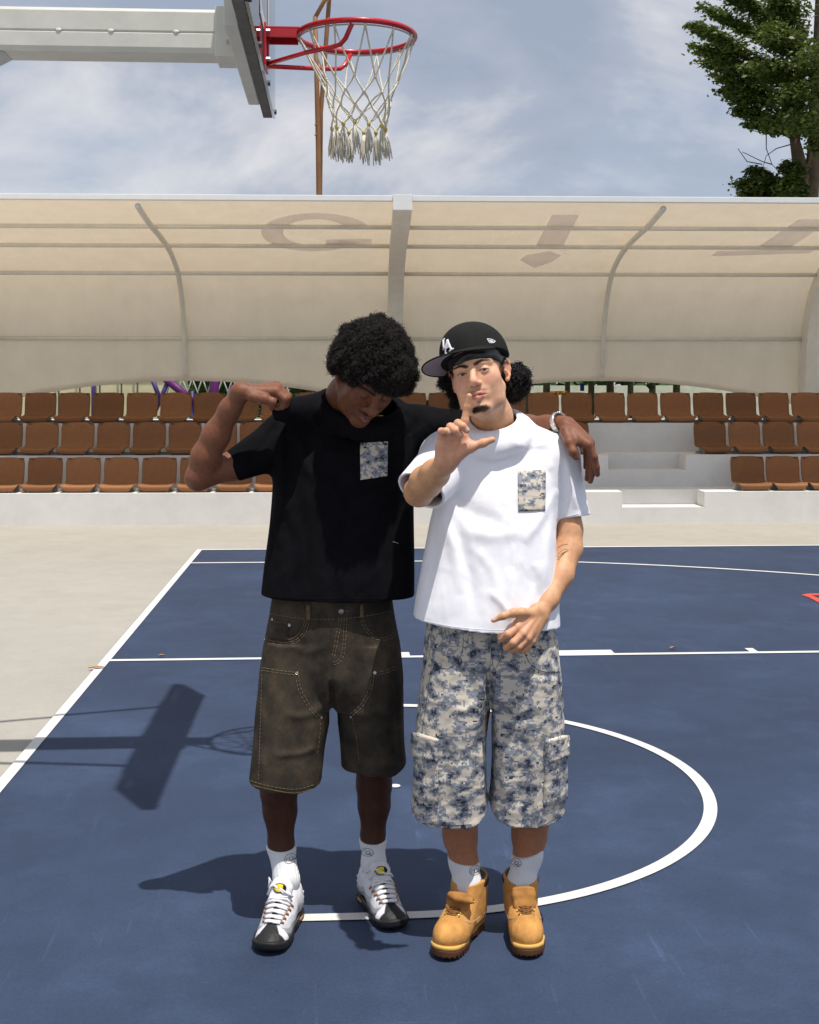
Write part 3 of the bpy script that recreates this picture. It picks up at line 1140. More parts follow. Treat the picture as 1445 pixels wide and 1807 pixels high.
branches = [  # start, tip, count, width, thickness
    ((1412, 150), (1216, 36, -2.0), 1700, .55, .14), ((1414, 170), (1216, 74, -1.2), 1700, .5, .13), ((1414, 190), (1232, 98, .2), 1500, .5, .14),
    ((1410, 200), (1250, 126, .9), 1500, .5, .14), ((1410, 215), (1266, 150, -.8), 1400, .5, .13), ((1408, 225), (1290, 188, .4), 1300, .45, .15),
    ((1406, 235), (1318, 212, -.6), 1000, .4, .13), ((1420, 120), (1240, 4, 1.0), 1700, .6, .18), ((1420, 80), (1262, -36, -1.0), 1700, .7, .2),
    ((1425, 60), (1300, -90, .6), 1600, .8, .3), ((1420, 230), (1352, 205, -2.2), 900, .6, .3), ((1424, 160), (1345, 100, -2.8), 1500, .9, .35),
    ((1424, 120), (1350, 40, -2.8), 1600, .9, .4), ((1430, 90), (1370, -20, -2.0), 1500, .9, .4), ((1438, 140), (1500, 60, -2.5), 1800, 1.0, .5),
    ((1438, 180), (1540, 150, -.6), 1800, 1.0, .4), ((1438, 220), (1530, 210, 1.0), 1500, .9, .4), ((1438, 60), (1560, -60, 0), 1800, 1.0, .5),
    ((1420, 210), (1395, 150, -3.0), 1300, .8, .5), ((1430, 200), (1440, 90, -3.2), 1400, .9, .6), ((1424, 150), (1330, 120, 2.5), 1500, 1.0, .4),
    ((1424, 100), (1330, 40, 2.8), 1600, 1.0, .4), ((1440, -60), (1460, -300, 0), 2500, 1.6, 1.2), ((1420, -20), (1330, -200, 0), 2000, 1.2, .6),
    ((1440, -20), (1560, -200, 0), 2000, 1.2, .6), ((1408, 232), (1352, 216, -.8), 800, .35, .2), ((1420, 240), (1392, 196, -3.0), 900, .6, .4), ((1430, 250), (1440, 190, -3.2), 900, .6, .5), ((1436, 270), (1470, 236, -2.0), 900, .6, .4)]
P_ = []
for (a, b2, n_, w, th) in branches:
    pa, pb = tp(*a), tp(*b2)
    A_, B_ = Vector(pa), Vector(pb)
    mid = A_.lerp(B_, .5) + Vector((0, 0, .10))
    tm.tube([A_, A_.lerp(B_, .25) + Vector((0, 0, .04)), mid, A_.lerp(B_, .78) + Vector((0, 0, .04)), B_], [.045, .036, .026, .016, .006], 5)
    P_.append(spray_points(A_.lerp(B_, .10), B_.lerp(A_, -.03), int(n_ * 1.0), w * .35, w * .80, th * .62, rngt, droop=.10))
for (a, b2, n_, w, th) in [((1416, 335), (1296, 318, -.6), 1600, .35, .2), ((1416, 345), (1300, 340, .2), 1800, .4, .2), ((1418, 350), (1318, 292, .3), 1400, .3, .14), ((1418, 320), (1382, 282, -.5), 840, .25, .16), ((1420, 350), (1380, 318, -1.0), 1600, .4, .3), ((1420, 352), (1296, 356, -.4), 1000, .3, .12)]:
    pa, pb = tp(*a), tp(*b2)
    tm.tube([pa, pb], [.02, .005], 5)
    P_.append(spray_points(pa, pb, n_, w * .35, w, th, rngt, droop=.06))
tm.build('trunk', M['bark'], big, True)
v, f = leaf_cards(np.concatenate(P_), .115, rngt)
link('crown', mesh_from(v, f), M['leaf'], big)

# brown twin mast behind the canopy ----------------------------------------
mast = empty('light_mast', at(563, 684 + 1.605 * FPX / 24, 24))
tag(mast, 'tall thin brown steel mast of two crossing legs behind the ring and net', 'mast')


def mp_(px, py, dd=0):
    return tuple(Vector(at(px, py, 24 + dd)) - mast.location)


t_ = MB(); t_.tube([mp_(563.5, 800), mp_(563.5, 352), mp_(561.5, 250), mp_(559, 150), mp_(556, 30)], [.062, .058, .050, .046, .044], 8); t_.build('leg', M['wood'], mast, True)
t_ = MB(); t_.tube([mp_(556, 31), mp_(573, 0), mp_(602, -55)], .040, 8); t_.build('leg', M['wood'], mast, True)
t_ = MB(); t_.tube([mp_(564.5, 345, .13), mp_(566, 200, .13), mp_(577, 50, .13), mp_(585, -60, .13)], .043, 8); t_.build('leg', M['wood'], mast, True)
for py in (220, 238):
    t_ = MB(); t_.tube([mp_(560, py, -.06), mp_(555, py, -.06)], .016, 6); t_.build('bolt', M['darksteel'], mast)

# park behind ------------------------------------------------------------


def small_tree(px, d, hgt, rad, label, tw=.13, crown0=.35, n_=900, seed=0, group='trees in the park behind the stand'):
    rg = np.random.default_rng(seed)
    base = Vector(W(V(px, 684, d))); base.z = -.06
    root = empty('tree', base)
    tag(root, label, 'tree', group)
    m_ = MB()
    lean = rg.uniform(-.15, .15)
    m_.tube([(0, 0, -.1), (lean * .4, 0, hgt * .35), (lean, 0, hgt * .8)], [tw, tw * .8, tw * .3], 7)
    for k in range(4):
        a = rg.uniform(0, 6.28)
        m_.tube([(lean * .5, 0, hgt * (crown0 + .05 + .08 * k)), (math.cos(a) * rad * .6, math.sin(a) * rad * .6, hgt * (crown0 + .25 + .1 * k))], [tw * .4, tw * .12], 5)
    m_.build('trunk', M['bark'], root, True)
    c = rg.normal(0, 1, (14, 3)); c /= np.linalg.norm(c, axis=1)[:, None]
    c = c * np.array([rad * .6, rad * .6, hgt * (1 - crown0) * .33]) + np.array([0, 0, hgt * (1 + crown0) * .5])
    p = c[rg.integers(0, 14, n_)] + rg.normal(0, 1, (n_, 3)) * np.array([rad * .25, rad * .25, hgt * .07])
    v, f = leaf_cards(p, .42, rg)
    link('crown', mesh_from(v, f), M['leaf2'], root)


WHERE = ['leftmost in view under the right fabric arch', 'second from the left under the right fabric arch', 'third from the left under the right fabric arch', 'fourth from the left under the right fabric arch',
         'fifth from the left under the right fabric arch', 'sixth from the left under the right fabric arch', 'seventh from the left under the right fabric arch', 'eighth from the left under the right fabric arch']
for i, (px, d, h_, r_, tw) in enumerate([(925, 34, 5.0, 1.7, .16), (962, 44, 6, 2.2, .15), (1000, 50, 6, 2.2, .13), (1042, 38, 5, 2.0, .12), (1078, 46, 6, 2.2, .17), (1112, 52, 6, 2.2, .15), (1148, 36, 5, 1.9, .12), (1192, 42, 5, 2.0, .15)]):
    small_tree(px, d, h_, r_, 'park tree with a dark thin trunk, ' + WHERE[i], tw, .36, 900, 40 + i)
for i, (px, d, h_, r_) in enumerate([(372, 40, 6, 2.2), (440, 36, 5.5, 2.0), (510, 44, 6, 2.3), (340, 52, 5, 2.4)]):
    small_tree(px, d, h_, r_, ['leafy park tree seen behind the rope net left of the raised hand', 'leafy park tree just behind the raised wrist', 'leafy park tree behind the gripping fist', 'leafy park tree behind the purple sloping beam'][i], .14, .05, 1300, 60 + i)
# hedge-like far trees read as one mass
rg = np.random.default_rng(5)
hx = rg.uniform(-70, 90, 5200); hy = rg.normal(0, 1.6, 5200) + 74
hz = rg.uniform(0, 1, 5200) * (4.6 + 1.2 * np.sin(hx * .31) + .8 * np.sin(hx * .83))
v, f = leaf_cards(np.stack([hx, hy, hz], 1), 1.5, rg)
tag(link('far_trees', mesh_from(v, f), M['leaf2']), 'band of dark green trees far beyond the stand', 'trees', kind='stuff')


def vbox(name, px0, px1, py0, py1, d, depth, mat, label=None, cat=None, parent=None, bevel=.01):
    a, c = at(px0, py1, d), at(px1, py0, d)
    mb = MB()
    w_, h_ = Vector((c[0] - a[0], c[1] - a[1], 0)).length, c[2] - a[2]
    mb.box(0, w_, 0, depth, 0, h_)
    o = mb.build(name, mat, parent, bevel=bevel)
    o.location = a
    o.rotation_euler = (0, 0, -YAW)
    if label: tag(o, label, cat)
    return o


# low white kerb and a path seen between the top seats
k0 = MB(); k0.box(-40, 40, 23.0, 23.35, -.06, .62); tag(k0.build('kerb_wall', M['kerb'], None), 'long low white wall behind the stand, glimpsed between the top row seats', 'wall')
k1 = MB(); k1.box(6, 40, 64, 64.6, -.06, 1.72); tag(k1.build('pale_wall', M['pale'], None), 'long pale sand coloured wall far behind the tree trunks at the right', 'wall')
# cream fabric sided shelter at the left with thin posts
sh = empty('shelter', at(80, 684 + 1.605 * FPX / 30, 30), -YAW)
tag(sh, 'cream walled shelter with thin dark posts, seen under the left fabric arch', 'shelter')
L_ = (300 - 80) * 30 / FPX
b_ = MB(); b_.box(-2.0, L_, .0, 2.4, 0, 2.9); b_.build('wall', M['cream'], sh)
b_ = MB(); b_.box(-2.2, L_ + .2, -.3, 2.6, 2.9, 3.05); b_.build('roof', M['white'], sh)
for px in (108, 145, 180, 218, 246):
    x_ = (px - 80) * 30 / FPX
    t_ = MB(); t_.tube([(x_, -.22, 0), (x_, -.22, 2.9)], .022, 6); t_.build('post', M['darksteel'], sh)
# purple climbing frame with a rope net
fr = empty('climbing_frame', at(360, 684 + 1.605 * FPX / 27, 27), -YAW)
tag(fr, 'purple climbing frame with sloping beams and a rope net, under the left fabric arch', 'climbing frame')
kx = 27 / FPX


def fp(px, py, dd=0):
    return ((px - 360) * kx, dd, CAM[2] - (py - PY0) * kx)


for pts_, r_, mt in ([(378, 806), (378, 590)], .10, 'purple'), ([(292, 668), (345, 712)], .085, 'purple'), ([(268, 668), (283, 706)], .05, 'violet'), ([(300, 665), (272, 730)], .05, 'violet'), ([(165, 806), (165, 600)], .05, 'violet'), ([(412, 680), (392, 806)], .07, 'purple'), ([(339, 690), (339, 806)], .04, 'violet'):
    t_ = MB(); t_.tube([fp(*pts_[0]), fp(*pts_[1])], r_, 8); t_.build('beam', M[mt], fr, True)
t_ = MB()
for i in range(12):
    t_.tube([fp(310 + 18 * i, 640, .15), fp(280 + 18 * i, 730, .15)], .016, 4)
    t_.tube([fp(290 + 18 * i, 640, .15), fp(325 + 18 * i, 730, .15)], .016, 4)
t_.build('rope_net', M['rope'], fr, True)
# small bright play things far off at the right
pl = vbox('play_bench', 975, 1003, 690, 697, 48, .8, M['orange'], 'small orange play bench far off between the first park trees at the right', 'play bench')
pl = vbox('blue_board', 1024, 1031, 676, 690, 47, .1, M['bluep'], 'small blue notice board far off among the park trees', 'board')

# ------------------------------------------------------------------ modelling of bodies and clothes:
# signed-distance solids blended together, then meshed by surface nets
F32 = np.float32


def npv(p): return np.array(p, dtype=np.float64)


def rotm(pitch=0, yaw=0, roll=0):
    """face down / face to the picture's right / head top to the right, degrees"""
    p, y, r = [math.radians(a) for a in (pitch, yaw, roll)]
    Rx = np.array([[1, 0, 0], [0, math.cos(p), -math.sin(p)], [0, math.sin(p), math.cos(p)]])
    Rz = np.array([[math.cos(y), -math.sin(y), 0], [math.sin(y), math.cos(y), 0], [0, 0, 1]])
    Ry = np.array([[math.cos(r), 0, math.sin(r)], [0, 1, 0], [-math.sin(r), 0, math.cos(r)]])
    return Ry @ Rz @ Rx


class Solid:
    def __init__(self):
        self.ops = []
        self.R, self.c, self.s = np.eye(3), np.zeros(3), 1.0

    def frame(self, c=(0, 0, 0), R=None, s=1.0):
        self.c, self.R, self.s = npv(c), (np.eye(3) if R is None else R), s
        return self

    def P(self, p): return self.c + self.R @ (npv(p) * self.s)

    def _add(self, mode, f, lo, hi, k): self.ops.append((mode, f, npv(lo), npv(hi), k)); return self

    def cap(self, a, b, ra, rb=None, k=.01, mode='add'):
        a, b = self.P(a), self.P(b)
        ra = ra * self.s
        rb = ra if rb is None else rb * self.s
        ab = b - a
        L2 = max(1e-12, ab @ ab)

        def f(X, a=a, ab=ab, L2=L2, ra=ra, rb=rb):
            d = X - a.astype(F32)
            t = np.clip((d @ ab.astype(F32)) / F32(L2), 0, 1)
            q = d - t[..., None] * ab.astype(F32)
            return np.sqrt((q * q).sum(-1)) - (F32(ra) + F32(rb - ra) * t)
        r = max(ra, rb)
        return self._add(mode, f, np.minimum(a, b) - r, np.maximum(a, b) + r, k * self.s)

    def chain(self, pts, k=.01, mode='add'):
        for p, q in zip(pts, pts[1:]):
            self.cap(p[:3], q[:3], p[3], q[3], k, mode)
        return self

    def ball(self, c, r, k=.01, mode='add'): return self.cap(c, c, r, r, k, mode)

    def ell(self, c, r, R=None, k=.01, mode='add'):
        c = self.P(c)
        r = npv(r) * self.s
        M_ = self.R @ (np.eye(3) if R is None else R)

        def f(X, c=c, r=r, M_=M_):
            q = (X - c.astype(F32)) @ M_.astype(F32)
            k0 = np.sqrt(((q / r.astype(F32)) ** 2).sum(-1))
            k1 = np.sqrt(((q / (r * r).astype(F32)) ** 2).sum(-1))
            return k0 * (k0 - 1) / np.maximum(k1, F32(1e-6))
        e = np.abs(M_) @ r
        return self._add(mode, f, c - e, c + e, k * self.s)

    def box(self, c, h, rad, R=None, k=.01, mode='add'):
        c = self.P(c)
        h = npv(h) * self.s
        M_ = self.R @ (np.eye(3) if R is None else R)

        def f(X, c=c, h=h, M_=M_, rad=rad * self.s):
            q = np.abs((X - c.astype(F32)) @ M_.astype(F32)) - (h - rad).astype(F32)
            return np.sqrt((np.maximum(q, 0) ** 2).sum(-1)) + np.minimum(q.max(-1), 0) - F32(rad)
        e = np.abs(M_) @ h
        return self._add(mode, f, c - e, c + e, k * self.s)

    def loft(self, secs, n=2.4, shrink=0.0, ext=(0, 0), k=.02, mode='add', closed=False):
        """upright tube: secs = rows of (z, cx, cy, a, b), z rising; open-ended rounding at both ends"""
        S = np.array(sorted(secs), dtype=np.float64)
        zz = np.linspace(S[0, 0], S[-1, 0], 121)
        D_ = np.stack([zz] + [np.interp(zz, S[:, 0], S[:, i]) for i in (1, 2, 3, 4)], 1)
        kw = np.hanning(21); kw /= kw.sum()
        for i in (1, 2, 3, 4):
            ee = np.concatenate([2 * D_[0, i] - D_[10:0:-1, i], D_[:, i], 2 * D_[-1, i] - D_[-2:-12:-1, i]])
            D_[:, i] = np.convolve(ee, kw, 'valid')
        S = D_
        z0, z1 = S[0, 0] - ext[0] + (shrink if closed else 0), S[-1, 0] + ext[1] - shrink

        def f(X, S=S, z0=z0, z1=z1):
            z = X[..., 2]
            cx, cy, a, b = [np.interp(z, S[:, 0], S[:, i]).astype(F32) for i in (1, 2, 3, 4)]
            a = a - F32(shrink); b = b - F32(shrink)
            x, y = np.abs(X[..., 0] - cx) / a, np.abs(X[..., 1] - cy) / b
            e = (x ** n + y ** n)
            k0 = np.maximum(e, 1e-9) ** F32(1 / n)
            g = np.sqrt((x ** (n - 1) / a) ** 2 + (y ** (n - 1) / b) ** 2) * k0 ** F32(1 - n)
            d = (k0 - 1) / np.maximum(g, F32(1.0))
            return np.maximum(d, np.maximum(F32(z0) - z, z - F32(z1)))
        lo = (min(S[:, 1] - S[:, 3]), min(S[:, 2] - S[:, 4]), z0)
        hi = (max(S[:, 1] + S[:, 3]), max(S[:, 2] + S[:, 4]), z1)
        return self._add(mode, f, lo, hi, k)

    def func(self, mode, f, lo, hi, k=.005): return self._add(mode, f, lo, hi, k)

    def group(self, other, k=.01, mode='add', cut=None):
        """blend in another solid as a whole (optionally cut by planes (point, normal): kept on the negative side)"""
        lo = np.min([o[2] for o in other.ops], 0)
        hi = np.max([o[3] for o in other.ops], 0)

        def f(X, other=other, cut=cut):
            d = other.value(X)
            for p, n_ in (cut or []):
                n2 = npv(n_) / np.linalg.norm(n_)
                d = np.maximum(d, (X - npv(p).astype(F32)) @ n2.astype(F32))
            return d
        return self._add(mode, f, lo, hi, k)

    def value(self, X, D=None, mask_boxes=None):
        D = np.full(X.shape[:-1], 1.0, F32)
        for mode, f, lo, hi, k in self.ops:
            D = combine(D, mode, f(X), k, X)
        return D


def combine(D, mode, d, k, X):
    d = d.astype(F32)
    if mode == 'add':
        if k <= 0: return np.minimum(D, d)
        h = np.maximum(F32(k) - np.abs(D - d), 0)
        return np.minimum(D, d) - h * h * F32(.25 / k)
    if mode == 'sub':
        d = -d
        if k <= 0: return np.maximum(D, d)
        h = np.maximum(F32(k) - np.abs(D - d), 0)
        return np.maximum(D, d) + h * h * F32(.25 / k)
    if mode == 'cut':                       # keep where d < 0
        return np.maximum(D, d)
    if mode == 'disp':
        return D + d
    raise ValueError(mode)


def surface(sol, h, lo=None, hi=None, nb=16, name=''):
    """surface nets over the blocks the surface passes through; returns vertices, quads"""
    pos = [o for o in sol.ops if o[0] == 'add']
    if lo is None: lo = np.min([o[2] for o in pos], 0) - .012
    if hi is None: hi = np.max([o[3] for o in pos], 0) + .012
    lo, hi = npv(lo), npv(hi)
    bs = h * nb
    nx, ny, nz = [int(math.ceil(v)) for v in (hi - lo) / bs]
    B = np.stack(np.meshgrid(np.arange(nx), np.arange(ny), np.arange(nz), indexing='ij'), -1).reshape(-1, 3)

    def ev(B, offs):
        org = (lo + B * bs)
        D = np.full((len(B), len(offs)), 1.0, F32)
        mar = .03
        for mode, f, l_, h_, k in sol.ops:
            if mode in ('cut', 'disp'):
                msk = np.all((org + bs >= l_) & (org <= h_), 1)
            else:
                m_ = mar + k
                msk = np.all((org + bs >= l_ - m_) & (org <= h_ + m_), 1)
            if mode != 'add': msk &= (D.min(1) < .2)
            idx = np.nonzero(msk)[0]
            if len(idx) == 0: continue
            for s in range(0, len(idx), 400):
                ii = idx[s:s + 400]
                X = (org[ii][:, None, :] + offs[None]).astype(F32)
                D[ii] = combine(D[ii], mode, f(X), k, X)
        return D
    g = np.array([0, .5, 1.0]) * bs
    offs = np.stack(np.meshgrid(g, g, g, indexing='ij'), -1).reshape(-1, 3)
    D = ev(B, offs)
    act = ((D.min(1) < 0) & (D.max(1) > 0)) | (np.abs(D).min(1) < .50 * bs)
    B = B[act]
    g = np.arange(nb + 1) * h
    offs = np.stack(np.meshgrid(g, g, g, indexing='ij'), -1).reshape(-1, 3)
    D = ev(B, offs).reshape(-1, nb + 1, nb + 1, nb + 1)
    S = D < 0
    cnt = np.zeros((len(B), nb, nb, nb), np.int8)
    cs = [(i, j, k) for i in (0, 1) for j in (0, 1) for k in (0, 1)]
    for i, j, k in cs: cnt += S[:, i:nb + i, j:nb + j, k:nb + k]
    b, ci, cj, ck = np.nonzero((cnt > 0) & (cnt < 8))
    val = {c: D[b, ci + c[0], cj + c[1], ck + c[2]] for c in cs}
    acc = np.zeros((len(b), 3)); num = np.zeros(len(b))
    for c in cs:
        for ax in range(3):
            if c[ax] == 0:
                c2 = list(c); c2[ax] = 1; c2 = tuple(c2)
                v0, v1 = val[c], val[c2]
                m = (v0 < 0) != (v1 < 0)
                t = np.where(m, v0 / np.where(m, v0 - v1, 1), 0)
                p = np.zeros((len(b), 3)); p[:] = c
                p[:, ax] += t
                acc[m] += p[m]; num[m] += 1
    G = B[b] * nb + np.stack([ci, cj, ck], 1)
    verts = lo + (G + acc / num[:, None]) * h
    NX, NY = nx * nb + 2, ny * nb + 2
    key = (G[:, 0] + 1) + (G[:, 1] + 1) * NX + (G[:, 2] + 1) * NX * NY
    order = np.argsort(key)
    skey = key[order]
    st = (1, NX, NX * NY)
    quads = []
    for ax in range(3):
        c2 = [0, 0, 0]; c2[ax] = 1
        s0, s1 = val[(0, 0, 0)] < 0, val[tuple(c2)] < 0
        m = np.nonzero(s0 != s1)[0]
        u, w = st[(ax + 1) % 3], st[(ax + 2) % 3]
        kk = key[m]
        ids = []
        ok = np.ones(len(m), bool)
        for off in (0, -u, -u - w, -w):
            q = kk + off
            i_ = np.clip(np.searchsorted(skey, q), 0, len(skey) - 1)
            ok &= skey[i_] == q
            ids.append(order[i_])
        Q = np.stack(ids, 1)
        fl = ~s0[m]
        Q[fl] = Q[fl][:, ::-1]
        quads.append(Q[ok])
    Q = np.concatenate(quads)
    return verts, Q


def to_mesh(v, q, smooth=True):
    """vertices are in the levelled camera frame"""
    return mesh_from(np.asarray(v, np.float32), np.asarray(q), smooth)


def dye(me, col):
    a = me.color_attributes.new('dye', 'FLOAT_COLOR', 'POINT')
    c = np.ones((len(me.vertices), 4), np.float32)
    c[:, :3] = col
    a.data.foreach_set('color', c.ravel())


def blob_w(v, c, r, R=None, soft=.35):
    """1 inside an ellipsoid, 0 outside, soft edge"""
    q = (v - npv(c))
    if R is not None: q = q @ R
    k = np.sqrt(((q / npv(r)) ** 2).sum(1))
    t = np.clip((1 + soft - k) / (2 * soft), 0, 1)
    return t * t * (3 - 2 * t)


class Skin:
    """mesh lookup in the levelled frame: places seams, pockets and prints on a surface"""

    def __init__(self, v, q):
        self.t = BVHTree.FromPolygons([tuple(p) for p in v], [tuple(int(i) for i in f) for f in q])
        self.o = Vector((0, 0, CAM[2]))

    def hit(self, px, py):
        d = Vector(V(px, py, 1.0)) - self.o
        d.normalize()
        l_, n_, i_, _ = self.t.ray_cast(self.o, d)
        if l_ is None: return None, None
        if n_.dot(d) > 0: n_ = -n_
        return l_, n_

    def ray(self, o, d):
        l_, n_, i_, _ = self.t.ray_cast(Vector(o), Vector(d).normalized())
        if l_ is None: return None, None
        if n_.dot(Vector(d)) > 0: n_ = -n_
        return l_, n_


def resample(pts, step):
    pts = [npv(p) for p in pts]
    out = []
    for a, b in zip(pts, pts[1:]):
        n_ = max(1, int(np.linalg.norm(b - a) / step))
        out += [a + (b - a) * i / n_ for i in range(n_)]
    out.append(pts[-1])
    return out


def curve_px(pts, n_=8):
    """smooth curve through picture points"""
    P = [npv(p) for p in pts]
    out = []
    for i in range(len(P) - 1):
        p0, p1, p2, p3 = P[max(0, i - 1)], P[i], P[i + 1], P[min(len(P) - 1, i + 2)]
        for j in range(n_):
            t = j / n_
            out.append(.5 * (2 * p1 + (p2 - p0) * t + (2 * p0 - 5 * p1 + 4 * p2 - p3) * t * t + (3 * p1 - p0 - 3 * p2 + p3) * t ** 3))
    out.append(P[-1])
    return out


def seam(sk, pts, r=.0008, off=.0006, step=3.0, dash=None, mb=None, n=4):
    """thread laid on a surface along picture points; dash = (on, gap) steps"""
    mb = mb or MB()
    P = []
    for p in resample(pts, step):
        l_, n_ = sk.hit(p[0], p[1])
        if l_ is None: continue
        if P and (l_ - P[-1]).length > .05: continue
        P.append(l_ + n_ * off)
    if len(P) < 2: return mb
    if dash:
        i = 0
        while i < len(P) - 1:
            seg = P[i:i + dash[0] + 1]
            if len(seg) > 1: mb.tube(seg, r, n)
            i += dash[0] + dash[1]
    else:
        mb.tube(P, r, n)
    return mb


def patch(sk, quad, nu, nv, off, th=.002, inset=None):
    """thin cloth panel lying on a surface inside a picture quad (tl, tr, br, bl)"""
    v, N_ = [], []
    for j in range(nv + 1):
        for i in range(nu + 1):
            a, b = i / nu, j / nv
            x = (quad[0][0] * (1 - a) + quad[1][0] * a) * (1 - b) + (quad[3][0] * (1 - a) + quad[2][0] * a) * b
            y = (quad[0][1] * (1 - a) + quad[1][1] * a) * (1 - b) + (quad[3][1] * (1 - a) + quad[2][1] * a) * b
            l_, n_ = sk.hit(x, y)
            if l_ is None:                       # just off the edge of the cloth: step back onto it
                mx_, my_ = sum(p[0] for p in quad) / 4, sum(p[1] for p in quad) / 4
                for t_ in np.linspace(.04, .6, 15):
                    l_, n_ = sk.hit(x + (mx_ - x) * t_, y + (my_ - y) * t_)
                    if l_ is not None: break
            if l_ is None:
                l_, n_ = (v[-1], N_[-1]) if v else (Vector((0, 3.6, 1)), Vector((0, -1, 0)))
            v.append(l_.copy()); N_.append(n_.copy())
    W_ = nu + 1
    # smooth the normals
    for _ in range(3):
        M2 = []
        for j in range(nv + 1):
            for i in range(W_):
                s = Vector((0, 0, 0))
                for dj in (-1, 0, 1):
                    for di in (-1, 0, 1):
                        jj, ii = min(nv, max(0, j + dj)), min(nu, max(0, i + di))
                        s += N_[jj * W_ + ii]
                M2.append(s.normalized())
        N_ = M2
    top = [p + n_ * (off + th) for p, n_ in zip(v, N_)]
    bot = [p + n_ * (off - .004) for p, n_ in zip(v, N_)]
    nv_ = len(top)
    f = []
    for j in range(nv):
        for i in range(nu):
            a = j * W_ + i
            f.append((a, a + W_, a + W_ + 1, a + 1))
    per = [i for i in range(nu + 1)] + [j * W_ + nu for j in range(1, nv + 1)] + [nv * W_ + i for i in range(nu - 1, -1, -1)] + [j * W_ for j in range(nv - 1, 0, -1)]
    for a, b in zip(per, per[1:] + per[:1]):
        f.append((a, b, nv_ + b, nv_ + a))
    me = mesh_from(top + bot, f, False)
    bm = bmesh.new(); bm.from_mesh(me); bmesh.ops.recalc_face_normals(bm, faces=bm.faces[:]); bm.to_mesh(me); bm.free()
    for p in me.polygons: p.use_smooth = len(p.vertices) == 4
    return me


def place(name, me, mat, parent):
    """a part modelled in the levelled frame, hung on its thing (whose own frame is the levelled one)"""
    return link(name, me, mat, parent)


def fold_field(folds, cy_front=None):
    """cloth folds: ridges (+) and grooves (-) along picture polylines on the camera side of a garment"""
    segs = []
    for pts, amp, wid in folds:
        c = curve_px(pts, 5) if len(pts) > 2 else resample(pts, 12)
        segs.append((np.array(c), amp, wid))

    def f(X):
        y = np.maximum(X[..., 1], .5)
        px = F32(PX0) + F32(FPX) * X[..., 0] / y
        py = F32(PY0) - F32(FPX) * (X[..., 2] - F32(CAM[2])) / y
        out = np.zeros(px.shape, F32)
        for c, amp, wid in segs:
            lo, hi = c.min(0) - wid * 3, c.max(0) + wid * 3
            m = (px > lo[0]) & (px < hi[0]) & (py > lo[1]) & (py < hi[1])
            if not m.any(): continue
            x, z = px[m], py[m]
            best = np.full(x.shape, 1e9, F32)
            tt = np.zeros(x.shape, F32)
            nS = len(c) - 1
            for i, (a, b) in enumerate(zip(c, c[1:])):
                ab = b - a
                t = np.clip(((x - a[0]) * ab[0] + (z - a[1]) * ab[1]) / max(1e-6, ab @ ab), 0, 1)
                d = (x - a[0] - t * ab[0]) ** 2 + (z - a[1] - t * ab[1]) ** 2
                k = d < best
                best = np.where(k, d, best)
                tt = np.where(k, (i + t) / nS, tt)
            fade = np.clip(4 * tt, 0, 1) * np.clip(4 * (1 - tt), 0, 1)
            out[m] -= F32(amp) * np.exp(-best / F32(wid * wid)) * fade
        return out
    return f

# ------------------------------------------------------------------ the two people: bodies
def head_solid(c, R, s=1.0, slit=.0034, nose=1.0, lips=1.0, jaw=1.0, open_mouth=False):
    h = Solid().frame(c, R, s)
    h.ell((0, .014, .040), (.0745, .094, .080), k=0)
    h.ell((0, -.030, -.035), (.0575 * jaw, .058, .074), k=.03)
    h.ell((0, -.040, .046), (.060, .049, .045), k=.03)
    for x in (-1, 1):
        h.chain([(x * .0535 * jaw, .012, -.045, .0165), (x * .0405 * jaw, -.030, -.086, .0155), (x * .011, -.066, -.106, .0165)], k=.03)
        h.ell((x * .0405, -.053, -.021), (.024, .021, .022), k=.034)
        h.ell((x * .040 * jaw, -.034, -.056), (.0195, .030, .030), k=.03)
        h.cap((x * .013, -.0855, .0205), (x * .047, -.068, .0215), .0085, .0075, k=.012)
    h.ball((0, -.073, -.103), .0165, k=.018)
    h.ell((0, -.076, -.063), (.029, .018, .023), k=.016)
    for x in (-1, 1):
        h.ell((x * .032, -.100, .001), (.0185, .0145, .0105), k=.012, mode='sub')
        h.ball((x * .0315, -.0745, 0), .0138, k=.004)
    h.cap((0, -.087, .014), (0, -.107, -.024), .0082, .0108 * nose, k=.013)
    h.ball((0, -.1085, -.030), .0118 * nose, k=.009)
    for x in (-1, 1):
        h.ell((x * .0135 * nose, -.097, -.034), (.0085 * nose, .0105, .0082), k=.006)
    h.cap((0, -.106, -.039), (0, -.092, -.044), .0048, k=.006)
    for x in (-1, 1):
        h.ell((x * .0068 * nose, -.1025, -.0430), (.0046 * nose, .0062, .0036), k=.002, mode='sub')
        h.cap((x * .0225, -.0805, -.0662), (x * .006, -.0945 - .002 * lips, -.0615), .0036, .0056 * lips, k=.004)
        h.cap((x * .0205, -.0805, -.0690), (0, -.0935 - .002 * lips, -.0738), .0038, .0074 * lips, k=.004)
    h.cap((0, -.096, -.0618), (0, -.0965, -.0618), .0052 * lips, k=.005)
    for x in (-1, 1):
        h.cap((x * .0245, -.0865, -.0678), (0, -.1050, -.0670), .0013, k=.0022, mode='sub')
        # eye opening
        h.ell((x * .0315, -.0900, -.0008), (.0126, .0085, slit), k=.0016, mode='sub')
        # ear
        h.ell((x * .0775, .014, -.004), (.0065, .0155, .024), k=.006)
        h.chain([(x * .074, .000, .006, .0040), (x * .0785, .002, .020, .0042), (x * .083, .014, .0275, .0044), (x * .0865, .026, .018, .0044), (x * .085, .027, .000, .0044), (x * .0805, .019, -.018, .0048), (x * .0765, .008, -.030, .0062)], k=.005)
        h.ell((x * .086, .012, -.003), (.0065, .0085, .0135), k=.004, mode='sub')
        h.cap((x * .075, -.001, -.006), (x * .077, .003, -.012), .004, k=.004)
    return h


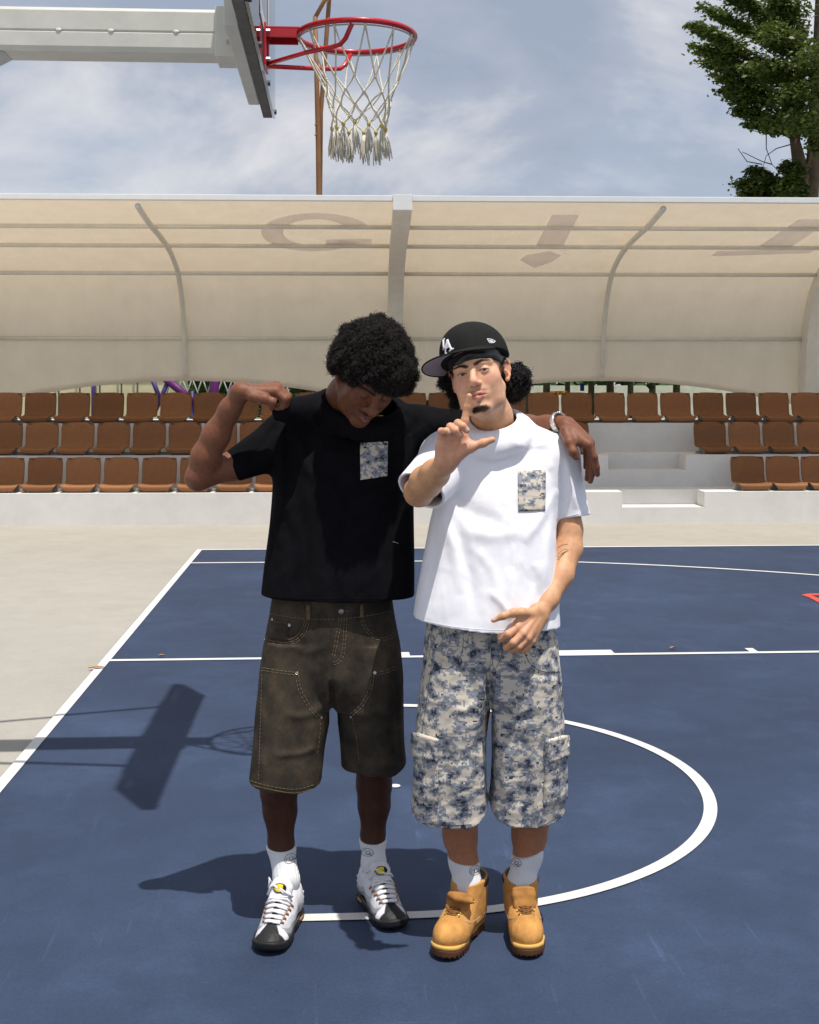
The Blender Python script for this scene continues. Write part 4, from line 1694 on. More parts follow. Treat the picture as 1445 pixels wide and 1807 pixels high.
def local(v, c, R, s=1.0): return ((v - npv(c)) @ R) / s


def mixc(col, w, c):
    return col * (1 - w[:, None]) + np.array(c)[None] * w[:, None]


def foot_frame(toe, heel):
    """ground points of toe tip and heel back, (picture px, py) on the court"""
    t = npv(V(toe[0], toe[1], CAM[2] * FPX / (toe[1] - PY0))); h = npv(V(heel[0], heel[1], CAM[2] * FPX / (heel[1] - PY0)))
    f = t - h; L = np.linalg.norm(f); f /= L
    r = np.array([f[1], -f[0], 0])
    return h, np.stack([r, f, [0, 0, 1]], 1), L


FRA_L = foot_frame((468, 1688), (517, 1612))
FRA_R = foot_frame((702, 1646), (646, 1581))
FRB_L = foot_frame((776, 1698), (841, 1629))
FRB_R = foot_frame((936, 1696), (914, 1623))


def ankle(fr, y, z):
    h, R, L = fr
    return tuple(h + R @ (npv((0, y, z)) * (L / .30)))


# ---- socks
def sock(pts, top, nrm, rib=True):
    s = Solid(); s.chain(pts, k=.02)
    s.func('cut', lambda X: (X - npv(top).astype(F32)) @ npv(nrm).astype(F32), BIGLO, BIGHI)
    return s



# ---- person in white, "B": pose points
B_HC, B_HR = V(845, 661, 3.725), rotm(-7, -13, -13)
B_HS = 1.03
sB_head = head_solid(B_HC, B_HR, B_HS, slit=.0031, nose=.90, lips=1.12, jaw=.93)
hp_ = lambda c, R, s, p: tuple(npv(c) + R @ (npv(p) * s))
B_neck0 = hp_(B_HC, B_HR, B_HS, (0, .030, -.055))
sB_head.frame()
sB_head.chain([B_neck0 + (.056,), V(868, 735, 3.80) + (.058,), V(872, 775, 3.83) + (.066,), V(872, 800, 3.83) + (.08,)], k=.022)
sB_head.cap(V(872, 790, 3.85), V(930, 800, 3.86), .055, .05, k=.05)
sB_head.cap(V(872, 790, 3.85), V(815, 795, 3.86), .055, .05, k=.05)
# throat
sB_head.ball(hp_(B_HC, B_HR, B_HS, (0, -.008, -.112)), .026, k=.03)
sB_head.ball(V(858, 742, 3.757), .010, k=.018)


def hand_palm_B():
    s = Solid()
    w_ = V(786, 822, 3.315)
    mcp = [V(816, 768, 3.300), V(805, 765, 3.302), V(793, 767, 3.305), V(780.5, 774, 3.307)]
    # forearm into wrist
    s.chain([V(738, 868, 3.535) + (.0405,), V(752, 850, 3.46) + (.0425,), V(768, 835, 3.39) + (.036,), V(783, 822, 3.325) + (.0245,)], k=.02)
    s.cap(V(779, 826, 3.33), V(793, 819, 3.33), .0185, k=.018)
    for m_, wr in zip(mcp, [(800, 815), (791, 816), (784, 817), (778, 816)]):
        s.cap(V(wr[0], wr[1], 3.312), m_, .0145, .0118, k=.014)
    s.cap(V(803, 806, 3.302), V(822, 791, 3.296), .0178, .0150, k=.016)      # thenar
    s.cap(V(778, 812, 3.305), V(777, 788, 3.303), .0135, .0125, k=.014)      # hypothenar
    s.chain([V(812, 799, 3.300) + (.0145,), V(831, 789, 3.296) + (.0120,), V(852, 782, 3.294) + (.0098,), V(868.5, 776, 3.295) + (.0083,)], k=.010)
    s.cap(V(820, 775, 3.302), V(828, 786, 3.300), .0085, k=.018)             # web
    s.chain([V(816, 768, 3.300) + (.0115,), V(820, 743, 3.302) + (.0102,), V(824, 719, 3.302) + (.0090,), V(827.6, 699.0, 3.298) + (.0076,)], k=.006)
    s.chain([V(805, 765, 3.302) + (.0113,), V(808.0, 747, 3.281) + (.0106,)], k=.006)
    s.chain([V(808.0, 747, 3.281) + (.0106,), V(816.0, 752, 3.264) + (.0098,), V(823.5, 759.5, 3.268) + (.0084,)], k=.003)
    s.chain([V(793, 767, 3.305) + (.0110,), V(794.5, 753, 3.285) + (.0103,)], k=.006)
    s.chain([V(794.5, 753, 3.285) + (.0103,), V(804.0, 759.5, 3.266) + (.0095,), V(812.5, 767.5, 3.270) + (.0082,)], k=.003)
    s.chain([V(780.5, 774, 3.307) + (.0102,), V(778.5, 761, 3.290) + (.0092,)], k=.006)
    s.chain([V(778.5, 761, 3.290) + (.0092,), V(786.0, 760.5, 3.274) + (.0084,), V(793.0, 763.5, 3.277) + (.0073,)], k=.003)
    # hollow of the palm and its creases
    s.ell(V(800, 790, 3.272), (.014, .013, .016), k=.012, mode='sub')
    return s


sB_armR = Solid()
sB_armR.chain([V(790, 800, 3.83) + (.055,), V(772, 815, 3.76) + (.050,), V(740, 868, 3.545) + (.041,)], k=.02)
sB_armR.group(hand_palm_B(), k=.012)

sB_armL = Solid()
sB_armL.chain([V(983, 805, 3.84) + (.048,), V(997, 850, 3.83) + (.042,), V(1005, 935, 3.80) + (.0365,), V(1004, 968, 3.78) + (.0375,), V(989, 1015, 3.725) + (.0355,), V(967, 1058, 3.665) + (.0275,), V(953, 1080, 3.632) + (.0235,)], k=.02)
sB_armL.cap(V(957, 1084, 3.637), V(944, 1076, 3.622), .0175, k=.016)
km = [V(913, 1107, 3.583), V(922.5, 1118, 3.576), V(931.5, 1126, 3.582), V(939, 1131, 3.598)]
for m_, w_, r_ in zip(km, [(943, 1080), (949, 1084), (954, 1088), (957, 1092)], (.0122, .0120, .0115, .0105)):
    sB_armL.cap(V(w_[0], w_[1], 3.628), m_, .0150, r_, k=.012)
sB_armL.chain([V(940, 1083, 3.615) + (.0155,), V(921, 1081, 3.588) + (.0125,), V(906, 1081.5, 3.576) + (.0112,), V(888, 1087, 3.568) + (.0092,), V(870.5, 1094.5, 3.570) + (.0070,)], k=.010)
sB_armL.cap(V(918, 1092, 3.592), V(910, 1100, 3.588), .008, k=.016)
sB_armL.chain([km[0] + (.0118,), V(896, 1119.5, 3.566) + (.0108,), V(884.5, 1127, 3.580) + (.0098,), V(882.5, 1120, 3.600) + (.0085,)], k=.005)
sB_armL.chain([km[1] + (.0116,), V(905.5, 1134, 3.562) + (.0106,), V(893.5, 1143, 3.578) + (.0095,), V(892, 1138, 3.600) + (.008,)], k=.004)
sB_armL.chain([km[2] + (.0110,), V(915.5, 1141.5, 3.572) + (.0100,), V(904.5, 1147.0, 3.588) + (.009,), V(903, 1142, 3.606) + (.008,)], k=.004)
sB_armL.chain([km[3] + (.0100,), V(927, 1145.5, 3.590) + (.009,), V(917, 1149.5, 3.604) + (.008,)], k=.004)
for a_, b_2 in ((km[0], (946, 1082)), (km[1], (950, 1085)), (km[2], (954, 1089))):      # tendons
    sB_armL.cap(tuple(npv(a_) + [0, -.008, .001]), tuple(npv(V(b_2[0], b_2[1], 3.612))), .0030, .0026, k=.008)

sB_trunk = Solid()
sB_trunk.cap(V(838, 850, 3.84), V(912, 850, 3.84), .09, k=.05)
sB_trunk.cap(V(872, 790, 3.86), V(872, 870, 3.84), .075, .10, k=.05)
sB_trunk.cap(V(845, 940, 3.82), V(900, 940, 3.82), .085, k=.08)
sB_trunk.cap(V(835, 1130, 3.78), V(900, 1130, 3.78), .09, k=.09)
sB_trunk.cap(V(868, 850, 3.84), V(865, 1120, 3.79), .09, k=.06)
sB_trunk.cap(V(838, 840, 3.86), V(790, 803, 3.83), .06, .05, k=.04)
sB_trunk.cap(V(908, 840, 3.86), V(985, 803, 3.84), .06, .05, k=.04)
sB_trunk.cap(V(830, 1150, 3.78), V(812, 1390, 3.735), .080, .058, k=.03)
sB_trunk.cap(V(910, 1150, 3.79), V(935, 1390, 3.765), .080, .060, k=.03)
sB_legs = Solid()
sB_legs.chain([V(812, 1380, 3.735) + (.060,), V(810, 1440, 3.765) + (.0535,), V(812, 1475, 3.775) + (.0485,), V(819, 1520, 3.765) + (.0385,), ankle(FRB_L, .078, .15) + (.0325,), ankle(FRB_L, .075, .10) + (.030,)], k=.02)
sB_legs.chain([V(935, 1380, 3.765) + (.062,), V(936, 1440, 3.795) + (.056,), V(934, 1475, 3.80) + (.050,), V(930, 1515, 3.79) + (.0385,), ankle(FRB_R, .078, .15) + (.0325,), ankle(FRB_R, .075, .10) + (.030,)], k=.02)

# ---- person in black, "A"
A_HR = rotm(42, 26, 8)
A_HS = 1.05
A_HC = tuple(npv(V(658, 731, 3.690)) - A_HR @ (npv((0, -.118, -.030)) * A_HS))      # set by the tip of the nose
sA_head = head_solid(A_HC, A_HR, A_HS, slit=.0005, nose=1.22, lips=1.3, jaw=.98)
sA_head.frame()
A_neck0 = hp_(A_HC, A_HR, A_HS, (0, .040, -.045))
sA_head.chain([A_neck0 + (.060,), V(613, 700, 3.865) + (.061,), V(604, 740, 3.935) + (.062,), V(605, 775, 3.96) + (.070,)], k=.025)
sA_head.cap(V(600, 755, 3.97), V(530, 765, 3.96), .050, .045, k=.05)
sA_head.cap(V(610, 755, 3.97), V(690, 760, 3.98), .050, .045, k=.05)
sA_head.cap(hp_(A_HC, A_HR, A_HS, (-.062, .020, -.03)), V(622, 735, 3.84), .016, .012, k=.03)

sA_armR = Solid()
sA_armR.chain([V(520, 770, 3.93) + (.055,), V(490, 775, 3.91) + (.054,), V(410, 822, 3.83) + (.0410,), V(352, 842, 3.775) + (.0360,)], k=.02)
sA_armR.chain([V(351, 840, 3.775) + (.0365,), V(363, 806, 3.765) + (.0410,), V(381, 768, 3.75) + (.0385,), V(406, 722, 3.72) + (.0295,), V(424, 694, 3.70) + (.0265,)], k=.022)
sA_armR.ball(V(346, 846, 3.775), .026, k=.02)
kA = [V(486, 691, 3.685), V(489, 685, 3.708), V(488, 681, 3.732), V(484, 681, 3.755)]
sA_armR.cap(V(424, 690, 3.69), V(430, 690, 3.725), .0245, k=.02)
for m_, dz, r_ in zip(kA, (3.685, 3.70, 3.72, 3.735), (.0150, .0145, .0140, .0125)):
    sA_armR.cap(V(432, 692, dz), m_, .0185, r_, k=.016)
sA_armR.chain([kA[0] + (.0138,), V(502, 704, 3.682) + (.0125,), V(497, 717, 3.690) + (.011,), V(489, 719, 3.70) + (.0095,)], k=.004)
sA_armR.chain([kA[1] + (.0138,), V(506.5, 702, 3.704) + (.0122,), V(503, 716, 3.712) + (.011,), V(496, 719, 3.72) + (.0095,)], k=.003)
sA_armR.chain([kA[2] + (.0132,), V(508.0, 699, 3.728) + (.0118,), V(505, 712, 3.735) + (.0105,), V(499, 716, 3.74) + (.009,)], k=.003)
sA_armR.chain([kA[3] + (.0120,), V(503, 696, 3.752) + (.0105,), V(502, 708, 3.757) + (.0095,)], k=.003)
sA_armR.chain([V(445, 700, 3.672) + (.0165,), V(466, 704, 3.662) + (.0135,), V(480, 709, 3.665) + (.0115,), V(479, 719, 3.678) + (.0095,)], k=.01)

sA_armL = Solid()
sA_armL.chain([V(735, 757, 3.96) + (.058,), V(752, 755, 3.965) + (.055,), V(830, 757, 4.01) + (.046,), V(890, 757, 4.02) + (.0400,), V(930, 754, 3.96) + (.0365,), V(965, 751, 3.89) + (.0290,), V(990, 748, 3.835) + (.0255,)], k=.02)
kL = [V(1038, 785, 3.735), V(1041, 781, 3.757), V(1039, 778, 3.780), V(1034, 777, 3.800)]
for m_, w_, r_ in zip(kL, [(998, 752, 3.80), (1001, 749, 3.815), (1003, 748, 3.83), (1003, 751, 3.84)], (.0142, .0138, .0132, .0120)):
    sA_armL.cap(V(*w_), m_, .0190, r_, k=.014)
sA_armL.chain([kL[0] + (.0130,), V(1048, 806, 3.733) + (.0112,), V(1052, 824, 3.740) + (.0100,), V(1054, 837, 3.750) + (.0082,)], k=.005)
sA_armL.chain([kL[1] + (.0128,), V(1046.5, 812, 3.757) + (.0112,), V(1045, 834, 3.765) + (.0098,), V(1041.5, 849, 3.772) + (.0082,)], k=.004)
sA_armL.chain([kL[2] + (.0122,), V(1041, 812, 3.780) + (.0106,), V(1038.5, 832, 3.786) + (.0095,), V(1036, 845, 3.79) + (.008,)], k=.004)
sA_armL.chain([kL[3] + (.0110,), V(1035, 806, 3.803) + (.0095,), V(1034, 824, 3.805) + (.0085,)], k=.004)
sA_armL.chain([V(998, 762, 3.775) + (.0185,), V(1004, 781, 3.742) + (.0140,), V(1010.5, 797, 3.728) + (.0118,), V(1016, 807, 3.730) + (.0096,)], k=.012)
sA_armL.cap(V(1010, 774, 3.76), V(1024, 781, 3.748), .011, k=.018)

sA_trunk = Solid()
sA_trunk.cap(V(560, 840, 3.92), V(645, 840, 3.93), .09, k=.05)
sA_trunk.cap(V(600, 780, 3.94), V(600, 1090, 3.90), .095, k=.06)
sA_trunk.cap(V(555, 1120, 3.89), V(620, 1120, 3.91), .085, k=.08)
sA_trunk.cap(V(560, 800, 3.94), V(520, 770, 3.93), .06, .05, k=.04)
sA_trunk.cap(V(650, 800, 3.95), V(735, 760, 3.96), .06, .05, k=.04)
sA_trunk.cap(V(545, 1140, 3.89), V(492, 1345, 3.85), .082, .056, k=.03)
sA_trunk.cap(V(630, 1140, 3.91), V(658, 1345, 3.965), .082, .056, k=.03)
sA_legs = Solid()
sA_legs.chain([V(490, 1330, 3.85) + (.058,), V(492, 1395, 3.865) + (.0535,), V(494, 1430, 3.87) + (.049,), V(496, 1490, 3.86) + (.0365,), ankle(FRA_L, .075, .13) + (.031,), ankle(FRA_L, .075, .08) + (.028,)], k=.02)
sA_legs.chain([V(658, 1330, 3.965) + (.058,), V(660, 1385, 3.985) + (.0525,), V(660, 1420, 3.99) + (.048,), V(658, 1475, 3.985) + (.0355,), ankle(FRA_R, .075, .13) + (.030,), ankle(FRA_R, .075, .08) + (.028,)], k=.02)

JOBS = {}


def job(name, sol, h, **kw): JOBS[name] = (sol, h, kw)


job('B_head', sB_head, .0015)
job('B_armR', sB_armR, .0017)
job('B_armL', sB_armL, .0018)
job('B_trunk', sB_trunk, .010)
job('B_legs', sB_legs, .0030)
job('A_head', sA_head, .0017)
job('A_armR', sA_armR, .0020)
job('A_armL', sA_armL, .0020)
job('A_trunk', sA_trunk, .010)
job('A_legs', sA_legs, .0030)

# ------------------------------------------------------------------ clothes (solids)
def zline(pts, d):
    P = sorted([V(x, y, d) for x, y in pts])
    xs, zs = [p[0] for p in P], [p[2] for p in P]

    def f(X): return (np.interp(X[..., 0], xs, zs).astype(F32) - X[..., 2])
    return f


BIGLO, BIGHI = (-9, -9, -9), (9, 9, 9)


def secs(rows, D, cy, b):
    """rows (py, xl, xr) at depth D; cy, b = lists of centre depth and half thickness"""
    out = []
    for i, (py, xl, xr) in enumerate(rows):
        c, bb = cy[i], b[i]
        l_, r_ = V(xl, py, D), V(xr, py, D)
        out.append((l_[2], (l_[0] + r_[0]) / 2, c, (r_[0] - l_[0]) / 2, bb))
    return out


def ring_frame(C, a, f):
    C, a, f = npv(C), npv(a), npv(f)
    n_ = np.cross(a, f); n_ /= np.linalg.norm(n_)
    if n_[2] < 0: n_ = -n_
    return C, a, f, n_


def neck_hole(ring, grow=0.0):
    C, a, f, n_ = ring
    ua, uf = a / (a @ a), f / (f @ f)

    def fn(X):
        q = X - C.astype(F32)
        u, w = q @ ua.astype(F32), q @ uf.astype(F32)
        d = (np.sqrt(u * u + w * w) - 1) * F32(.08) - F32(grow)
        return np.maximum(d, F32(-.020) - q @ n_.astype(F32))
    return fn


def collar_mesh(ring, w=.0105, th=.0030, n=64):
    """a flat knitted band lying outward and down from the neck edge"""
    C, a, f, n_ = ring
    V_, F_ = [], []
    m = 12
    for i in range(n):
        t = 2 * math.pi * i / n
        o = a * math.cos(t) + f * math.sin(t)
        c = C + o
        out = o / np.linalg.norm(o)
        d = out * .80 - n_ * .60; d /= np.linalg.norm(d)
        u = np.cross(np.cross(out, n_), d); u /= np.linalg.norm(u)
        if u @ n_ < 0: u = -u
        c = c + d * w * .8 + u * .0025
        for j in range(m):
            p = 2 * math.pi * j / m
            cc, ss_ = math.cos(p), math.sin(p)
            V_.append(tuple(c + d * (w * (abs(cc) ** .7) * (1 if cc > 0 else -1)) + u * (th * (abs(ss_) ** .7) * (1 if ss_ > 0 else -1))))
    for i in range(n):
        for j in range(m):
            F_.append((i * m + j, i * m + (j + 1) % m, ((i + 1) % n) * m + (j + 1) % m, ((i + 1) % n) * m + j))
    return mesh_from(V_, F_, True)


def ripple(amp, sx, sz, seed):
    """shallow uneven drape over a whole garment"""
    r_ = np.random.default_rng(seed)
    K = [(r_.uniform(-1, 1) * sx, r_.uniform(-.6, .6) * sx, r_.uniform(-1, 1) * sz, r_.uniform(0, 6.28)) for _ in range(7)]

    def f(X):
        d = np.zeros(X.shape[:-1], F32)
        for a, b, c, p in K: d += np.sin(X[..., 0] * F32(a) + X[..., 1] * F32(b) + X[..., 2] * F32(c) + F32(p))
        return d * F32(amp / 3)
    return f


B_RING = ring_frame(V(870, 744, 3.815), (.070, .0, .0125), (.003, -.088, -.026))
A_RING = ring_frame(V(636, 712, 3.895), (.112, .0, -.014), (-.005, -.092, -.040))

# ---- white tee
def rise(g, ring, r, shr, k=.05, n=20):
    C, a, f, n_ = ring
    P = []
    for i in range(n + 1):
        t = 2 * math.pi * i / n
        o = a * math.cos(t) + f * math.sin(t)
        o = o + o / np.linalg.norm(o) * .013
        P.append(tuple(C + o - n_ * .0155) + (r - shr,))
    g.chain(P, k=k)
    P2 = []
    for i in range(n + 1):
        t = 2 * math.pi * i / n
        o = a * math.cos(t) + f * math.sin(t)
        back = max(0.0, -math.sin(t))                       # the nape is built up more than the front
        o = o + o / np.linalg.norm(o) * .022
        P2.append(tuple(C + o - n_ * (.046 - .012 * back)) + (.020 + .010 * back - shr,))
    g.chain(P2, k=k)


def teeB(shr):
    g = Solid()
    rows = [(1140, 726, 990), (1105, 727, 990), (1050, 734, 988), (985, 746, 985), (930, 757, 984), (890, 768, 984), (855, 775, 988), (815, 785, 985), (795, 800, 970)]
    g.loft(secs(rows, 3.72, [3.735, 3.74, 3.75, 3.77, 3.785, 3.80, 3.81, 3.83, 3.84], [.150, .148, .142, .136, .132, .130, .126, .105, .09]), n=2.6, shrink=shr, ext=(.12, 0), k=.0)
    g.cap(V(838, 790, 3.83), V(786, 806, 3.83), .082 - shr, .072 - shr, k=.05)
    g.cap(V(905, 786, 3.84), V(980, 806, 3.84), .084 - shr, .066 - shr, k=.05)
    g.cap(V(866, 775, 3.85), V(880, 775, 3.85), .085 - shr, k=.05)
    rise(g, B_RING, .0125, shr, .022)
    sl = Solid(); sl.cap(V(790, 812, 3.82), V(738, 872, 3.555), .082 - shr, .070 - shr, k=0)
    sr = Solid(); sr.cap(V(982, 812, 3.835), V(1012, 918, 3.81), .070 - shr, .0535 - shr, k=0)
    return g, sl, sr


gB, slB, srB = teeB(0.0)
p0_, p1_ = npv(V(790, 812, 3.82)), npv(V(738, 872, 3.555))
axL = (p1_ - p0_) / np.linalg.norm(p1_ - p0_)
axL2 = axL + npv((-.15, .35, -.55)); axL2 /= np.linalg.norm(axL2)
teeBs = Solid()
teeBs.group(gB, k=0)
teeBs.group(slB, k=.035, cut=[(tuple(p1_ - axL * .030), tuple(axL2))])
teeBs.group(srB, k=.03, cut=[(V(1010, 912, 3.81), (.10, -.05, -1))])
teeBs.func('cut', zline([(700, 1093), (728, 1098.5), (790, 1111), (850, 1117.5), (920, 1119), (988, 1119.5), (1020, 1120)], 3.60), (-9, -9, .4), (9, 9, 1.1))
foldsB = [
    ([(985, 862), (960, 905), (925, 960)], .006, 9), ([(982, 880), (970, 950), (965, 1040)], .006, 10), ([(800, 870), (830, 905), (890, 925)], -.006, 14),
    ([(775, 905), (800, 960), (812, 1050)], .006, 11), ([(790, 900), (826, 1000), (842, 1100)], -.004, 10), ([(900, 1000), (905, 1050), (890, 1110)], .004, 10),
    ([(940, 1000), (952, 1060), (950, 1115)], -.005, 9), ([(830, 960), (870, 1010), (880, 1080)], .004, 10), ([(770, 930), (764, 1010), (752, 1090)], -.004, 9),
    ([(905, 1092), (890, 1070), (860, 1040)], .004, 7), ([(930, 1085), (945, 1040), (950, 990)], .004, 8),
    ([(1000, 800), (1008, 850), (1018, 900)], .007, 6), ([(990, 820), (994, 860), (992, 915)], -.006, 5), ([(1015, 830), (1028, 870), (1035, 900)], -.004, 4),
    ([(800, 800), (770, 830), (745, 860)], -.004, 8), ([(778, 790), (752, 812), (735, 842)], .005, 6), ([(900, 775), (940, 800), (975, 830)], .004, 9),
    ([(840, 775), (860, 800), (905, 830)], .003, 10), ([(812, 930), (860, 945), (930, 940)], .004, 12),
]
teeBs.func('disp', fold_field(foldsB), (-9, -9, .7), (9, 3.83, 1.7))
teeBs.func('disp', ripple(.0022, 26, 11, 5), (-9, -9, .7), (9, 9, 1.7))
gi, sli, sri = teeB(.008)
inn = Solid(); inn.group(gi, k=0); inn.group(sli, k=.035); inn.group(sri, k=.03)
inn.func('disp', fold_field(foldsB), BIGLO, BIGHI)
inn.func('disp', ripple(.0022, 26, 11, 5), BIGLO, BIGHI)
teeBs.group(inn, k=0, mode='sub')
teeBs.func('sub', neck_hole(B_RING), npv(V(870, 744, 3.815)) - .13, npv(V(870, 744, 3.815)) + .13, k=0)
job('B_tee', teeBs, .0031)

# ---- black tee
def teeA(shr):
    g = Solid()
    rows = [(1100, 456, 733), (1062, 459, 730), (1000, 465, 730), (930, 474, 729), (870, 479, 729), (830, 480, 731), (795, 486, 736), (770, 500, 735)]
    g.loft(secs(rows, 3.86, [3.895, 3.895, 3.90, 3.905, 3.91, 3.915, 3.92, 3.93], [.148, .146, .140, .134, .130, .124, .110, .095]), n=2.6, shrink=shr, ext=(.12, 0), k=0)
    g.cap(V(585, 752, 3.93), V(505, 770, 3.92), .080 - shr, .070 - shr, k=.05)
    g.cap(V(655, 752, 3.95), V(742, 757, 3.96), .082 - shr, .072 - shr, k=.05)
    g.cap(V(610, 752, 3.94), V(650, 752, 3.94), .085 - shr, k=.05)
    g.cap(V(575, 722, 3.90), V(500, 724, 3.735), .055 - shr, .024 - shr, k=.05)           # cloth drawn up by the fist
    g.cap(V(560, 740, 3.86), V(505, 722, 3.74), .05 - shr, .02 - shr, k=.05)
    rise(g, A_RING, .0125, shr, .024)
    sl = Solid(); sl.cap(V(510, 775, 3.915), V(408, 824, 3.83), .080 - shr, .0485 - shr, k=0)
    sr = Solid(); sr.cap(V(735, 760, 3.965), V(848, 757, 4.012), .075 - shr, .058 - shr, k=0)
    return g, sl, sr


gA, slA, srA = teeA(0)
teeAs = Solid()
teeAs.group(gA, k=0)
teeAs.group(slA, k=.04, cut=[(V(411, 824, 3.83), (-.87, -.1, -.38))])
teeAs.group(srA, k=.03, cut=[(V(838, 757, 4.01), (1, .2, 0))])
teeAs.func('cut', zline([(440, 1057), (459, 1058), (520, 1063), (600, 1064.5), (728, 1063), (740, 1063)], 3.75), (-9, -9, .4), (9, 9, 1.2))
foldsA = [
    ([(560, 712), (640, 752), (720, 742)], .010, 9), ([(540, 725), (600, 768), (690, 775)], -.006, 10), ([(525, 735), (590, 800), (700, 805)], .010, 11),
    ([(512, 735), (545, 830), (610, 880)], .010, 12), ([(505, 740), (515, 850), (540, 950)], -.008, 11), ([(500, 735), (495, 830), (500, 920)], .009, 9),
    ([(498, 728), (470, 755), (425, 790)], .005, 8), ([(500, 735), (465, 785), (430, 825)], -.005, 8), ([(500, 745), (480, 800), (470, 830)], .006, 8),
    ([(555, 840), (555, 950), (560, 1055)], .006, 14), ([(690, 800), (700, 900), (712, 1055)], -.006, 12), ([(640, 900), (650, 980), (640, 1060)], .004, 14),
    ([(730, 850), (700, 880), (640, 900)], .005, 10), ([(500, 900), (520, 980), (515, 1055)], -.005, 11), ([(735, 735), (720, 790), (725, 850)], -.008, 8), ([(700, 760), (712, 800), (705, 860)], .006, 8),
]
teeAs.func('disp', fold_field(foldsA), (-9, -9, .7), (9, 3.92, 1.75))
teeAs.func('disp', ripple(.0025, 26, 12, 8), (-9, -9, .7), (9, 9, 1.7))
gi, sli, sri = teeA(.008)
inn = Solid(); inn.group(gi, k=0); inn.group(sli, k=.04); inn.group(sri, k=.03)
inn.func('disp', fold_field(foldsA), BIGLO, BIGHI)
inn.func('disp', ripple(.0025, 26, 12, 8), BIGLO, BIGHI)
teeAs.group(inn, k=0, mode='sub')
teeAs.func('sub', neck_hole(A_RING), npv(V(636, 712, 3.895)) - .16, npv(V(636, 712, 3.895)) + .16, k=0)
job('A_tee', teeAs, .0033)

# ---- shorts
def shortsB(shr):
    s = Solid()
    s.loft(secs([(1275, 765, 978), (1232, 745, 998), (1200, 747, 996), (1150, 750, 992), (1095, 756, 985)], 3.66, [3.748, 3.748, 3.75, 3.755, 3.76], [.088, .118, .124, .122, .118]), n=2.3, shrink=shr, k=0, closed=True)
    lg = Solid()
    lg.loft(secs([(1500, 720, 866), (1450, 725, 867), (1400, 729, 869), (1330, 731, 871), (1260, 738, 872), (1200, 746, 866), (1140, 756, 864)], 3.66, [3.735, 3.735, 3.735, 3.738, 3.742, 3.748, 3.752], [.108, .110, .114, .119, .124, .122, .112]), n=2.5, shrink=shr, ext=(.05, 0), k=0)
    lg.loft(secs([(1500, 858, 1008), (1450, 857, 1004), (1400, 856, 1004), (1330, 855, 1004), (1260, 855, 1001), (1200, 864, 997), (1140, 866, 988)], 3.66, [3.765, 3.765, 3.765, 3.763, 3.758, 3.755, 3.755], [.108, .110, .114, .119, .124, .122, .112]), n=2.5, shrink=shr, ext=(.05, 0), k=.016)
    s.group(lg, k=.004)
    return s


def shorts_solid(fn, hem, D, folds, seed, top):
    s = Solid(); s.group(fn(0), k=0)
    s.func('cut', zline(hem, D), (-9, -9, .2), (9, 9, .62))
    s.func('cut', lambda X: X[..., 2] - F32(top), (-9, -9, top - .1), (9, 9, 2))
    s.func('disp', fold_field(folds), (-9, -9, .2), (9, 3.9, 1.2))
    s.func('disp', ripple(.0022, 30, 13, seed), (-9, -9, .2), (9, 9, 1.2))
    i_ = Solid(); i_.group(fn(.008), k=0)
    i_.func('disp', fold_field(folds), BIGLO, BIGHI)
    i_.func('disp', ripple(.0022, 30, 13, seed), BIGLO, BIGHI)
    s.group(i_, k=0, mode='sub')
    return s


foldsSB = [([(862, 1165), (864, 1230), (864, 1300), (863, 1440)], -.035, 7), ([(852, 1190), (842, 1290), (822, 1430)], .009, 10), ([(860, 1250), (840, 1330), (838, 1455)], -.010, 9), ([(870, 1260), (890, 1340), (893, 1440)], .008, 10), ([(868, 1225), (895, 1240), (935, 1222)], .005, 6), ([(868, 1240), (905, 1268), (955, 1262)], -.006, 7),
           ([(858, 1230), (825, 1252), (790, 1250)], .005, 7), ([(760, 1150), (800, 1168), (850, 1160)], .004, 6), ([(900, 1160), (940, 1190), (990, 1190)], -.005, 6),
           ([(950, 1290), (944, 1380), (950, 1455)], .007, 8), ([(783, 1290), (788, 1370), (780, 1450)], -.006, 8), ([(915, 1270), (920, 1360), (915, 1440)], -.006, 9), ([(805, 1270), (806, 1340), (802, 1430)], .005, 9)]
job('B_shorts', shorts_solid(shortsB, [(700, 1449), (726, 1452), (745, 1458), (790, 1464), (830, 1464), (848, 1456), (860, 1441), (866, 1439), (880, 1456), (905, 1467), (950, 1468), (984, 1461), (1002, 1452), (1020, 1447)], 3.63, foldsSB, 3, V(870, 1096, 3.66)[2]), .0034)


def shortsA(shr):
    s = Solid()
    s.loft(secs([(1262, 470, 692), (1225, 452, 711), (1195, 453, 710), (1150, 459, 706), (1100, 468, 697), (1055, 474, 690)], 3.78, [3.885, 3.885, 3.885, 3.89, 3.89, 3.89], [.088, .116, .122, .120, .116, .114]), n=2.3, shrink=shr, k=0, closed=True)
    lg = Solid()
    lg.loft(secs([(1440, 431, 567), (1390, 435, 565), (1330, 441, 571), (1270, 446, 582), (1200, 453, 590), (1140, 463, 592)], 3.78, [3.85, 3.85, 3.86, 3.872, 3.882, 3.886], [.108, .110, .115, .120, .121, .112]), n=2.5, shrink=shr, ext=(.05, 0), k=0)
    lg.loft(secs([(1440, 597, 724), (1390, 598, 720), (1330, 596, 714), (1270, 590, 712.5), (1200, 580, 710), (1140, 578, 701)], 3.80, [3.95, 3.95, 3.93, 3.91, 3.895, 3.892], [.106, .108, .113, .119, .121, .112]), n=2.5, shrink=shr, ext=(.05, 0), k=.016)
    s.group(lg, k=.004)
    return s


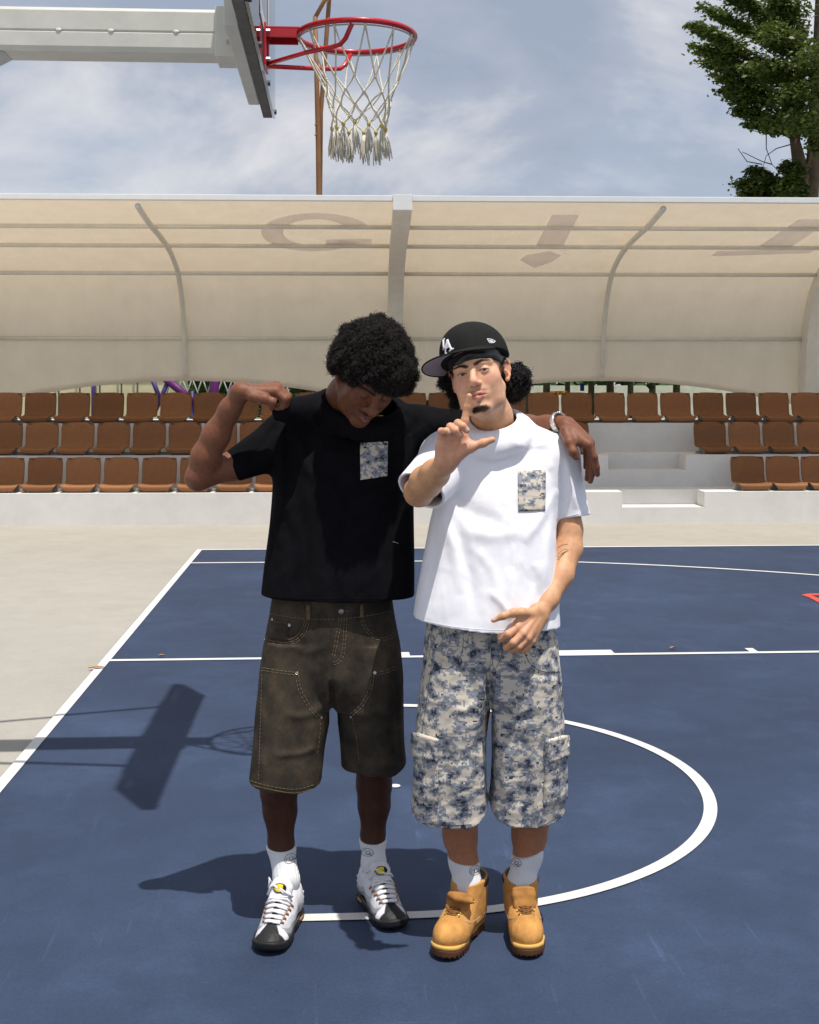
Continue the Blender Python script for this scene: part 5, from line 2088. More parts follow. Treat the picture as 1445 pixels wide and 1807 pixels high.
foldsSA = [([(586, 1200), (586, 1240), (588, 1275)], -.015, 6), ([(585, 1110), (583, 1180), (586, 1240)], -.006, 5), ([(584, 1235), (545, 1262), (500, 1262)], .005, 8), ([(590, 1235), (630, 1262), (680, 1255)], .005, 8), ([(460, 1230), (462, 1310), (458, 1380)], .007, 8), ([(700, 1220), (700, 1300), (706, 1370)], -.007, 8),
           ([(480, 1335), (530, 1330), (560, 1318)], .004, 6), ([(610, 1340), (660, 1345), (700, 1330)], -.004, 7), ([(500, 1130), (540, 1150), (575, 1140)], .004, 8)]
job('A_shorts', shorts_solid(shortsA, [(420, 1382), (436, 1388), (470, 1394), (520, 1401), (562, 1393), (580, 1384), (600, 1380), (640, 1382), (690, 1388.5), (708, 1383), (719, 1375), (735, 1370)], 3.76, foldsSA, 9, V(580, 1058, 3.78)[2]), .0034)

job('B_sockL', sock([V(813, 1485, 3.772) + (.0465,), V(819, 1520, 3.765) + (.0425,), ankle(FRB_L, .078, .15) + (.0385,), ankle(FRB_L, .075, .10) + (.036,)], V(818, 1516, 3.76), (.12, -.10, 1)), .0026)
job('B_sockR', sock([V(934, 1470, 3.80) + (.0480,), V(930, 1510, 3.788) + (.0425,), ankle(FRB_R, .078, .15) + (.0385,), ankle(FRB_R, .075, .10) + (.036,)], V(931, 1500, 3.79), (-.22, -.12, 1)), .0026)
job('A_sockL', sock([V(495, 1465, 3.865) + (.0440,), V(496, 1490, 3.86) + (.0410,), ankle(FRA_L, .075, .13) + (.0365,), ankle(FRA_L, .075, .08) + (.034,)], V(495, 1491, 3.86), (-.02, -.10, 1)), .0026)
job('A_sockR', sock([V(659, 1455, 3.987) + (.0420,), V(658, 1480, 3.983) + (.0385,), ankle(FRA_R, .075, .13) + (.0355,), ankle(FRA_R, .075, .08) + (.034,)], V(658, 1479.5, 3.983), (-.0, -.10, 1)), .0026)

# ---- shoes: modelled in the foot's own frame (x to the side, y to the toe, z up)
def outline2(k, grow=0.0, s=1):
    """2-D shoe outline, heel back at y=0, length 0.30"""
    P = [((0, .042), .041), ((.0, .11), .0375), ((s * .004, .20), .0505), ((-s * .002, .248), .046), ((-s * .006, .262), .036)]

    def f(x, y):
        d = np.full(x.shape, 9.0, F32)
        for (a, ra), (b, rb) in zip(P, P[1:]):
            a, b = npv(a), npv(b); ab = b - a
            t = np.clip(((x - a[0]) * ab[0] + (y - a[1]) * ab[1]) / (ab @ ab), 0, 1)
            q = np.sqrt((x - a[0] - t * ab[0]) ** 2 + (y - a[1] - t * ab[1]) ** 2) - (ra + (rb - ra) * t)
            h = np.maximum(F32(.02) - np.abs(d - q), 0)
            d = np.minimum(d, q) - h * h * F32(.25 / .02)
        return (d - F32(grow)).astype(F32)
    return f


def slab(fr, s, z0, z1, grow, rad=.004, spring=.0, k=0):
    h, R, L = fr
    sc = L / .30
    o2 = outline2(0, grow, s)

    def f(X):
        q = (X - h.astype(F32)) @ R.astype(F32) / F32(sc)
        zz = q[..., 2] - F32(spring) * np.maximum(q[..., 1] - F32(.19), 0) ** 2 / F32(.011)
        d2 = o2(q[..., 0], q[..., 1])
        dz = np.abs(zz - F32((z0 + z1) / 2)) - F32((z1 - z0) / 2)
        a, b = d2 + F32(rad), dz + F32(rad)
        return ((np.sqrt(np.maximum(a, 0) ** 2 + np.maximum(b, 0) ** 2) + np.minimum(np.maximum(a, b), 0)) - F32(rad)) * F32(sc)
    pts = [h + R @ (npv((x, y, z)) * sc) for x in (-.065, .065) for y in (-.02, .32) for z in (-.01, .06)]
    return f, np.min(pts, 0), np.max(pts, 0)


def sneaker(tag_, fr, s):
    h, R, L = fr
    sc = L / .30
    so = Solid()
    f, lo, hi = slab(fr, s, .001, .025, .0035, .007, .014); so.func('add', f, lo, hi)
    f2, lo, hi = slab(fr, s, .020, .040, -.002, .006, .018)
    so.frame(h, R, sc)
    so.ell((0, .050, .024), (.0435, .056, .020), k=.012)
    for y in np.linspace(.03, .26, 9):
        so.box((0, y, 0), (.08, .0022, .004), .0005, k=.001, mode='sub')
    for sd in (-1, 1):
        so.box((sd * .047, .060, .016), (.006, .026, .0065), .004, k=.002, mode='sub')
    job(tag_ + '_sole', so, .0024)
    u = Solid().frame(h, R, sc)
    u.ell((-s * .002, .228, .026), (.0480, .066, .029), k=0)
    u.chain([(0, .228, .020, .034), (0, .190, .032, .0385), (0, .155, .052, .0405), (0, .120, .074, .0395), (0, .085, .084, .0385)], k=.03)
    u.ell((0, .052, .055), (.040, .050, .050), k=.03)
    u.cap((0, .062, .070), (0, .056, .098), .0385, .0375, k=.03)
    u.cap((0, .018, .08), (0, .014, .104), .012, .010, k=.03)
    u.func('cut', lambda X: (F32(.018) * F32(sc) - ((X - h.astype(F32)) @ R.astype(F32))[..., 2]), BIGLO, BIGHI)
    u.ell((0, .066, .132), (.030, .046, .040), k=.006, mode='sub')
    # sculpted waves along the sides
    for i in range(4):
        for sd in (-1, 1):
            u.chain([(sd * .041, .03, .036 + .016 * i, .0022), (sd * (.043 - .002 * i), .11, .030 + .015 * i, .0022), (sd * (.046 - .003 * i), .185, .026 + .009 * i, .0022)], k=.006)
    job(tag_ + '_upper', u, .0022)
    t = Solid().frame(h, R, sc)
    t.chain([(0, .168, .084, .011), (0, .146, .106, .013), (0, .130, .132, .012)], k=.01)
    for sd in (-1, 1):
        t.chain([(sd * .014, .168, .082, .010), (sd * .020, .146, .103, .012), (sd * .022, .131, .130, .011), (sd * .014, .126, .142, .011)], k=.012)
    t.cap((-.012, .126, .144), (.012, .126, .144), .0115, k=.012)
    job(tag_ + '_tongue', t, .0022)


sneaker('A_L', FRA_L, 1)
sneaker('A_R', FRA_R, -1)


def boot(tag_, fr, s, flop):
    h, R, L = fr
    sc = L / .30
    so = Solid()
    f, lo, hi = slab(fr, s, .001, .024, -.001, .003, .010); so.func('add', f, lo, hi)
    so.frame(h, R, sc)
    so.box((0, .118, .004), (.08, .022, .009), .002, k=.002, mode='sub')
    for y in list(np.linspace(.150, .29, 9)) + [.02, .045, .07]:
        for sd in (-1, 1):
            so.box((sd * .050, y, .004), (.014, .0042, .010), .001, k=.001, mode='sub')
    for a in np.linspace(-60, 60, 7):
        so.box((-s * .004 + .05 * math.sin(math.radians(a)), .250 + .052 * math.cos(math.radians(a)), .004), (.004, .011, .010), .001, R=rotm(0, -a, 0), k=.001, mode='sub')
    job(tag_ + '_sole', so, .0024)
    w = Solid(); f, lo, hi = slab(fr, s, .0225, .0365, -.0008, .0062, .010); w.func('add', f, lo, hi)
    job(tag_ + '_welt', w, .0024)
    u = Solid().frame(h, R, sc)
    u.ell((-s * .002, .226, .054), (.0455, .066, .041), k=0)
    u.chain([(0, .222, .052, .0375), (0, .188, .053, .038), (0, .152, .074, .0405), (0, .115, .098, .0415)], k=.035)
    u.chain([(0, .205, .050, .0420), (0, .115, .055, .0390), (0, .050, .055, .0395)], k=.02)
    u.ell((0, .054, .070), (.0425, .053, .058), k=.03)
    u.chain([(0, .075, .080, .0425), (0, .072, .115, .0435), (0, .070, .150, .0455), (0, .068, .178, .0475)], k=.03)
    u.cap((0, .050, .10), (0, .044, .175), .040, .044, k=.03)
    u.func('cut', lambda X: (F32(.034) * F32(sc) - ((X - h.astype(F32)) @ R.astype(F32))[..., 2]), BIGLO, BIGHI)
    top = (h + R @ (npv((0, .06, .171)) * sc), R @ npv((0, .14, 1)))
    u.func('cut', lambda X: (X - top[0].astype(F32)) @ (top[1] / np.linalg.norm(top[1])).astype(F32), BIGLO, BIGHI)
    # the leg opening and the throat where it is laced
    u.chain([(0, .066, .105, .028), (0, .062, .140, .0385), (0, .060, .215, .043)], k=.006, mode='sub')
    u.chain([(0, .196, .108, .012), (0, .176, .122, .019), (0, .150, .150, .030), (0, .13, .215, .036)], k=.006, mode='sub')
    # raised quarter over the vamp
    for sd in (-1, 1):
        u.chain([(sd * .029, .196, .080, .0035), (sd * .040, .165, .064, .0035), (sd * .0445, .115, .056, .0035), (sd * .044, .06, .054, .003)], k=.008)
    job(tag_ + '_upper', u, .0023)
    c = Solid().frame(h, R, sc)                 # padded dark collar round the heel side
    ring = []
    for a in np.linspace(-70, 250, 22):
        ra = math.radians(a)
        ring.append((.0450 * math.cos(ra), .058 - .049 * math.sin(ra), (.161) - .008 * (1 - math.sin(ra)) * .5 + .004 * math.sin(ra), .0125))
    c.chain([r_ for r_ in ring if r_[1] < .088], k=.008)
    job(tag_ + '_collar', c, .0024)
    t = Solid().frame(h, R, sc)
    if flop:
        for x in np.linspace(-.026, .026, 11):
            t.chain([(x * .70, .186, .086, .006), (x, .168, .112, .0058), (x * 1.2 - .004, .158, .136, .0056), (x * 1.35 - .014, .170, .150 - .08 * abs(x), .005), (x * 1.0 - .030, .188, .149 - .10 * abs(x), .0045)], k=.012)
    else:
        for x in np.linspace(-.026, .026, 11):
            t.chain([(x * .70, .186, .086, .006), (x, .166, .112, .0058), (x * 1.15, .148, .140, .0055), (x * 1.2, .142, .158 - .14 * abs(x), .0045)], k=.012)
    job(tag_ + '_tongue', t, .0023)


boot('B_L', FRB_L, 1, True)
boot('B_R', FRB_R, -1, False)

# ---- cap, head cloth and hair (solids)
CAP_C = npv(V(838.5, 636, 3.735))
CAP_R = rotm(-20, 0, -10) @ rotm(0, -56, 0)


def capq(X): return (X - CAP_C.astype(F32)) @ CAP_R.astype(F32)


def crown_fn(X):
    q = capq(X)
    x, y, z = q[..., 0], q[..., 1], q[..., 2]
    t = np.clip(z / F32(.114), 0, 1)
    r = np.maximum(1 - t ** F32(2.5), 1e-4) ** F32(1 / 2.15)
    lean = F32(-.006) * t                        # the front panels stand up
    rho = np.sqrt((x / F32(.0985)) ** 2 + ((y - lean) / F32(.104)) ** 2)
    ang = np.arctan2(x, -y)
    groove = np.zeros_like(x)
    for k in range(6):
        a = math.radians(60 * k)
        da = np.abs((ang - a + math.pi) % (2 * math.pi) - math.pi) * rho * F32(.1)
        groove += np.exp(-(da / F32(.0022)) ** 2)
    d1 = (rho - r) * F32(.072)
    d2 = (z - F32(.114)) * F32(.9)
    d = np.maximum(d1, d2)
    return np.maximum(d + groove * F32(.0009), F32(-.001) - z)


crown = Solid()
crown.func('add', crown_fn, CAP_C - .13, CAP_C + .14, k=0)
crown.ball(tuple(CAP_C + CAP_R @ npv((0, -.006, .114))), .006, k=.003)
job('B_crown', crown, .0022)

rag = Solid().frame(B_HC, B_HR, B_HS)
rag.ell((0, .014, .041), (.0800, .100, .0835), k=0)
rag.ell((0, -.036, .046), (.0655, .0525, .045), k=.03)
rag.frame()
rag.func('cut', zline([(760, 690), (788, 668), (794, 659), (802, 650.5), (821, 637.5), (848, 632.5), (867, 633.5), (882, 639), (899, 646), (905, 662), (930, 700)], 3.655), BIGLO, BIGHI)
rag.func('disp', fold_field([([(795, 650), (830, 625), (900, 632)], .002, 2.2), ([(800, 640), (850, 620), (900, 625)], -.0015, 2), ([(795, 656), (840, 630), (902, 638)], .0015, 1.8), ([(880, 622), (895, 630), (900, 645)], -.0015, 2)]), BIGLO, BIGHI)
rag.func('cut', lambda X: capq(X)[..., 2] + F32(.003), BIGLO, BIGHI)
job('B_rag', rag, .0022)

HA_C = V(657, 628, 3.755)
hairA = Solid()
hairA.ell(HA_C, (.115, .120, .106), k=0)
hairA.ell(V(652, 640, 3.83), (.105, .10, .095), k=.03)
hairA.ell(V(668, 658, 3.715), (.098, .080, .052), k=.04)
hairA.ell(V(612, 643, 3.79), (.045, .075, .050), k=.04)
hairA.ell(V(698, 660, 3.74), (.048, .075, .055), k=.04)
hairA.func('cut', zline([(560, 650), (583, 652), (598, 656), (610, 668), (640, 682), (660, 684), (690, 692), (712, 690), (730, 681), (760, 670)], 3.64), BIGLO, BIGHI)


def lumps(X):
    d = np.zeros(X.shape[:-1], F32)
    r_ = np.random.default_rng(21)
    for sc, am in ((55, .0045), (120, .0030), (230, .0018)):
        for k in range(4):
            a = r_.normal(0, 1, 3); a = a / np.linalg.norm(a) * sc
            b = r_.normal(0, 1, 3); b = b / np.linalg.norm(b) * sc
            d += F32(am) * np.sin(X @ a.astype(F32) + F32(r_.uniform(0, 6))) * np.sin(X @ b.astype(F32) + F32(r_.uniform(0, 6)))
    return d


hairA.func('disp', lumps, BIGLO, BIGHI)
job('A_hair', hairA, .0034)

hairB = Solid()
hairB.ell(V(905, 668, 3.835), (.015, .032, .030), k=0)
hairB.ell(V(901, 694, 3.83), (.016, .034, .024), k=.02)
hairB.ell(V(909, 682, 3.845), (.018, .034, .023), k=.02)
hairB.ell(V(810, 692, 3.82), (.014, .028, .022), k=0)
hairB.ell(V(808, 708, 3.82), (.015, .028, .018), k=.02)
hairB.ell(V(807, 684, 3.83), (.010, .028, .017), k=.02)
hairB.cap(V(806, 670, 3.82), V(905, 670, 3.85), .05, k=.02)
hairB.func('disp', lumps, BIGLO, BIGHI)
job('B_hair', hairB, .0034)

# ------------------------------------------------------------------ run all surface jobs
MESH = {}
with ThreadPoolExecutor(4) as ex:
    futs = {k: ex.submit(surface, s, h, **kw) for k, (s, h, kw) in sorted(JOBS.items(), key=lambda t: -len(t[1][0].ops) / t[1][1])}
    for k, f_ in futs.items():
        MESH[k] = f_.result()


def join(names):
    vs, qs, off, rng_ = [], [], 0, {}
    for n_ in names:
        v, q = MESH[n_]
        vs.append(v); qs.append(q + off)
        rng_[n_] = slice(off, off + len(v))
        off += len(v)
    return np.concatenate(vs), np.concatenate(qs), rng_


def person(name, base, v, q, col, mat, label):
    me = to_mesh(v - npv(base), q)
    dye(me, col)
    o = link(name, me, mat)
    o.matrix_world = VIEW @ Matrix.Translation(base)
    tag(o, label, 'person')
    o['_b'] = 1
    del o['_b']
    BASE[o.name] = Vector(base)
    return o


BASE = {}


def part(name, me, mat, root, parent=None):
    """clothing and hair: modelled in the levelled frame, moved into the frame of the person"""
    o = link(name, me, mat, parent or root)
    if parent is None:
        o.location = -BASE[root.name]
    return o


M['skinB'] = mat_attr('light_skin', rough=.48, spec=.32, sss=.10, bump=.20, bscale=800, var=.10, vscale=75)
M['skinA'] = mat_attr('dark_skin', rough=.46, spec=.24, sss=.04, bump=.32, bscale=700, var=.14, vscale=75, sss_col=(1, .3, .15))

# colours of the light skinned person
v, q, rg_ = join(['B_head', 'B_armR', 'B_armL', 'B_trunk', 'B_legs'])
SB, SA = (.60, .318, .172), (.070, .031, .019)
col = np.tile(np.array([SB]), (len(v), 1))
H = rg_['B_head']
l_ = local(v[H], B_HC, B_HR, B_HS)
c_ = np.tile(np.array([(.74, .415, .262)]), (len(l_), 1))


def both(fn):
    return np.maximum(fn(1), fn(-1))


DK = (.022, .014, .011)
c_ = mixc(c_, .45 * both(lambda s: blob_w(l_, (s * .045, -.07, -.028), (.024, .03, .02), soft=.6)), (.66, .31, .23))
c_ = mixc(c_, .45 * blob_w(l_, (0, -.11, -.032), (.016, .02, .014), soft=.6), (.68, .31, .23))
c_ = mixc(c_, .55 * both(lambda s: blob_w(l_, (s * .080, .014, 0), (.012, .025, .036), soft=.4)), (.66, .27, .18))
c_ = mixc(c_, .40 * both(lambda s: blob_w(l_, (s * .031, -.085, -.009), (.017, .02, .006), soft=.7)), (.46, .24, .17))
# beard shadow, moustache, goatee
c_ = mixc(c_, .30 * blob_w(l_, (0, -.085, -.052), (.030, .04, .010), soft=.6), (.16, .10, .08))
c_ = mixc(c_, .45 * both(lambda s: blob_w(l_, (s * .018, -.09, -.0545), (.013, .03, .0035), soft=.7)), (.08, .05, .04))
c_ = mixc(c_, .96 * blob_w(l_, (0, -.085, -.1045), (.025, .03, .0090), soft=.4), (.035, .022, .018))
c_ = mixc(c_, .5 * blob_w(l_, (0, -.09, -.0865), (.006, .03, .004), soft=.6), (.10, .06, .05))
c_ = mixc(c_, .30 * both(lambda s: blob_w(l_, (s * .036, -.06, -.098), (.020, .03, .012), soft=.8)), (.2, .13, .10))
# lips
c_ = mixc(c_, .88 * both(lambda s: blob_w(l_, (s * .009, -.093, -.0622), (.0155, .016, .0050), soft=.3)), (.52, .15, .13))
c_ = mixc(c_, .88 * blob_w(l_, (0, -.093, -.0728), (.0190, .016, .0066), soft=.3), (.58, .19, .165))
c_ = mixc(c_, .9 * blob_w(l_, (0, -.09, -.0674), (.0225, .02, .0016), soft=.6), (.12, .03, .03))
# brows (a stroke of blobs), lash line, nostrils, side hair
for s in (-1, 1):
    for t_ in np.linspace(0, 1, 9):
        x = s * (.013 + .036 * t_)
        z = .0185 + .0085 * math.sin(min(1, t_ * 1.25) * 1.9) - .003 * t_ + (.0015 if s > 0 else -.001)
        c_ = mixc(c_, (.92 - .25 * t_ ** 3) * blob_w(l_, (x, -.083 + .018 * t_ ** 2, z), (.0065, .03, .0046 - .0022 * t_), soft=.55), DK)
    for t_ in np.linspace(-1, 1, 7):
        c_ = mixc(c_, .85 * blob_w(l_, (s * .0315 + .0118 * t_, -.086, .0036 * (1 - .75 * t_ * t_) - .0002), (.0030, .012, .0018), soft=.6), DK)
    c_ = mixc(c_, .85 * blob_w(l_, (s * .0068, -.1025, -.0428), (.0042, .007, .0028), soft=.5), (.08, .03, .02))
    c_ = mixc(c_, .97 * blob_w(l_, (s * .074, .004, .030), (.012, .020, .024), soft=.35), DK)
    c_ = mixc(c_, .75 * blob_w(l_, (s * .0715, -.010, .004), (.010, .008, .016), soft=.5), DK)
c_ = mixc(c_, 1.0 * np.clip((l_[:, 1] - .035) / .02, 0, 1) * np.clip((l_[:, 2] + .065) / .02, 0, 1), DK)
neckw = np.clip((-l_[:, 2] - .105) / .03, 0, 1)
c_ = mixc(c_, neckw, (.60, .325, .185))
col[H] = c_


def tips(v, col, sl, pts, c, r=.0062, w=.75):
    x = v[sl]
    cc = col[sl]
    for p in pts:
        cc = mixc(cc, w * blob_w(x, p, (r, r, r), soft=.25), c)
    col[sl] = cc


aR = rg_['B_armR']
x = v[aR]
palm = blob_w(x, V(805, 785, 3.29), (.075, .05, .075), soft=.35)
col[aR] = mixc(col[aR], .65 * palm, (.68, .34, .23))
tips(v, col, aR, [tuple(npv(V(824.5, 758.5, 3.260)) + [0, -.004, 0]), tuple(npv(V(813.5, 766.5, 3.262)) + [0, -.004, 0]), tuple(npv(V(794, 763, 3.270)) + [0, -.004, 0])], (.78, .50, .42))
x = v[aR]
for a_, b2 in (((782, 783), (826, 781)), ((785, 777), (815, 776)), ((800, 812), (806, 786))):
    for t_ in np.linspace(0, 1, 16):
        px_, py_ = a_[0] + (b2[0] - a_[0]) * t_, a_[1] + (b2[1] - a_[1]) * t_
        col[aR] = mixc(col[aR], .16 * blob_w(x, V(px_, py_ + 2.5 * math.sin(t_ * 3.1), 3.285), (.0030, .03, .0020), soft=.7), (.42, .16, .11))
for py_ in (742, 719):
    col[aR] = mixc(col[aR], .4 * blob_w(x, V(820.5 + (742 - py_) * .17, py_, 3.292), (.010, .01, .0014), soft=.7), (.42, .16, .11))
aL = rg_['B_armL']
x = v[aL]
col[aL] = mixc(col[aL], .4 * blob_w(x, V(915, 1115, 3.58), (.05, .05, .04), soft=.5), (.66, .32, .22))
tips(v, col, aL, [tuple(npv(V(871.5, 1092.5, 3.565)))], (.75, .45, .36), .0068)
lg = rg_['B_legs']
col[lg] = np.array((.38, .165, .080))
B_BASE = V(880, 1655, CAM[2] * FPX / (1655 - PY0))
pB = person('person', B_BASE, v, q, col, M['skinB'],
            'person in white t-shirt and camouflage shorts making an L sign with one raised hand')

# colours of the dark skinned person
v, q, rg_ = join(['A_head', 'A_armR', 'A_armL', 'A_trunk', 'A_legs'])
col = np.tile(np.array([(.13, .058, .035)]), (len(v), 1))
H = rg_['A_head']
l_ = local(v[H], A_HC, A_HR, A_HS)
c_ = np.tile(np.array([(.155, .060, .031)]), (len(l_), 1))
c_ = mixc(c_, .5 * blob_w(l_, (0, -.11, -.032), (.018, .02, .016), soft=.6), (.20, .085, .055))
c_ = mixc(c_, .8 * blob_w(l_, (0, -.093, -.0732), (.0195, .016, .0070), soft=.3), (.26, .10, .095))
c_ = mixc(c_, .8 * both(lambda s: blob_w(l_, (s * .009, -.093, -.0620), (.0155, .016, .0050), soft=.3)), (.13, .052, .046))
c_ = mixc(c_, .7 * both(lambda s: blob_w(l_, (s * .016, -.09, -.0540), (.015, .03, .0040), soft=.6)), (.012, .008, .007))
c_ = mixc(c_, .6 * both(lambda s: blob_w(l_, (s * .032, -.088, -.002), (.014, .02, .002), soft=.6)), (.010, .006, .005))
for s in (-1, 1):
    for t_ in np.linspace(0, 1, 9):
        c_ = mixc(c_, .9 * blob_w(l_, (s * (.013 + .036 * t_), -.083 + .018 * t_ ** 2, .021 + .006 * math.sin(t_ * 2.4)), (.0065, .03, .0042), soft=.5), (.010, .007, .006))
c_ = mixc(c_, .5 * blob_w(l_, (-.080, .014, 0), (.014, .03, .04), soft=.4), (.15, .055, .03))
col[H] = c_
for nm, pts in (('A_armR', [V(478.5, 720, 3.672)]), ('A_armL', [V(1016, 808.5, 3.721), V(1054, 839, 3.743)])):
    tips(v, col, rg_[nm], pts, (.26, .13, .10), .0072)
sl = rg_['A_armR']; x = v[sl]
col[sl] = np.array((.195, .078, .043))
col[sl] = mixc(col[sl], .55 * blob_w(x, V(470, 712, 3.67), (.05, .03, .025), soft=.6), (.20, .085, .055))
sl = rg_['A_armL']; x = v[sl]
col[sl] = np.array((.195, .078, .043))
col[sl] = mixc(col[sl], .6 * blob_w(x, V(1026, 790, 3.735), (.020, .025, .025), soft=.6), (.22, .09, .06))
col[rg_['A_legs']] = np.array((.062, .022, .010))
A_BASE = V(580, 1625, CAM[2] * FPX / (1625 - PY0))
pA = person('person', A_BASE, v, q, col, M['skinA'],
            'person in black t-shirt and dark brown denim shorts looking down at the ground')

# eyes
M['eye'] = mat_attr('eye', rough=.12, spec=.6)
for s in (-1, 1):
    c = npv(hp_(B_HC, B_HR, B_HS, (s * .0315, -.0745, 0)))
    mb = MB(); mb.ball((0, 0, 0), .0129 * B_HS, 40, 28)
    vv = np.array(mb.v)
    me = mesh_from([tuple(p + c) for p in vv], mb.f, True)
    gaze = npv((0, 0, CAM[2])) - c
    gaze = gaze / np.linalg.norm(gaze)
    ang = np.degrees(np.arccos(np.clip(vv @ gaze / (.0129 * B_HS), -1, 1)))
    cc = np.tile(np.array([(.62, .58, .54)]), (len(vv), 1))
    cc = mixc(cc, np.clip((30 - ang) / 3, 0, 1), (.045, .020, .010))
    cc = mixc(cc, np.clip((12 - ang) / 3, 0, 1), (.004, .004, .004))
    dye(me, cc)
    part('eye', me, M['eye'], pB)

# ------------------------------------------------------------------ dress the people
def cloth_mat(name, col, rough=.85, sheen=.0, weave=900, bump=.25, var=.05, spec=.25):
    m = mat_basic(name, col, rough, spec=spec, var=var, scale=26, bump=bump, bscale=weave)
    b = m.node_tree.nodes['Principled BSDF']
    b.inputs['Sheen Weight'].default_value = sheen
    b.inputs['Sheen Roughness'].default_value = .6
    return m


M['white_tee'] = cloth_mat('white_cotton', (.86, .855, .90), var=.015, bump=.12)


def wrinkle(m, sc, dist, st=(1, 1, .6)):
    n, l = m.node_tree.nodes, m.node_tree.links
    b = n['Principled BSDF']
    t = n.new('ShaderNodeTexCoord'); q = n.new('ShaderNodeMapping'); q.inputs['Scale'].default_value = st
    z = n.new('ShaderNodeTexNoise'); z.inputs['Scale'].default_value = sc; z.inputs['Detail'].default_value = 2.5; z.inputs['Roughness'].default_value = .45; z.inputs['Distortion'].default_value = .25
    l.new(t.outputs['Object'], q.inputs['Vector']); l.new(q.outputs['Vector'], z.inputs['Vector'])
    bp = n.new('ShaderNodeBump'); bp.inputs['Strength'].default_value = 1.0; bp.inputs['Distance'].default_value = dist
    l.new(z.outputs['Fac'], bp.inputs['Height'])
    old = b.inputs['Normal'].links[0].from_socket if b.inputs['Normal'].links else None
    if old is not None: l.new(old, bp.inputs['Normal'])
    l.new(bp.outputs['Normal'], b.inputs['Normal'])


wrinkle(M['white_tee'], 9, .016, (1.2, 1.2, .7))
M['black_tee'] = cloth_mat('black_cotton', (.0062, .0060, .0078), var=.2, bump=.12, spec=.06, rough=.95)
M['sockw'] = cloth_mat('white_sock_knit', (.76, .76, .77), var=.03)
M['thread'] = cloth_mat('tan_thread', (.21, .155, .090), var=.3)
M['threadd'] = cloth_mat('dark_seam', (.02, .018, .014), var=.2)
M['ink'] = cloth_mat('black_ink', (.008, .008, .010), var=.1)
M['silver'] = mat_basic('hammered_silver', (.62, .60, .56), .26, metal=1.0, var=.2, scale=60, bump=.9, bscale=130)
M['brass'] = mat_basic('brass', (.70, .50, .20), .3, metal=1.0)
M['steelbtn'] = mat_basic('worn_button', (.30, .28, .25), .4, metal=.8, var=.3, scale=80)


def rib_bump(m, scale, strength=.5):
    n, l = m.node_tree.nodes, m.node_tree.links
    b = n['Principled BSDF']
    t = n.new('ShaderNodeTexCoord')
    w = n.new('ShaderNodeTexWave'); w.inputs['Scale'].default_value = scale; w.bands_direction = 'X'
    l.new(t.outputs['Object'], w.inputs['Vector'])
    bp = n.new('ShaderNodeBump'); bp.inputs['Strength'].default_value = strength; bp.inputs['Distance'].default_value = .003
    l.new(w.outputs['Fac'], bp.inputs['Height'])
    l.new(bp.outputs['Normal'], b.inputs['Normal'])


rib_bump(M['sockw'], 75, .55)


def camo_mat(name):
    m, n, l, b = new_mat(name)
    a = n.new('ShaderNodeAttribute'); a.attribute_name = 'weave'

    def nz(vec, sc, det, seed, rough=.5, stretch=(1, 1, 1), cell=.0044):
        mpn = n.new('ShaderNodeVectorMath'); mpn.operation = 'SNAP'
        mpn.inputs[1].default_value = (cell, cell, cell)
        l.new(a.outputs['Vector'], mpn.inputs[0])
        m2 = n.new('ShaderNodeMapping'); m2.inputs['Scale'].default_value = stretch; m2.inputs['Location'].default_value = (seed, seed * .7, seed * .3)
        l.new(mpn.outputs['Vector'], m2.inputs['Vector'])
        t = n.new('ShaderNodeTexNoise'); t.inputs['Scale'].default_value = sc; t.inputs['Detail'].default_value = det; t.inputs['Roughness'].default_value = rough
        l.new(m2.outputs['Vector'], t.inputs['Vector'])
        return t.outputs['Fac']

    def ramp(v, stops):
        r = n.new('ShaderNodeValToRGB'); r.color_ramp.interpolation = 'CONSTANT'
        e = r.color_ramp.elements
        e[0].position, e[0].color = stops[0][0], stops[0][1] + (1,)
        e[1].position, e[1].color = stops[1][0], stops[1][1] + (1,)
        for p, c in stops[2:]:
            x = e.new(p); x.color = c + (1,)
        l.new(v, r.inputs['Fac'])
        return r.outputs['Color']
    beige, blue, mid, dark, pale = (.60, .535, .445), (.265, .278, .308), (.145, .155, .182), (.042, .048, .066), (.66, .62, .57)
    base = ramp(nz(None, 30, 6, 0, .66, (.85, 1, 1.15)), [(0, dark), (.395, mid), (.44, blue), (.508, beige)])
    k2 = ramp(nz(None, 36, 5, 3.1, .65, (.8, 1, 1.1)), [(0, (0, 0, 0)), (.635, (1, 1, 1))])
    k3 = ramp(nz(None, 90, 3, 7.7, .6), [(0, (0, 0, 0)), (.705, (1, 1, 1))])
    mx = n.new('ShaderNodeMixRGB'); l.new(k2, mx.inputs['Fac']); l.new(base, mx.inputs['Color1']); mx.inputs['Color2'].default_value = dark + (1,)
    my = n.new('ShaderNodeMixRGB'); l.new(k3, my.inputs['Fac']); l.new(mx.outputs['Color'], my.inputs['Color1']); my.inputs['Color2'].default_value = pale + (1,)
    l.new(my.outputs['Color'], b.inputs['Base Color'])
    b.inputs['Roughness'].default_value = .85
    b.inputs['Specular IOR Level'].default_value = .2
    t = n.new('ShaderNodeTexCoord'); n2 = n.new('ShaderNodeTexNoise'); n2.inputs['Scale'].default_value = 700; l.new(t.outputs['Object'], n2.inputs['Vector'])
    bp = n.new('ShaderNodeBump'); bp.inputs['Strength'].default_value = .2; bp.inputs['Distance'].default_value = .002
    l.new(n2.outputs['Fac'], bp.inputs['Height']); l.new(bp.outputs['Normal'], b.inputs['Normal'])
    return m


M['camo'] = camo_mat('pixel_camouflage_cloth')


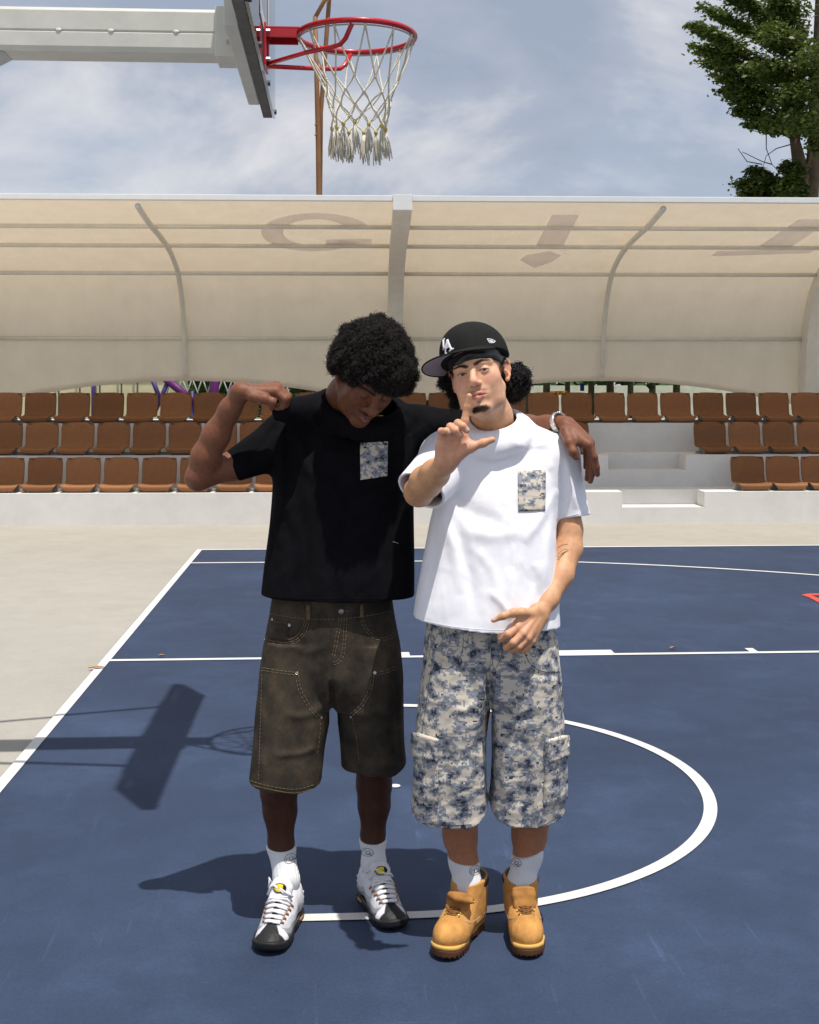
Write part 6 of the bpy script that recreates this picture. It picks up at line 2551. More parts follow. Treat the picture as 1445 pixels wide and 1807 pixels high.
def denim_mat(name):
    m, n, l, b = new_mat(name)
    t = n.new('ShaderNodeTexCoord')

    def noise(sc, det, rg=.6, st=None):
        z = n.new('ShaderNodeTexNoise'); z.inputs['Scale'].default_value = sc; z.inputs['Detail'].default_value = det; z.inputs['Roughness'].default_value = rg
        if st:
            q = n.new('ShaderNodeMapping'); q.inputs['Scale'].default_value = st; l.new(t.outputs['Object'], q.inputs['Vector']); l.new(q.outputs['Vector'], z.inputs['Vector'])
        else: l.new(t.outputs['Object'], z.inputs['Vector'])
        return z.outputs['Fac']
    r = n.new('ShaderNodeValToRGB'); e = r.color_ramp.elements
    e[0].position, e[0].color = .36, (.022, .018, .014, 1)
    e[1].position, e[1].color = .72, (.092, .067, .042, 1)
    x = e.new(.53); x.color = (.049, .039, .028, 1)
    l.new(noise(9, 6, .62), r.inputs['Fac'])
    f = n.new('ShaderNodeMapRange'); f.inputs['From Min'].default_value = .25; f.inputs['From Max'].default_value = .75; f.inputs['To Min'].default_value = .72; f.inputs['To Max'].default_value = 1.3
    l.new(noise(1, 4, .7, (420, 420, 90)), f.inputs['Value'])
    vm = n.new('ShaderNodeVectorMath'); vm.operation = 'SCALE'
    l.new(r.outputs['Color'], vm.inputs[0]); l.new(f.outputs['Result'], vm.inputs['Scale'])
    l.new(vm.outputs['Vector'], b.inputs['Base Color'])
    b.inputs['Roughness'].default_value = .9; b.inputs['Specular IOR Level'].default_value = .2
    bp = n.new('ShaderNodeBump'); bp.inputs['Strength'].default_value = .35; bp.inputs['Distance'].default_value = .002
    l.new(noise(1, 3, .6, (520, 520, 520)), bp.inputs['Height']); l.new(bp.outputs['Normal'], b.inputs['Normal'])
    return m


M['denim'] = denim_mat('washed_brown_denim')
wrinkle(M['denim'], 12, .012)
wrinkle(M['camo'], 11, .018, (1, 1, 1.5))
wrinkle(M['black_tee'], 9, .020, (1.2, 1.2, .7))
M['denim_edge'] = cloth_mat('worn_denim_edge', (.115, .080, .040), var=.5)


def weave_attr(me, fn):
    co = np.empty(len(me.vertices) * 3, np.float32); me.vertices.foreach_get('co', co)
    w = fn(co.reshape(-1, 3).astype(np.float64)).astype(np.float32)
    a = me.attributes.new('weave', 'FLOAT_VECTOR', 'POINT')
    a.data.foreach_set('vector', w.ravel())


def leg_weave(xc, yc, r0):
    def f(p):
        x = np.where(p[:, 0] < xc[2], xc[0], xc[1])
        ang = np.arctan2(p[:, 0] - x, -(p[:, 1] - yc) + 1e-9)
        u = r0 * ang + np.where(p[:, 0] < xc[2], 0, .62)
        return np.stack([u, np.zeros(len(p)), p[:, 2]], 1)
    return f


def garment(name, key, mat, root, label=None):
    v, q = MESH[key]
    o = part(name, to_mesh(v, q), mat, root)
    if label: o['label'] = label
    return o, Skin(v, q)


# ---- white tee
teeB_o, skTB = garment('t_shirt', 'B_tee', M['white_tee'], pB)
link('collar', collar_mesh(B_RING), M['white_tee'], teeB_o)
me = patch(skTB, [(913, 831), (962, 829.5), (961.5, 901.5), (914, 902.5)], 12, 16, .0012, .0018)
weave_attr(me, lambda p: np.stack([p[:, 0] + 3.3, 0 * p[:, 0], p[:, 2] + 1.1], 1))
link('pocket', me, M['camo'], teeB_o)
mb = MB(); seam(skTB, curve_px([(730, 1091), (790, 1104), (850, 1110.5), (920, 1112), (987, 1112.5)]), .0006, .0002, mb=mb)
mb2 = seam(skTB, curve_px([(982, 914), (1000, 911), (1022, 906), (1040, 899)]), .0006, .0002, mb=mb)
link('stitching', mb.mesh(True), M['white_tee'], teeB_o)['kind'] = 'stuff'

# ---- black tee
teeA_o, skTA = garment('t_shirt', 'A_tee', M['black_tee'], pA)
link('collar', collar_mesh(A_RING), M['black_tee'], teeA_o)
me = patch(skTA, [(635, 781.5), (684, 779), (683, 840), (636, 847)], 12, 16, .0012, .0018)
weave_attr(me, lambda p: np.stack([p[:, 0] + 5.0, 0 * p[:, 0], p[:, 2] + 2.3], 1))
link('pocket', me, M['camo'], teeA_o)
mb = MB(); seam(skTA, curve_px([(461, 1051), (520, 1056), (600, 1057.5), (728, 1056)]), .0006, .0002, mb=mb)
link('stitching', mb.mesh(True), M['black_tee'], teeA_o)
mb = MB(); seam(skTA, [(693.5, 956), (698, 957.2), (703, 959)], .0006, .0006, mb=mb, step=1.5)
link('lint_thread', mb.mesh(True), M['sockw'], teeA_o)

# ---- camouflage shorts
shB_o, skSB = garment('shorts', 'B_shorts', M['camo'], pB)
xb = (V(797, 1300, 3.7)[0], V(932, 1300, 3.7)[0], V(864, 1300, 3.66)[0])
weave_attr(shB_o.data, leg_weave(xb, 3.75, .115))
wv = leg_weave(xb, 3.75, .115)
for nm, quad, th in (('cargo_pocket', [(733, 1335), (772, 1340), (774, 1420), (732, 1408)], .005), ('cargo_pocket', [(962, 1338), (1003, 1325), (1003, 1408), (958, 1424)], .006),
                     ('pocket_flap', [(731, 1291), (774, 1304), (773, 1343), (731, 1333)], .011), ('pocket_flap', [(960, 1307), (1003, 1294), (1004, 1330), (966, 1345)], .013)):
    me = patch(skSB, quad, 8, 10, .001, th)
    weave_attr(me, lambda p: np.stack([p[:, 0] * 1.4 + 1.9, 0 * p[:, 0], p[:, 2] + .37], 1))
    link(nm, me, M['camo'], shB_o)
mb = MB()
for c in ([(757, 1145), (762, 1165), (785, 1180), (806, 1170), (815, 1150), (818, 1125)], [(925, 1150), (935, 1170), (955, 1184), (986, 1186)], [(740, 1452), (790, 1457), (832, 1455)], [(872, 1446), (905, 1459), (950, 1460), (992, 1436)],
          [(760, 1185), (752, 1240), (745, 1290)], [(985, 1190), (992, 1240), (999, 1292)], [(865, 1130), (868, 1160), (872, 1180), (882, 1165), (888, 1140)]):
    seam(skSB, curve_px(c), .0008, .0002, mb=mb)
link('seam', mb.mesh(True), M['threadd'], shB_o)['kind'] = 'stuff'
for px in (829.5, 880):
    me = patch(skSB, [(px - 3, 1112), (px + 3, 1112), (px + 3, 1136), (px - 3, 1136)], 2, 6, .003, .003)
    weave_attr(me, lambda p: np.stack([p[:, 0] + 8.3, 0 * p[:, 0], p[:, 2]], 1))
    link('belt_loop', me, M['camo'], shB_o)
l_, n_ = skSB.hit(781, 1165)
mb = MB(); mb.ball(tuple(l_), .0035, 8, 6); link('rivet', mb.mesh(True), M['brass'], shB_o)

# ---- denim shorts
shA_o, skSA = garment('shorts', 'A_shorts', M['denim'], pA)
mb = MB(); me_ = MB()
dash = (2, 1)
T2 = lambda c, o=4: [(x + (o if abs(o) < 90 else 0), y) for x, y in c]
double = [
    [(470, 1128), (480, 1131), (500, 1134), (520, 1130), (535, 1115), (542, 1092)],
    [(640, 1092), (650, 1112), (665, 1124), (685, 1124), (694, 1116)],
    [(462, 1178), (490, 1183), (526, 1187)],
    [(526, 1190), (531, 1215), (545, 1242), (566, 1266)],
    [(660, 1187), (680, 1183), (700, 1175)],
    [(660, 1190), (656, 1215), (641, 1245), (619, 1265)],
    [(603, 1092), (596, 1130), (590, 1160)], [(612, 1092), (609, 1140), (606, 1158), (598, 1170), (588, 1173)],
]
for c in double:
    cc = curve_px(c)
    seam(skSA, cc, .0008, .0004, 1.6, (3, 1), mb)
    # second row of stitches runs beside the first
    P = np.array(cc); d = np.gradient(P, axis=0); nn = np.stack([-d[:, 1], d[:, 0]], 1); nn /= np.maximum(1e-6, np.linalg.norm(nn, axis=1))[:, None]
    seam(skSA, list(P + nn * 4.5), .0007, .0004, 1.6, (3, 1), mb)
for c in ([(474, 1082), (520, 1090), (580, 1093), (640, 1088), (690, 1078)], [(440, 1377), (470, 1386), (520, 1393), (556, 1384)], [(603, 1370), (640, 1375), (690, 1381), (712, 1364)],
          [(566, 1268), (563, 1310), (560, 1330)], [(622, 1268), (630, 1310), (634, 1345)], [(462, 1182), (460, 1260), (456, 1380)], [(592, 1290), (602, 1340), (610, 1372)],
          [(475, 1103), (475, 1127)], [(504, 1106), (503, 1130)], [(510, 1104), (508, 1130)]):
    seam(skSA, curve_px(c), .00075, .0004, 1.6, (3, 1), mb)
for c in ([(439.5, 1383.5), (470, 1392), (520, 1399.5), (557, 1390)], [(603, 1375.5), (640, 1380.5), (690, 1387), (713, 1369)], [(478, 1095), (514, 1103)], [(470, 1124), (482, 1127.5), (500, 1130), (518, 1126), (531, 1113), (539, 1092)]):
    seam(skSA, curve_px(c), .0013, .0003, 2, None, me_)
link('stitching', mb.mesh(True), M['thread'], shA_o)['kind'] = 'stuff'
link('worn_edge', me_.mesh(True), M['denim_edge'], shA_o)['kind'] = 'stuff'
for x0, x1, y0, y1 in ((541, 548, 1066, 1096), (635, 641, 1066, 1090)):
    me = patch(skSA, [(x0, y0), (x1, y0), (x1, y1), (x0, y1)], 2, 6, .002, .003)
    link('belt_loop', me, M['denim_edge'], shA_o)
me = patch(skSA, [(475, 1099), (511, 1103), (508, 1132), (475, 1127)], 6, 6, .0005, .0014); link('coin_pocket', me, M['denim'], shA_o)
for px, py, r in ((511, 1103, .0048), (481, 1093, .0035), (468, 1128, .0035), (524, 1188, .0048), (661, 1187, .0048), (567, 1266, .0035), (619, 1265, .0035)):
    l_, n_ = skSA.hit(px, py)
    if l_ is None: continue
    t_ = MB(); t_.tube([l_ - n_ * .001, l_ + n_ * .0022], r, 10); link('rivet', t_.mesh(), M['silver'], shA_o)
l_, n_ = skSA.hit(602, 1079)
t_ = MB(); t_.tube([l_ - n_ * .001, l_ + n_ * .003, l_ + n_ * .0042], [.0085, .0085, .006], 16); link('button', t_.mesh(True), M['steelbtn'], shA_o)
t_ = seam(skSA, [(607, 1079), (616, 1077.5)], .0012, .0006, 2); link('buttonhole', t_.mesh(True), M['thread'], shA_o)

# ---- socks with a black oval mark
def sock_part(key, root, ovals):
    o, sk = garment('sock', key, M['sockw'], root)
    for (cx, cy, rx, ry, rot) in ovals:
        mb = MB()
        A = np.linspace(0, 2 * math.pi, 26)
        pt = lambda u, w: (cx + u * rx * math.cos(rot) - w * ry * math.sin(rot), cy + u * rx * math.sin(rot) + w * ry * math.cos(rot))
        seam(sk, [pt(math.cos(a), math.sin(a)) for a in A], .0006, .0004, 1.2, None, mb)
        seam(sk, curve_px([pt(-.85, .15), pt(-.45, -.45), pt(-.15, -.1), pt(-.3, .3), pt(.1, -.35), pt(.45, -.3), pt(.3, .15), pt(.85, .05)]), .0006, .0004, 1.0, None, mb)
        seam(sk, curve_px([pt(-.2, .5), pt(.3, .45), pt(.75, .55)]), .0012, .0004, 1.0, None, mb)
        link('sock_logo', mb.mesh(True), M['ink'], o)
    return o


sock_part('B_sockL', pB, [(838, 1536, 10, 8, -.5)])
sock_part('B_sockR', pB, [(911, 1522, 9.5, 7, .45)])
sock_part('A_sockL', pA, [(512, 1515, 11, 8, -.55)])
sock_part('A_sockR', pA, [(648, 1504, 11, 7, .2)])

# ---- sneakers
M['sneak'] = mat_attr('sneaker_leather', rough=.55, spec=.3, bump=.25, bscale=420, var=.08, vscale=40)
wrinkle(M['sneak'], 40, .004)
M['soleb'] = mat_basic('black_rubber', (.014, .014, .015), .55, var=.2)
M['tan'] = mat_basic('tan_loop', (.42, .20, .09), .6)
M['padw'] = cloth_mat('white_padded_cloth', (.74, .73, .76), var=.03)
M['yellow'] = mat_basic('yellow_label', (.75, .58, .02), .5, var=.05)
M['lacew'] = cloth_mat('white_lace', (.80, .79, .80), var=.04)


def sneaker_parts(tag_, fr, s, bow):
    h, R, L = fr
    sc = L / .30
    T = lambda p: tuple(h + R @ (npv(p) * sc))
    v, q = MESH[tag_ + '_upper']
    lv = (v - h) @ R / sc
    x, y, z = np.abs(lv[:, 0]), lv[:, 1], lv[:, 2]
    col = np.tile(np.array([(.70, .69, .73)]), (len(v), 1))
    zw = z + .0045 * np.sin(y * 42) + .0035 * np.sin(y * 95)
    for zt, c in ((.070, (.50, .50, .53)), (.054, (.27, .27, .29)), (.040, (.10, .10, .11))):
        wv_ = np.clip(.5 - (zw - zt) / .003, 0, 1) * (y < .235)
        col = mixc(col, wv_, c)
    ss = lambda d: np.clip(.5 - d / .0032, 0, 1)                  # soft painted edge
    toe = ss(-(y - (.258 - .35 * np.maximum(0, .036 - z) - .30 * np.maximum(0, .028 - x))))
    stripe = ss(x - (.0095 + .55 * np.maximum(0, y - .222))) * (y > .13) * (z > .045)
    low = ss(z - (.028 + .010 * (y < .09))) * (y < .25)
    w_ = np.maximum(np.maximum(toe, stripe), low)
    col = mixc(col, w_, (.016, .016, .017))
    me = to_mesh(v, q); dye(me, col)
    root = part('sneaker', me, M['sneak'], pA)
    sk = Skin(v, q)
    vs, qs = MESH[tag_ + '_sole']; link('sole', to_mesh(vs, qs), M['soleb'], root)
    vt, qt = MESH[tag_ + '_tongue']; link('tongue', to_mesh(vt, qt), M['padw'], root)
    skt = Skin(np.concatenate([v, vt]), np.concatenate([q, qt + len(v)]))
    for sd in (-1, 1):
        b_ = MB(); P = [T((sd * .0405, .042, .016)), T((sd * .0405, .078, .016))]; b_.tube([P[0], P[1]], .0055, 8); link('air_window', b_.mesh(True), M['tan'], root)

    def on(x_, y_, up=.18, off=.003):
        l_, n_ = skt.ray(T((x_, y_, up)), R @ npv((0, 0, -1)))
        return (l_ + n_ * off) if l_ is not None else Vector(T((x_, y_, .1)))
    lm, lp = MB(), MB()
    ys = [.222, .206, .190, .174, .158]
    for i, yy in enumerate(ys):
        w = .0215 + .0028 * i
        for dy in (0, .0055):
            P = [on(-w + 2 * w * t, yy + dy * (1 if t < .5 else .6) + .004 * math.sin(t * 3.14), off=.0042) for t in np.linspace(0, 1, 9)]
            lm.tube(P, .0034, 6)
        for sd in (-1, 1):
            a, b = on(sd * w, yy, off=.002), on(sd * (w + .008), yy - .004, off=.001)
            lp.tube([b, (a + b) / 2 + Vector((0, 0, .003)), a], .0040, 6)
    P = [on(-.034 + .068 * t, .146 + .004 * math.sin(t * 6), off=.005) for t in np.linspace(0, 1, 10)]
    lm.tube(P, .0034, 6)
    if bow:
        b = on(-.033, .148, off=.005)
        lm.tube([b, b + Vector((-.012, -.01, .012)), b + Vector((-.034, -.014, .030))], .0028, 6)
        b2 = on(.034, .138, off=.004); lm.tube([b2, b2 + Vector((.004, -.004, .022)), b2 + Vector((.0, .012, .024)), on(.030, .120, off=.004)], .0028, 6)
    else:
        b = on(.034, .146, off=.005)
        lm.tube([b, b + Vector((.012, -.01, .024)), b + Vector((.004, 0, .034)), b + Vector((-.008, .005, .020))], .0028, 6)
    link('lace', lm.mesh(True), M['lacew'], root)
    link('lace_loop', lp.mesh(True), M['tan'], root)['kind'] = 'stuff'
    # oval label on the tongue: black rim, yellow face
    lb = Solid()
    c = T((0, .1455, .134)); nrm = R @ npv((0, .86, .50)); side = R @ npv((1, 0, 0)); up = np.cross(side, nrm); up /= np.linalg.norm(up)
    if up[2] < 0: up = -up

    def disc(rx, rz, off, y0=-1.0):
        vv = [tuple(npv(c) + nrm * off)]
        n_ = 28
        for i in range(n_):
            a = 2 * math.pi * i / n_
            u = max(y0, math.cos(a)) * rx
            vv.append(tuple(npv(c) + nrm * (off - .002) + side * u + up * math.sin(a) * rz))
        return mesh_from(vv, [(0, 1 + i, 1 + (i + 1) % n_) for i in range(n_)], False)
    link('label_rim', disc(.0195, .0135, .0045), M['ink'], root)
    link('label', disc(.0168, .0112, .0062, -.55), M['yellow'], root)
    mb = MB()
    for i in range(5):
        u = -.007 + .0045 * i
        a = npv(c) + nrm * .0052 + side * u
        mb.tube([tuple(a - up * .003), tuple(a + up * .003)], .0009, 4)
    link('label_print', mb.mesh(), M['tan'], root)


sneaker_parts('A_L', FRA_L, 1, True)
sneaker_parts('A_R', FRA_R, -1, False)

# ---- boots
M['wheat'] = mat_attr('wheat_nubuck', rough=.78, spec=.18, bump=.4, bscale=500, var=.20, vscale=26)
wrinkle(M['wheat'], 34, .006)
M['bsole'] = mat_basic('brown_lug_rubber', (.105, .040, .018), .65, var=.15)
M['welt'] = mat_basic('yellow_welt', (.62, .38, .10), .5, var=.06)
M['bcollar'] = mat_basic('dark_padded_leather', (.028, .018, .014), .5, var=.2, bump=.3, bscale=200)
M['lace'] = mat_basic('brown_yellow_lace', (.20, .085, .022), .7, var=.5, scale=300)
M['creamt'] = cloth_mat('cream_thread', (.62, .47, .30), var=.1)


def boot_parts(tag_, fr, s, flop):
    h, R, L = fr
    sc = L / .30
    T = lambda p: tuple(h + R @ (npv(p) * sc))
    v, q = MESH[tag_ + '_upper']
    lv = (v - h) @ R / sc
    col = np.tile(np.array([(.55, .272, .078)]), (len(v), 1))
    inner = (np.hypot(lv[:, 0], (lv[:, 1] - .062) * .85) < .0435) & (lv[:, 2] > .125)
    col[inner] = (.05, .028, .018)
    me = to_mesh(v, q); dye(me, col)
    root = part('boot', me, M['wheat'], pB)
    vt, qt = MESH[tag_ + '_tongue']
    me = to_mesh(vt, qt); dye(me, np.tile(np.array([(.36, .165, .045)]), (len(vt), 1)))
    link('tongue', me, M['wheat'], root)
    for nm, mt in (('sole', 'bsole'), ('welt', 'welt'), ('collar', 'bcollar')):
        vv, qq = MESH[f'{tag_}_{nm}']; link(nm, to_mesh(vv, qq), M[mt], root)
    sk = Skin(v, q)
    skt = Skin(np.concatenate([v, vt]), np.concatenate([q, qt + len(v)]))

    def on(x_, y_, z_, off=.001, k=skt, d=None):
        """nearest place on the boot seen from up in front of the toe"""
        o = npv(T((x_, y_, z_))) - R @ npv((0, -.55, -.83)) * .0 + R @ npv((0, .30, .30))
        l_, n_ = k.ray(o, npv(T((x_, y_, z_))) - o)
        return (l_ + n_ * off, n_) if l_ is not None else (Vector(T((x_, y_, z_))), Vector(R @ npv((0, 1, 0))))
    lm, ey = MB(), []
    rows_ = [(.197, .083, .0200), (.187, .094, .0230), (.176, .106, .0265), (.163, .120, .0310), (.150, .134, .0360)]
    pts = []
    for (yy, zz, w) in rows_:
        pr = []
        for sd in (-1, 1):
            p, n_ = on(sd * w, yy - .012, zz, .001, sk)
            pr.append((p, n_))
            t_ = MB()
            a = n_.orthogonal().normalized(); b = n_.cross(a)
            t_.tube([p + (a * math.cos(i * .6283) + b * math.sin(i * .6283)) * .0042 for i in range(10)], .0016, 5, closed=True)
            link('eyelet', t_.mesh(True), M['brass'], root)
        pts.append(pr)
    for i in range(len(pts)):
        mid = (pts[i][0][0] + pts[i][1][0]) / 2 + Vector(R @ npv((0, .006, .004)))
        lm.tube([pts[i][0][0], mid + Vector((0, 0, -.001)), pts[i][1][0]], .0026, 6)
        if i < len(pts) - 1:
            for a, b in ((0, 1), (1, 0)):
                m2 = (pts[i][a][0] + pts[i + 1][b][0]) / 2 + Vector(R @ npv((0, .008, .005)))
                lm.tube([pts[i][a][0], m2, pts[i + 1][b][0]], .0026, 6)
    g = Vector
    if flop:
        a = pts[3][0][0]; lm.tube([a, a + g((-.020, -.02, -.01)), a + g((-.045, -.03, -.05)), a + g((-.062, -.03, -.088))], .0018, 6)
        a = pts[4][1][0]; lm.tube([a, a + g((.012, -.005, .018)), a + g((.034, .0, .0)), a + g((.040, -.01, -.055)), a + g((.042, -.012, -.105))], .0018, 6)
    else:
        a = pts[4][0][0]; b = pts[4][1][0]
        lm.tube([a, (a + b) / 2 + g((0, -.02, .006)), b, b + g((.014, -.01, -.006)), b + g((.030, -.012, -.035)), b + g((.036, -.012, -.066))], .0018, 6)
        lm.tube([b, b + g((.022, -.008, -.014)), b + g((.030, -.010, -.04))], .0018, 6)
    link('lace', lm.mesh(True), M['lace'], root)
    sm = MB()
    for sd in (-1, 1):
        for dz in (0, .004):
            P = []
            for (x_, y_, z_) in [(.026, .200, .082), (.035, .180, .070), (.043, .145, .062), (.046, .11, .058), (.046, .06, .056)]:
                o = npv(T((sd * .14, y_ + .01, z_ + .05 - dz))); l_, n_ = sk.ray(o, npv(T((sd * x_ * .5, y_, z_ - dz))) - o)
                if l_ is not None: P.append(l_ + n_ * .0006)
            if len(P) > 2:
                P = [Vector(p) for p in curve_px([tuple(p) for p in P], 4)]
                sm.tube(P, .0008, 4)
    link('stitching', sm.mesh(True), M['creamt'], root)['kind'] = 'stuff'


boot_parts('B_L', FRB_L, 1, True)
boot_parts('B_R', FRB_R, -1, False)

# ---- hair, cap, bracelet, tattoo
def hair_mat(name, col, rough=.5):
    m, n, l, b = new_mat(name)
    g = n.new('ShaderNodeNewGeometry')
    r = n.new('ShaderNodeValToRGB')
    r.color_ramp.elements[0].color = tuple(c * .45 for c in col) + (1,)
    r.color_ramp.elements[1].color = tuple(c * 1.9 for c in col) + (1,)
    l.new(g.outputs['Random Per Island'], r.inputs['Fac'])
    l.new(r.outputs['Color'], b.inputs['Base Color'])
    b.inputs['Roughness'].default_value = rough
    b.inputs['Specular IOR Level'].default_value = .3
    return m


M['hairA'] = hair_mat('black_brown_curls', (.0125, .0095, .0080), .6)
M['hairB'] = hair_mat('black_curls', (.0090, .0072, .0066), .45)
M['hairbase'] = mat_basic('hair_base', (.005, .004, .0036), .9, spec=.1)


def curls(v, q, n_, rad, length, tube, turns, seed, seg=13, keep=None, lift=.4, grav=0.0):
    """coils standing off the hair mass"""
    rg = np.random.default_rng(seed)
    me = to_mesh(v, q)
    nr = np.empty(len(v) * 3, np.float32); me.vertices.foreach_get('normal', nr); nr = nr.reshape(-1, 3)
    bpy.data.meshes.remove(me)
    idx = np.arange(len(v))
    if keep is not None: idx = idx[keep(v, nr)]
    idx = rg.choice(idx, n_, replace=len(idx) < n_)
    p = v[idx] + rg.normal(0, .0012, (n_, 3)); nn = nr[idx]
    ax = nn + rg.normal(0, lift, (n_, 3)); ax /= np.linalg.norm(ax, axis=1)[:, None]
    s = np.cross(ax, rg.normal(0, 1, (n_, 3))); s /= np.linalg.norm(s, axis=1)[:, None]
    b = np.cross(ax, s)
    R_ = rad * rg.uniform(.55, 1.35, n_)[:, None]
    L = length * rg.uniform(.5, 1.25, n_)[:, None]
    T = turns * rg.uniform(.7, 1.3, n_)[:, None]
    t = np.linspace(0, 1, seg)[None]
    ph = rg.uniform(0, 6.28, n_)[:, None]
    a = ph + t * T * 2 * np.pi
    C = (p - nn * .002)[:, None, :] + ax[:, None, :] * (L * t)[..., None] + s[:, None, :] * (R_ * np.cos(a))[..., None] + b[:, None, :] * (R_ * np.sin(a))[..., None]
    C[..., 2] -= grav * t ** 2 * L
    rad_v = (-s[:, None, :] * 0 + s[:, None, :] * np.cos(a)[..., None] + b[:, None, :] * np.sin(a)[..., None])
    w = tube * (1 - .55 * t ** 2)[..., None]
    K = 3
    ring = []
    for k in range(K):
        an = 2 * math.pi * k / K
        ring.append(C + w * (rad_v * math.cos(an) + ax[:, None, :] * math.sin(an)))
    Vv = np.stack(ring, 2).reshape(-1, 3)                       # n, seg, K
    base = (np.arange(n_) * seg * K)[:, None, None]
    i = np.arange(seg - 1)[None, :, None] * K
    k = np.arange(K)[None, None, :]
    k2 = (k + 1) % K
    F_ = np.stack([base + i + k, base + i + k2, base + i + K + k2, base + i + K + k], -1).reshape(-1, 4)
    return Vv, F_


v, q = MESH['A_hair']
hair = part('hair', to_mesh(v, q), M['hairbase'], pA)
cv, cf = curls(v, q, 15000, .0030, .0115, .00095, 1.4, 31, 9, lift=.75)
o = link('curls', mesh_from(cv, cf, True), M['hairA'], hair); o['kind'] = 'stuff'
cv, cf = curls(v, q, 700, .0040, .020, .0007, 1.5, 41, 12, lift=.5)
o = link('loose_curls', mesh_from(cv, cf, True), M['hairA'], hair); o['kind'] = 'stuff'
v, q = MESH['B_hair']
hair = part('hair', to_mesh(v, q), M['hairbase'], pB)
cv, cf = curls(v, q, 2600, .0042, .0105, .0011, 1.3, 33, 11, keep=lambda v, n: (np.abs(v[:, 0] - V(855, 670, 3.8)[0]) > .062), lift=.5, grav=.5)
o = link('curls', mesh_from(cv, cf, True), M['hairB'], hair); o['kind'] = 'stuff'
cv, cf = curls(v, q, 160, .0060, .030, .0006, 1.0, 43, 12, keep=lambda v, n: (np.abs(v[:, 0] - V(855, 670, 3.8)[0]) > .066), lift=.6, grav=.5)
o = link('loose_curls', mesh_from(cv, cf, True), M['hairB'], hair); o['kind'] = 'stuff'
# goatee: short hairs on the chin
v, q = MESH['B_head']
l_ = local(v, B_HC, B_HR, B_HS)
wch = blob_w(l_, (0, -.083, -.1045), (.0225, .03, .0085), soft=.4)
wmo = np.maximum(blob_w(l_, (.018, -.09, -.0545), (.012, .03, .0030), soft=.6), blob_w(l_, (-.018, -.09, -.0545), (.012, .03, .0030), soft=.6)) * .35
cv, cf = curls(v, q, 900, .0006, .0050, .00038, .6, 35, 6, keep=lambda v_, n_: (np.random.default_rng(3).uniform(0, 1, len(v_)) < wch), lift=.45, grav=.6)
o = part('goatee', mesh_from(cv, cf, True), M['hairB'], pB); o['kind'] = 'stuff'
wb = np.zeros(len(v))
for s in (-1, 1):
    for t_ in np.linspace(0, 1, 9):
        wb = np.maximum(wb, blob_w(l_, (s * (.013 + .036 * t_), -.083 + .018 * t_ ** 2, .0185 + .0085 * math.sin(min(1, t_ * 1.25) * 1.9) - .003 * t_), (.0065, .03, .0040 - .0018 * t_), soft=.4))
cv, cf = curls(v, q, 620, .0003, .0042, .00032, .3, 36, 5, keep=lambda v_, n_: (np.random.default_rng(4).uniform(0, 1, len(v_)) < wb), lift=.22, grav=.2)
o = part('eyebrows', mesh_from(cv, cf, True), M['hairB'], pB); o['kind'] = 'stuff'

M['capblk'] = cloth_mat('black_cap_wool', (.0115, .0125, .0110), var=.15, bump=.3, weave=600, spec=.2)
M['capund'] = cloth_mat('grey_under_brim', (.30, .27, .32), var=.06)
M['ragm'] = mat_basic('black_satin_cloth', (.006, .006, .007), .35, spec=.5, var=.2, bump=.15, bscale=90)
M['embw'] = cloth_mat('white_embroidery', (.80, .79, .83), var=.03)
v, q = MESH['B_rag']
part('head_cloth', to_mesh(v, q), M['ragm'], pB)
v, q = MESH['B_crown']
capo = part('cap', to_mesh(v, q), M['capblk'], pB, None)
skC = Skin(v, q)
CT = lambda p: Vector(CAP_C + CAP_R @ npv(p))


def brim_mesh():
    NA, NR = 40, 10
    top, bot = [], []
    for i in range(NA + 1):
        a = math.radians(-92 + 184 * i / NA)
        c = max(0.0, math.cos(a))
        L_ = .071 * c ** .42
        rx, ry = .0985 * math.sin(a), -.104 * math.cos(a)
        for j in range(NR + 1):
            t = j / NR
            ox = rx * (1 + .10 * t * (c ** .3)); oy = ry - L_ * t * (1 - .04 * abs(math.sin(a)))
            z = .004 - .26 * L_ * t - .30 * (ox ** 2) * t - .004 * t * t
            top.append((ox * (1 - .012 * (1 - t)), oy + .002 * (1 - t), z + .0016)); bot.append((ox * (1 - .012 * (1 - t)), oy + .002 * (1 - t), z - .0016))
    f = []
    for i in range(NA):
        for j in range(NR):
            k = i * (NR + 1) + j
            f.append((k, k + 1, k + NR + 2, k + NR + 1))
    return top, bot, f, NA, NR


top, bot, f, NA, NR = brim_mesh()
per = [i * (NR + 1) + NR for i in range(NA + 1)]
tv = [CT(p) for p in top]
edge = [CT((bot[i][0], bot[i][1], bot[i][2])) for i in per]
n0 = len(tv)
ff = f + [(per[i], per[i + 1], n0 + i + 1, n0 + i) for i in range(NA)]
brim = link('brim', mesh_from(tv + edge, ff, True), M['capblk'], capo)
link('brim_underside', mesh_from([CT((p[0], p[1], p[2] + .0002)) for p in bot], f, True), M['capund'], brim)
sw = MB()
link('brim_binding', sw.tube([CT((bot[i][0] * 1.003, bot[i][1] * 1.003, (bot[i][2] + top[i][2]) / 2)) for i in per], .0024, 6).mesh(True), M['capblk'], brim)


def on_crown(u, w, off):
    """u metres round the crown from its front, w metres up"""
    a = u / .100
    o = CT((.25 * math.sin(a), -.25 * math.cos(a), w + .004))
    d = CT((0, 0, w - .012)) - o
    l_, n_ = skC.ray(o, d)
    return l_ + n_ * off


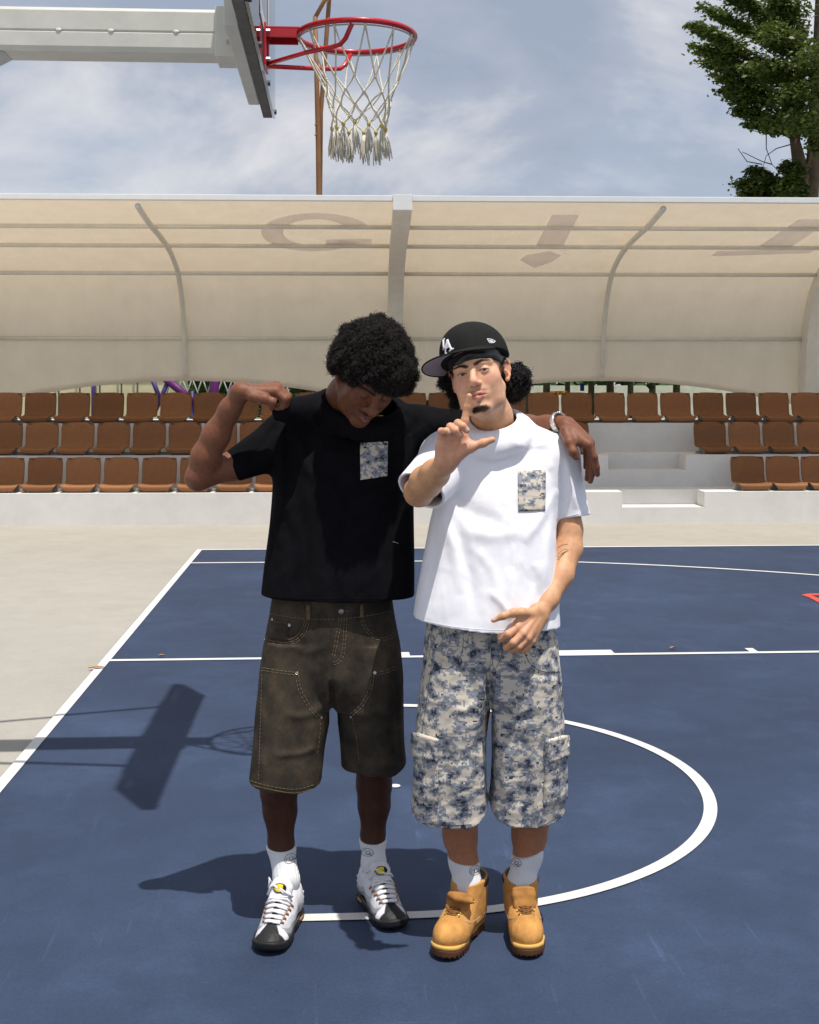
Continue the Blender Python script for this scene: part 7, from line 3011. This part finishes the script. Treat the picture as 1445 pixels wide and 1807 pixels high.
def emb(strokes, name, off=.0026):
    mb = MB()
    for pts, wd in strokes:
        P = resample([(a, b, 0) for a, b in pts], .003)
        V_, F_ = [], []
        for i, p in enumerate(P):
            a, b = P[max(0, i - 1)], P[min(len(P) - 1, i + 1)]
            t = (b - a); t = t / max(1e-9, np.linalg.norm(t)); nn = np.array([-t[1], t[0]])
            for k, hgt in ((-1, .0), (-.7, 1), (.7, 1), (1, .0)):
                V_.append(tuple(on_crown(.011 + p[0] + nn[0] * wd / 2 * k, p[1] + nn[1] * wd / 2 * k, off * hgt - .0004)))
        for i in range(len(P) - 1):
            for k in range(3):
                F_.append((i * 4 + k, i * 4 + k + 1, i * 4 + 5 + k, i * 4 + 4 + k))
        F_ += [(3, 2, 1, 0), tuple((len(P) - 1) * 4 + k for k in range(4))]
        mb.add(V_, F_)
    link(name, mb.mesh(True), M['embw'], capo)


o_ = .041
emb([([(-.016, .026 + o_), (-.011, -.004 + o_)], .0085), ([(-.022, .026 + o_), (-.009, .027 + o_)], .0045), ([(-.016, -.006 + o_), (.006, -.003 + o_)], .0050), ([(.006, -.004 + o_), (.008, .005 + o_)], .0045),
     ([(.006, .016 + o_), (-.008, -.024 + o_)], .0060), ([(.006, .016 + o_), (.018, -.022 + o_)], .0085), ([(-.003, -.010 + o_), (.012, -.008 + o_)], .0045), ([(-.014, -.025 + o_), (-.001, -.024 + o_)], .0045), ([(.009, -.023 + o_), (.026, -.020 + o_)], .0048)], 'monogram')
fl = MB()


def flag(pts, wd):
    P = [skC.hit(*p) for p in resample(pts, 1.0)]
    P = [l_ + n_ * .0008 for l_, n_ in P if l_ is not None]
    fl.tube(P, wd, 5)


flag([(859.5, 598), (863.5, 605.3)], .0016)
flag([(859.5, 598), (868, 599.2), (873.5, 602.6)], .0013)
flag([(873.5, 602.6), (870.5, 605.2), (863.5, 605.3)], .0013)
flag([(862.5, 601.2), (868.5, 601.8)], .0018)
flag([(864.5, 603.4), (870.0, 603.2)], .0016)
link('side_emblem', fl.mesh(True), M['embw'], capo)

# bracelet
mb = MB()
axis = (npv(V(995, 747.5, 3.825)) - npv(V(965, 750, 3.885))); axis /= np.linalg.norm(axis)
axis = axis + npv((.0, .0, .30)); axis /= np.linalg.norm(axis)
cb = npv(V(987.5, 746.5, 3.838))
e1 = np.cross(axis, [0, 1, 0]); e1 /= np.linalg.norm(e1); e2 = np.cross(axis, e1)
V_, F_ = [], []
NB, MBn = 48, 10
for i in range(NB):
    a = 2 * math.pi * i / NB
    o = e1 * math.cos(a) + e2 * math.sin(a)
    for j in range(MBn):
        p = 2 * math.pi * j / MBn
        V_.append(tuple(cb + o * (.0315 + .0042 * math.cos(p)) + axis * (.0088 * math.sin(p))))
for i in range(NB):
    for j in range(MBn):
        F_.append((i * MBn + j, i * MBn + (j + 1) % MBn, ((i + 1) % NB) * MBn + (j + 1) % MBn, ((i + 1) % NB) * MBn + j))
part('bracelet', mesh_from(V_, F_, True), M['silver'], pA)

# tattoo on the left forearm: a fine-line sprig
M['tat'] = mat_basic('tattoo_ink', (.035, .032, .032), .5, var=.2)
skL = Skin(*MESH['B_armL'])
mb = MB()
for c, r in (([(985, 966), (992, 962), (1002, 960.2)], .0010), ([(978, 992), (982, 982), (988, 974), (997, 969.5), (1003, 971.5)], .0008), ([(978, 990), (988, 985), (996, 976), (1003, 971.5)], .0008),
             ([(984, 984), (995, 974.5)], .0006), ([(986, 978), (992, 975)], .0006), ([(988, 982), (998, 973)], .0006), ([(992, 979), (1000, 972.5)], .0006), ([(985, 981), (986, 990), (982.5, 996)], .0007), ([(988, 983), (986, 991)], .0006), ([(980, 985), (976.5, 993)], .0006)):
    seam(skL, curve_px(c), r * 1.6, -r * .9, 1.0, None, mb)
part('tattoo', mb.mesh(True), M['tat'], pB)
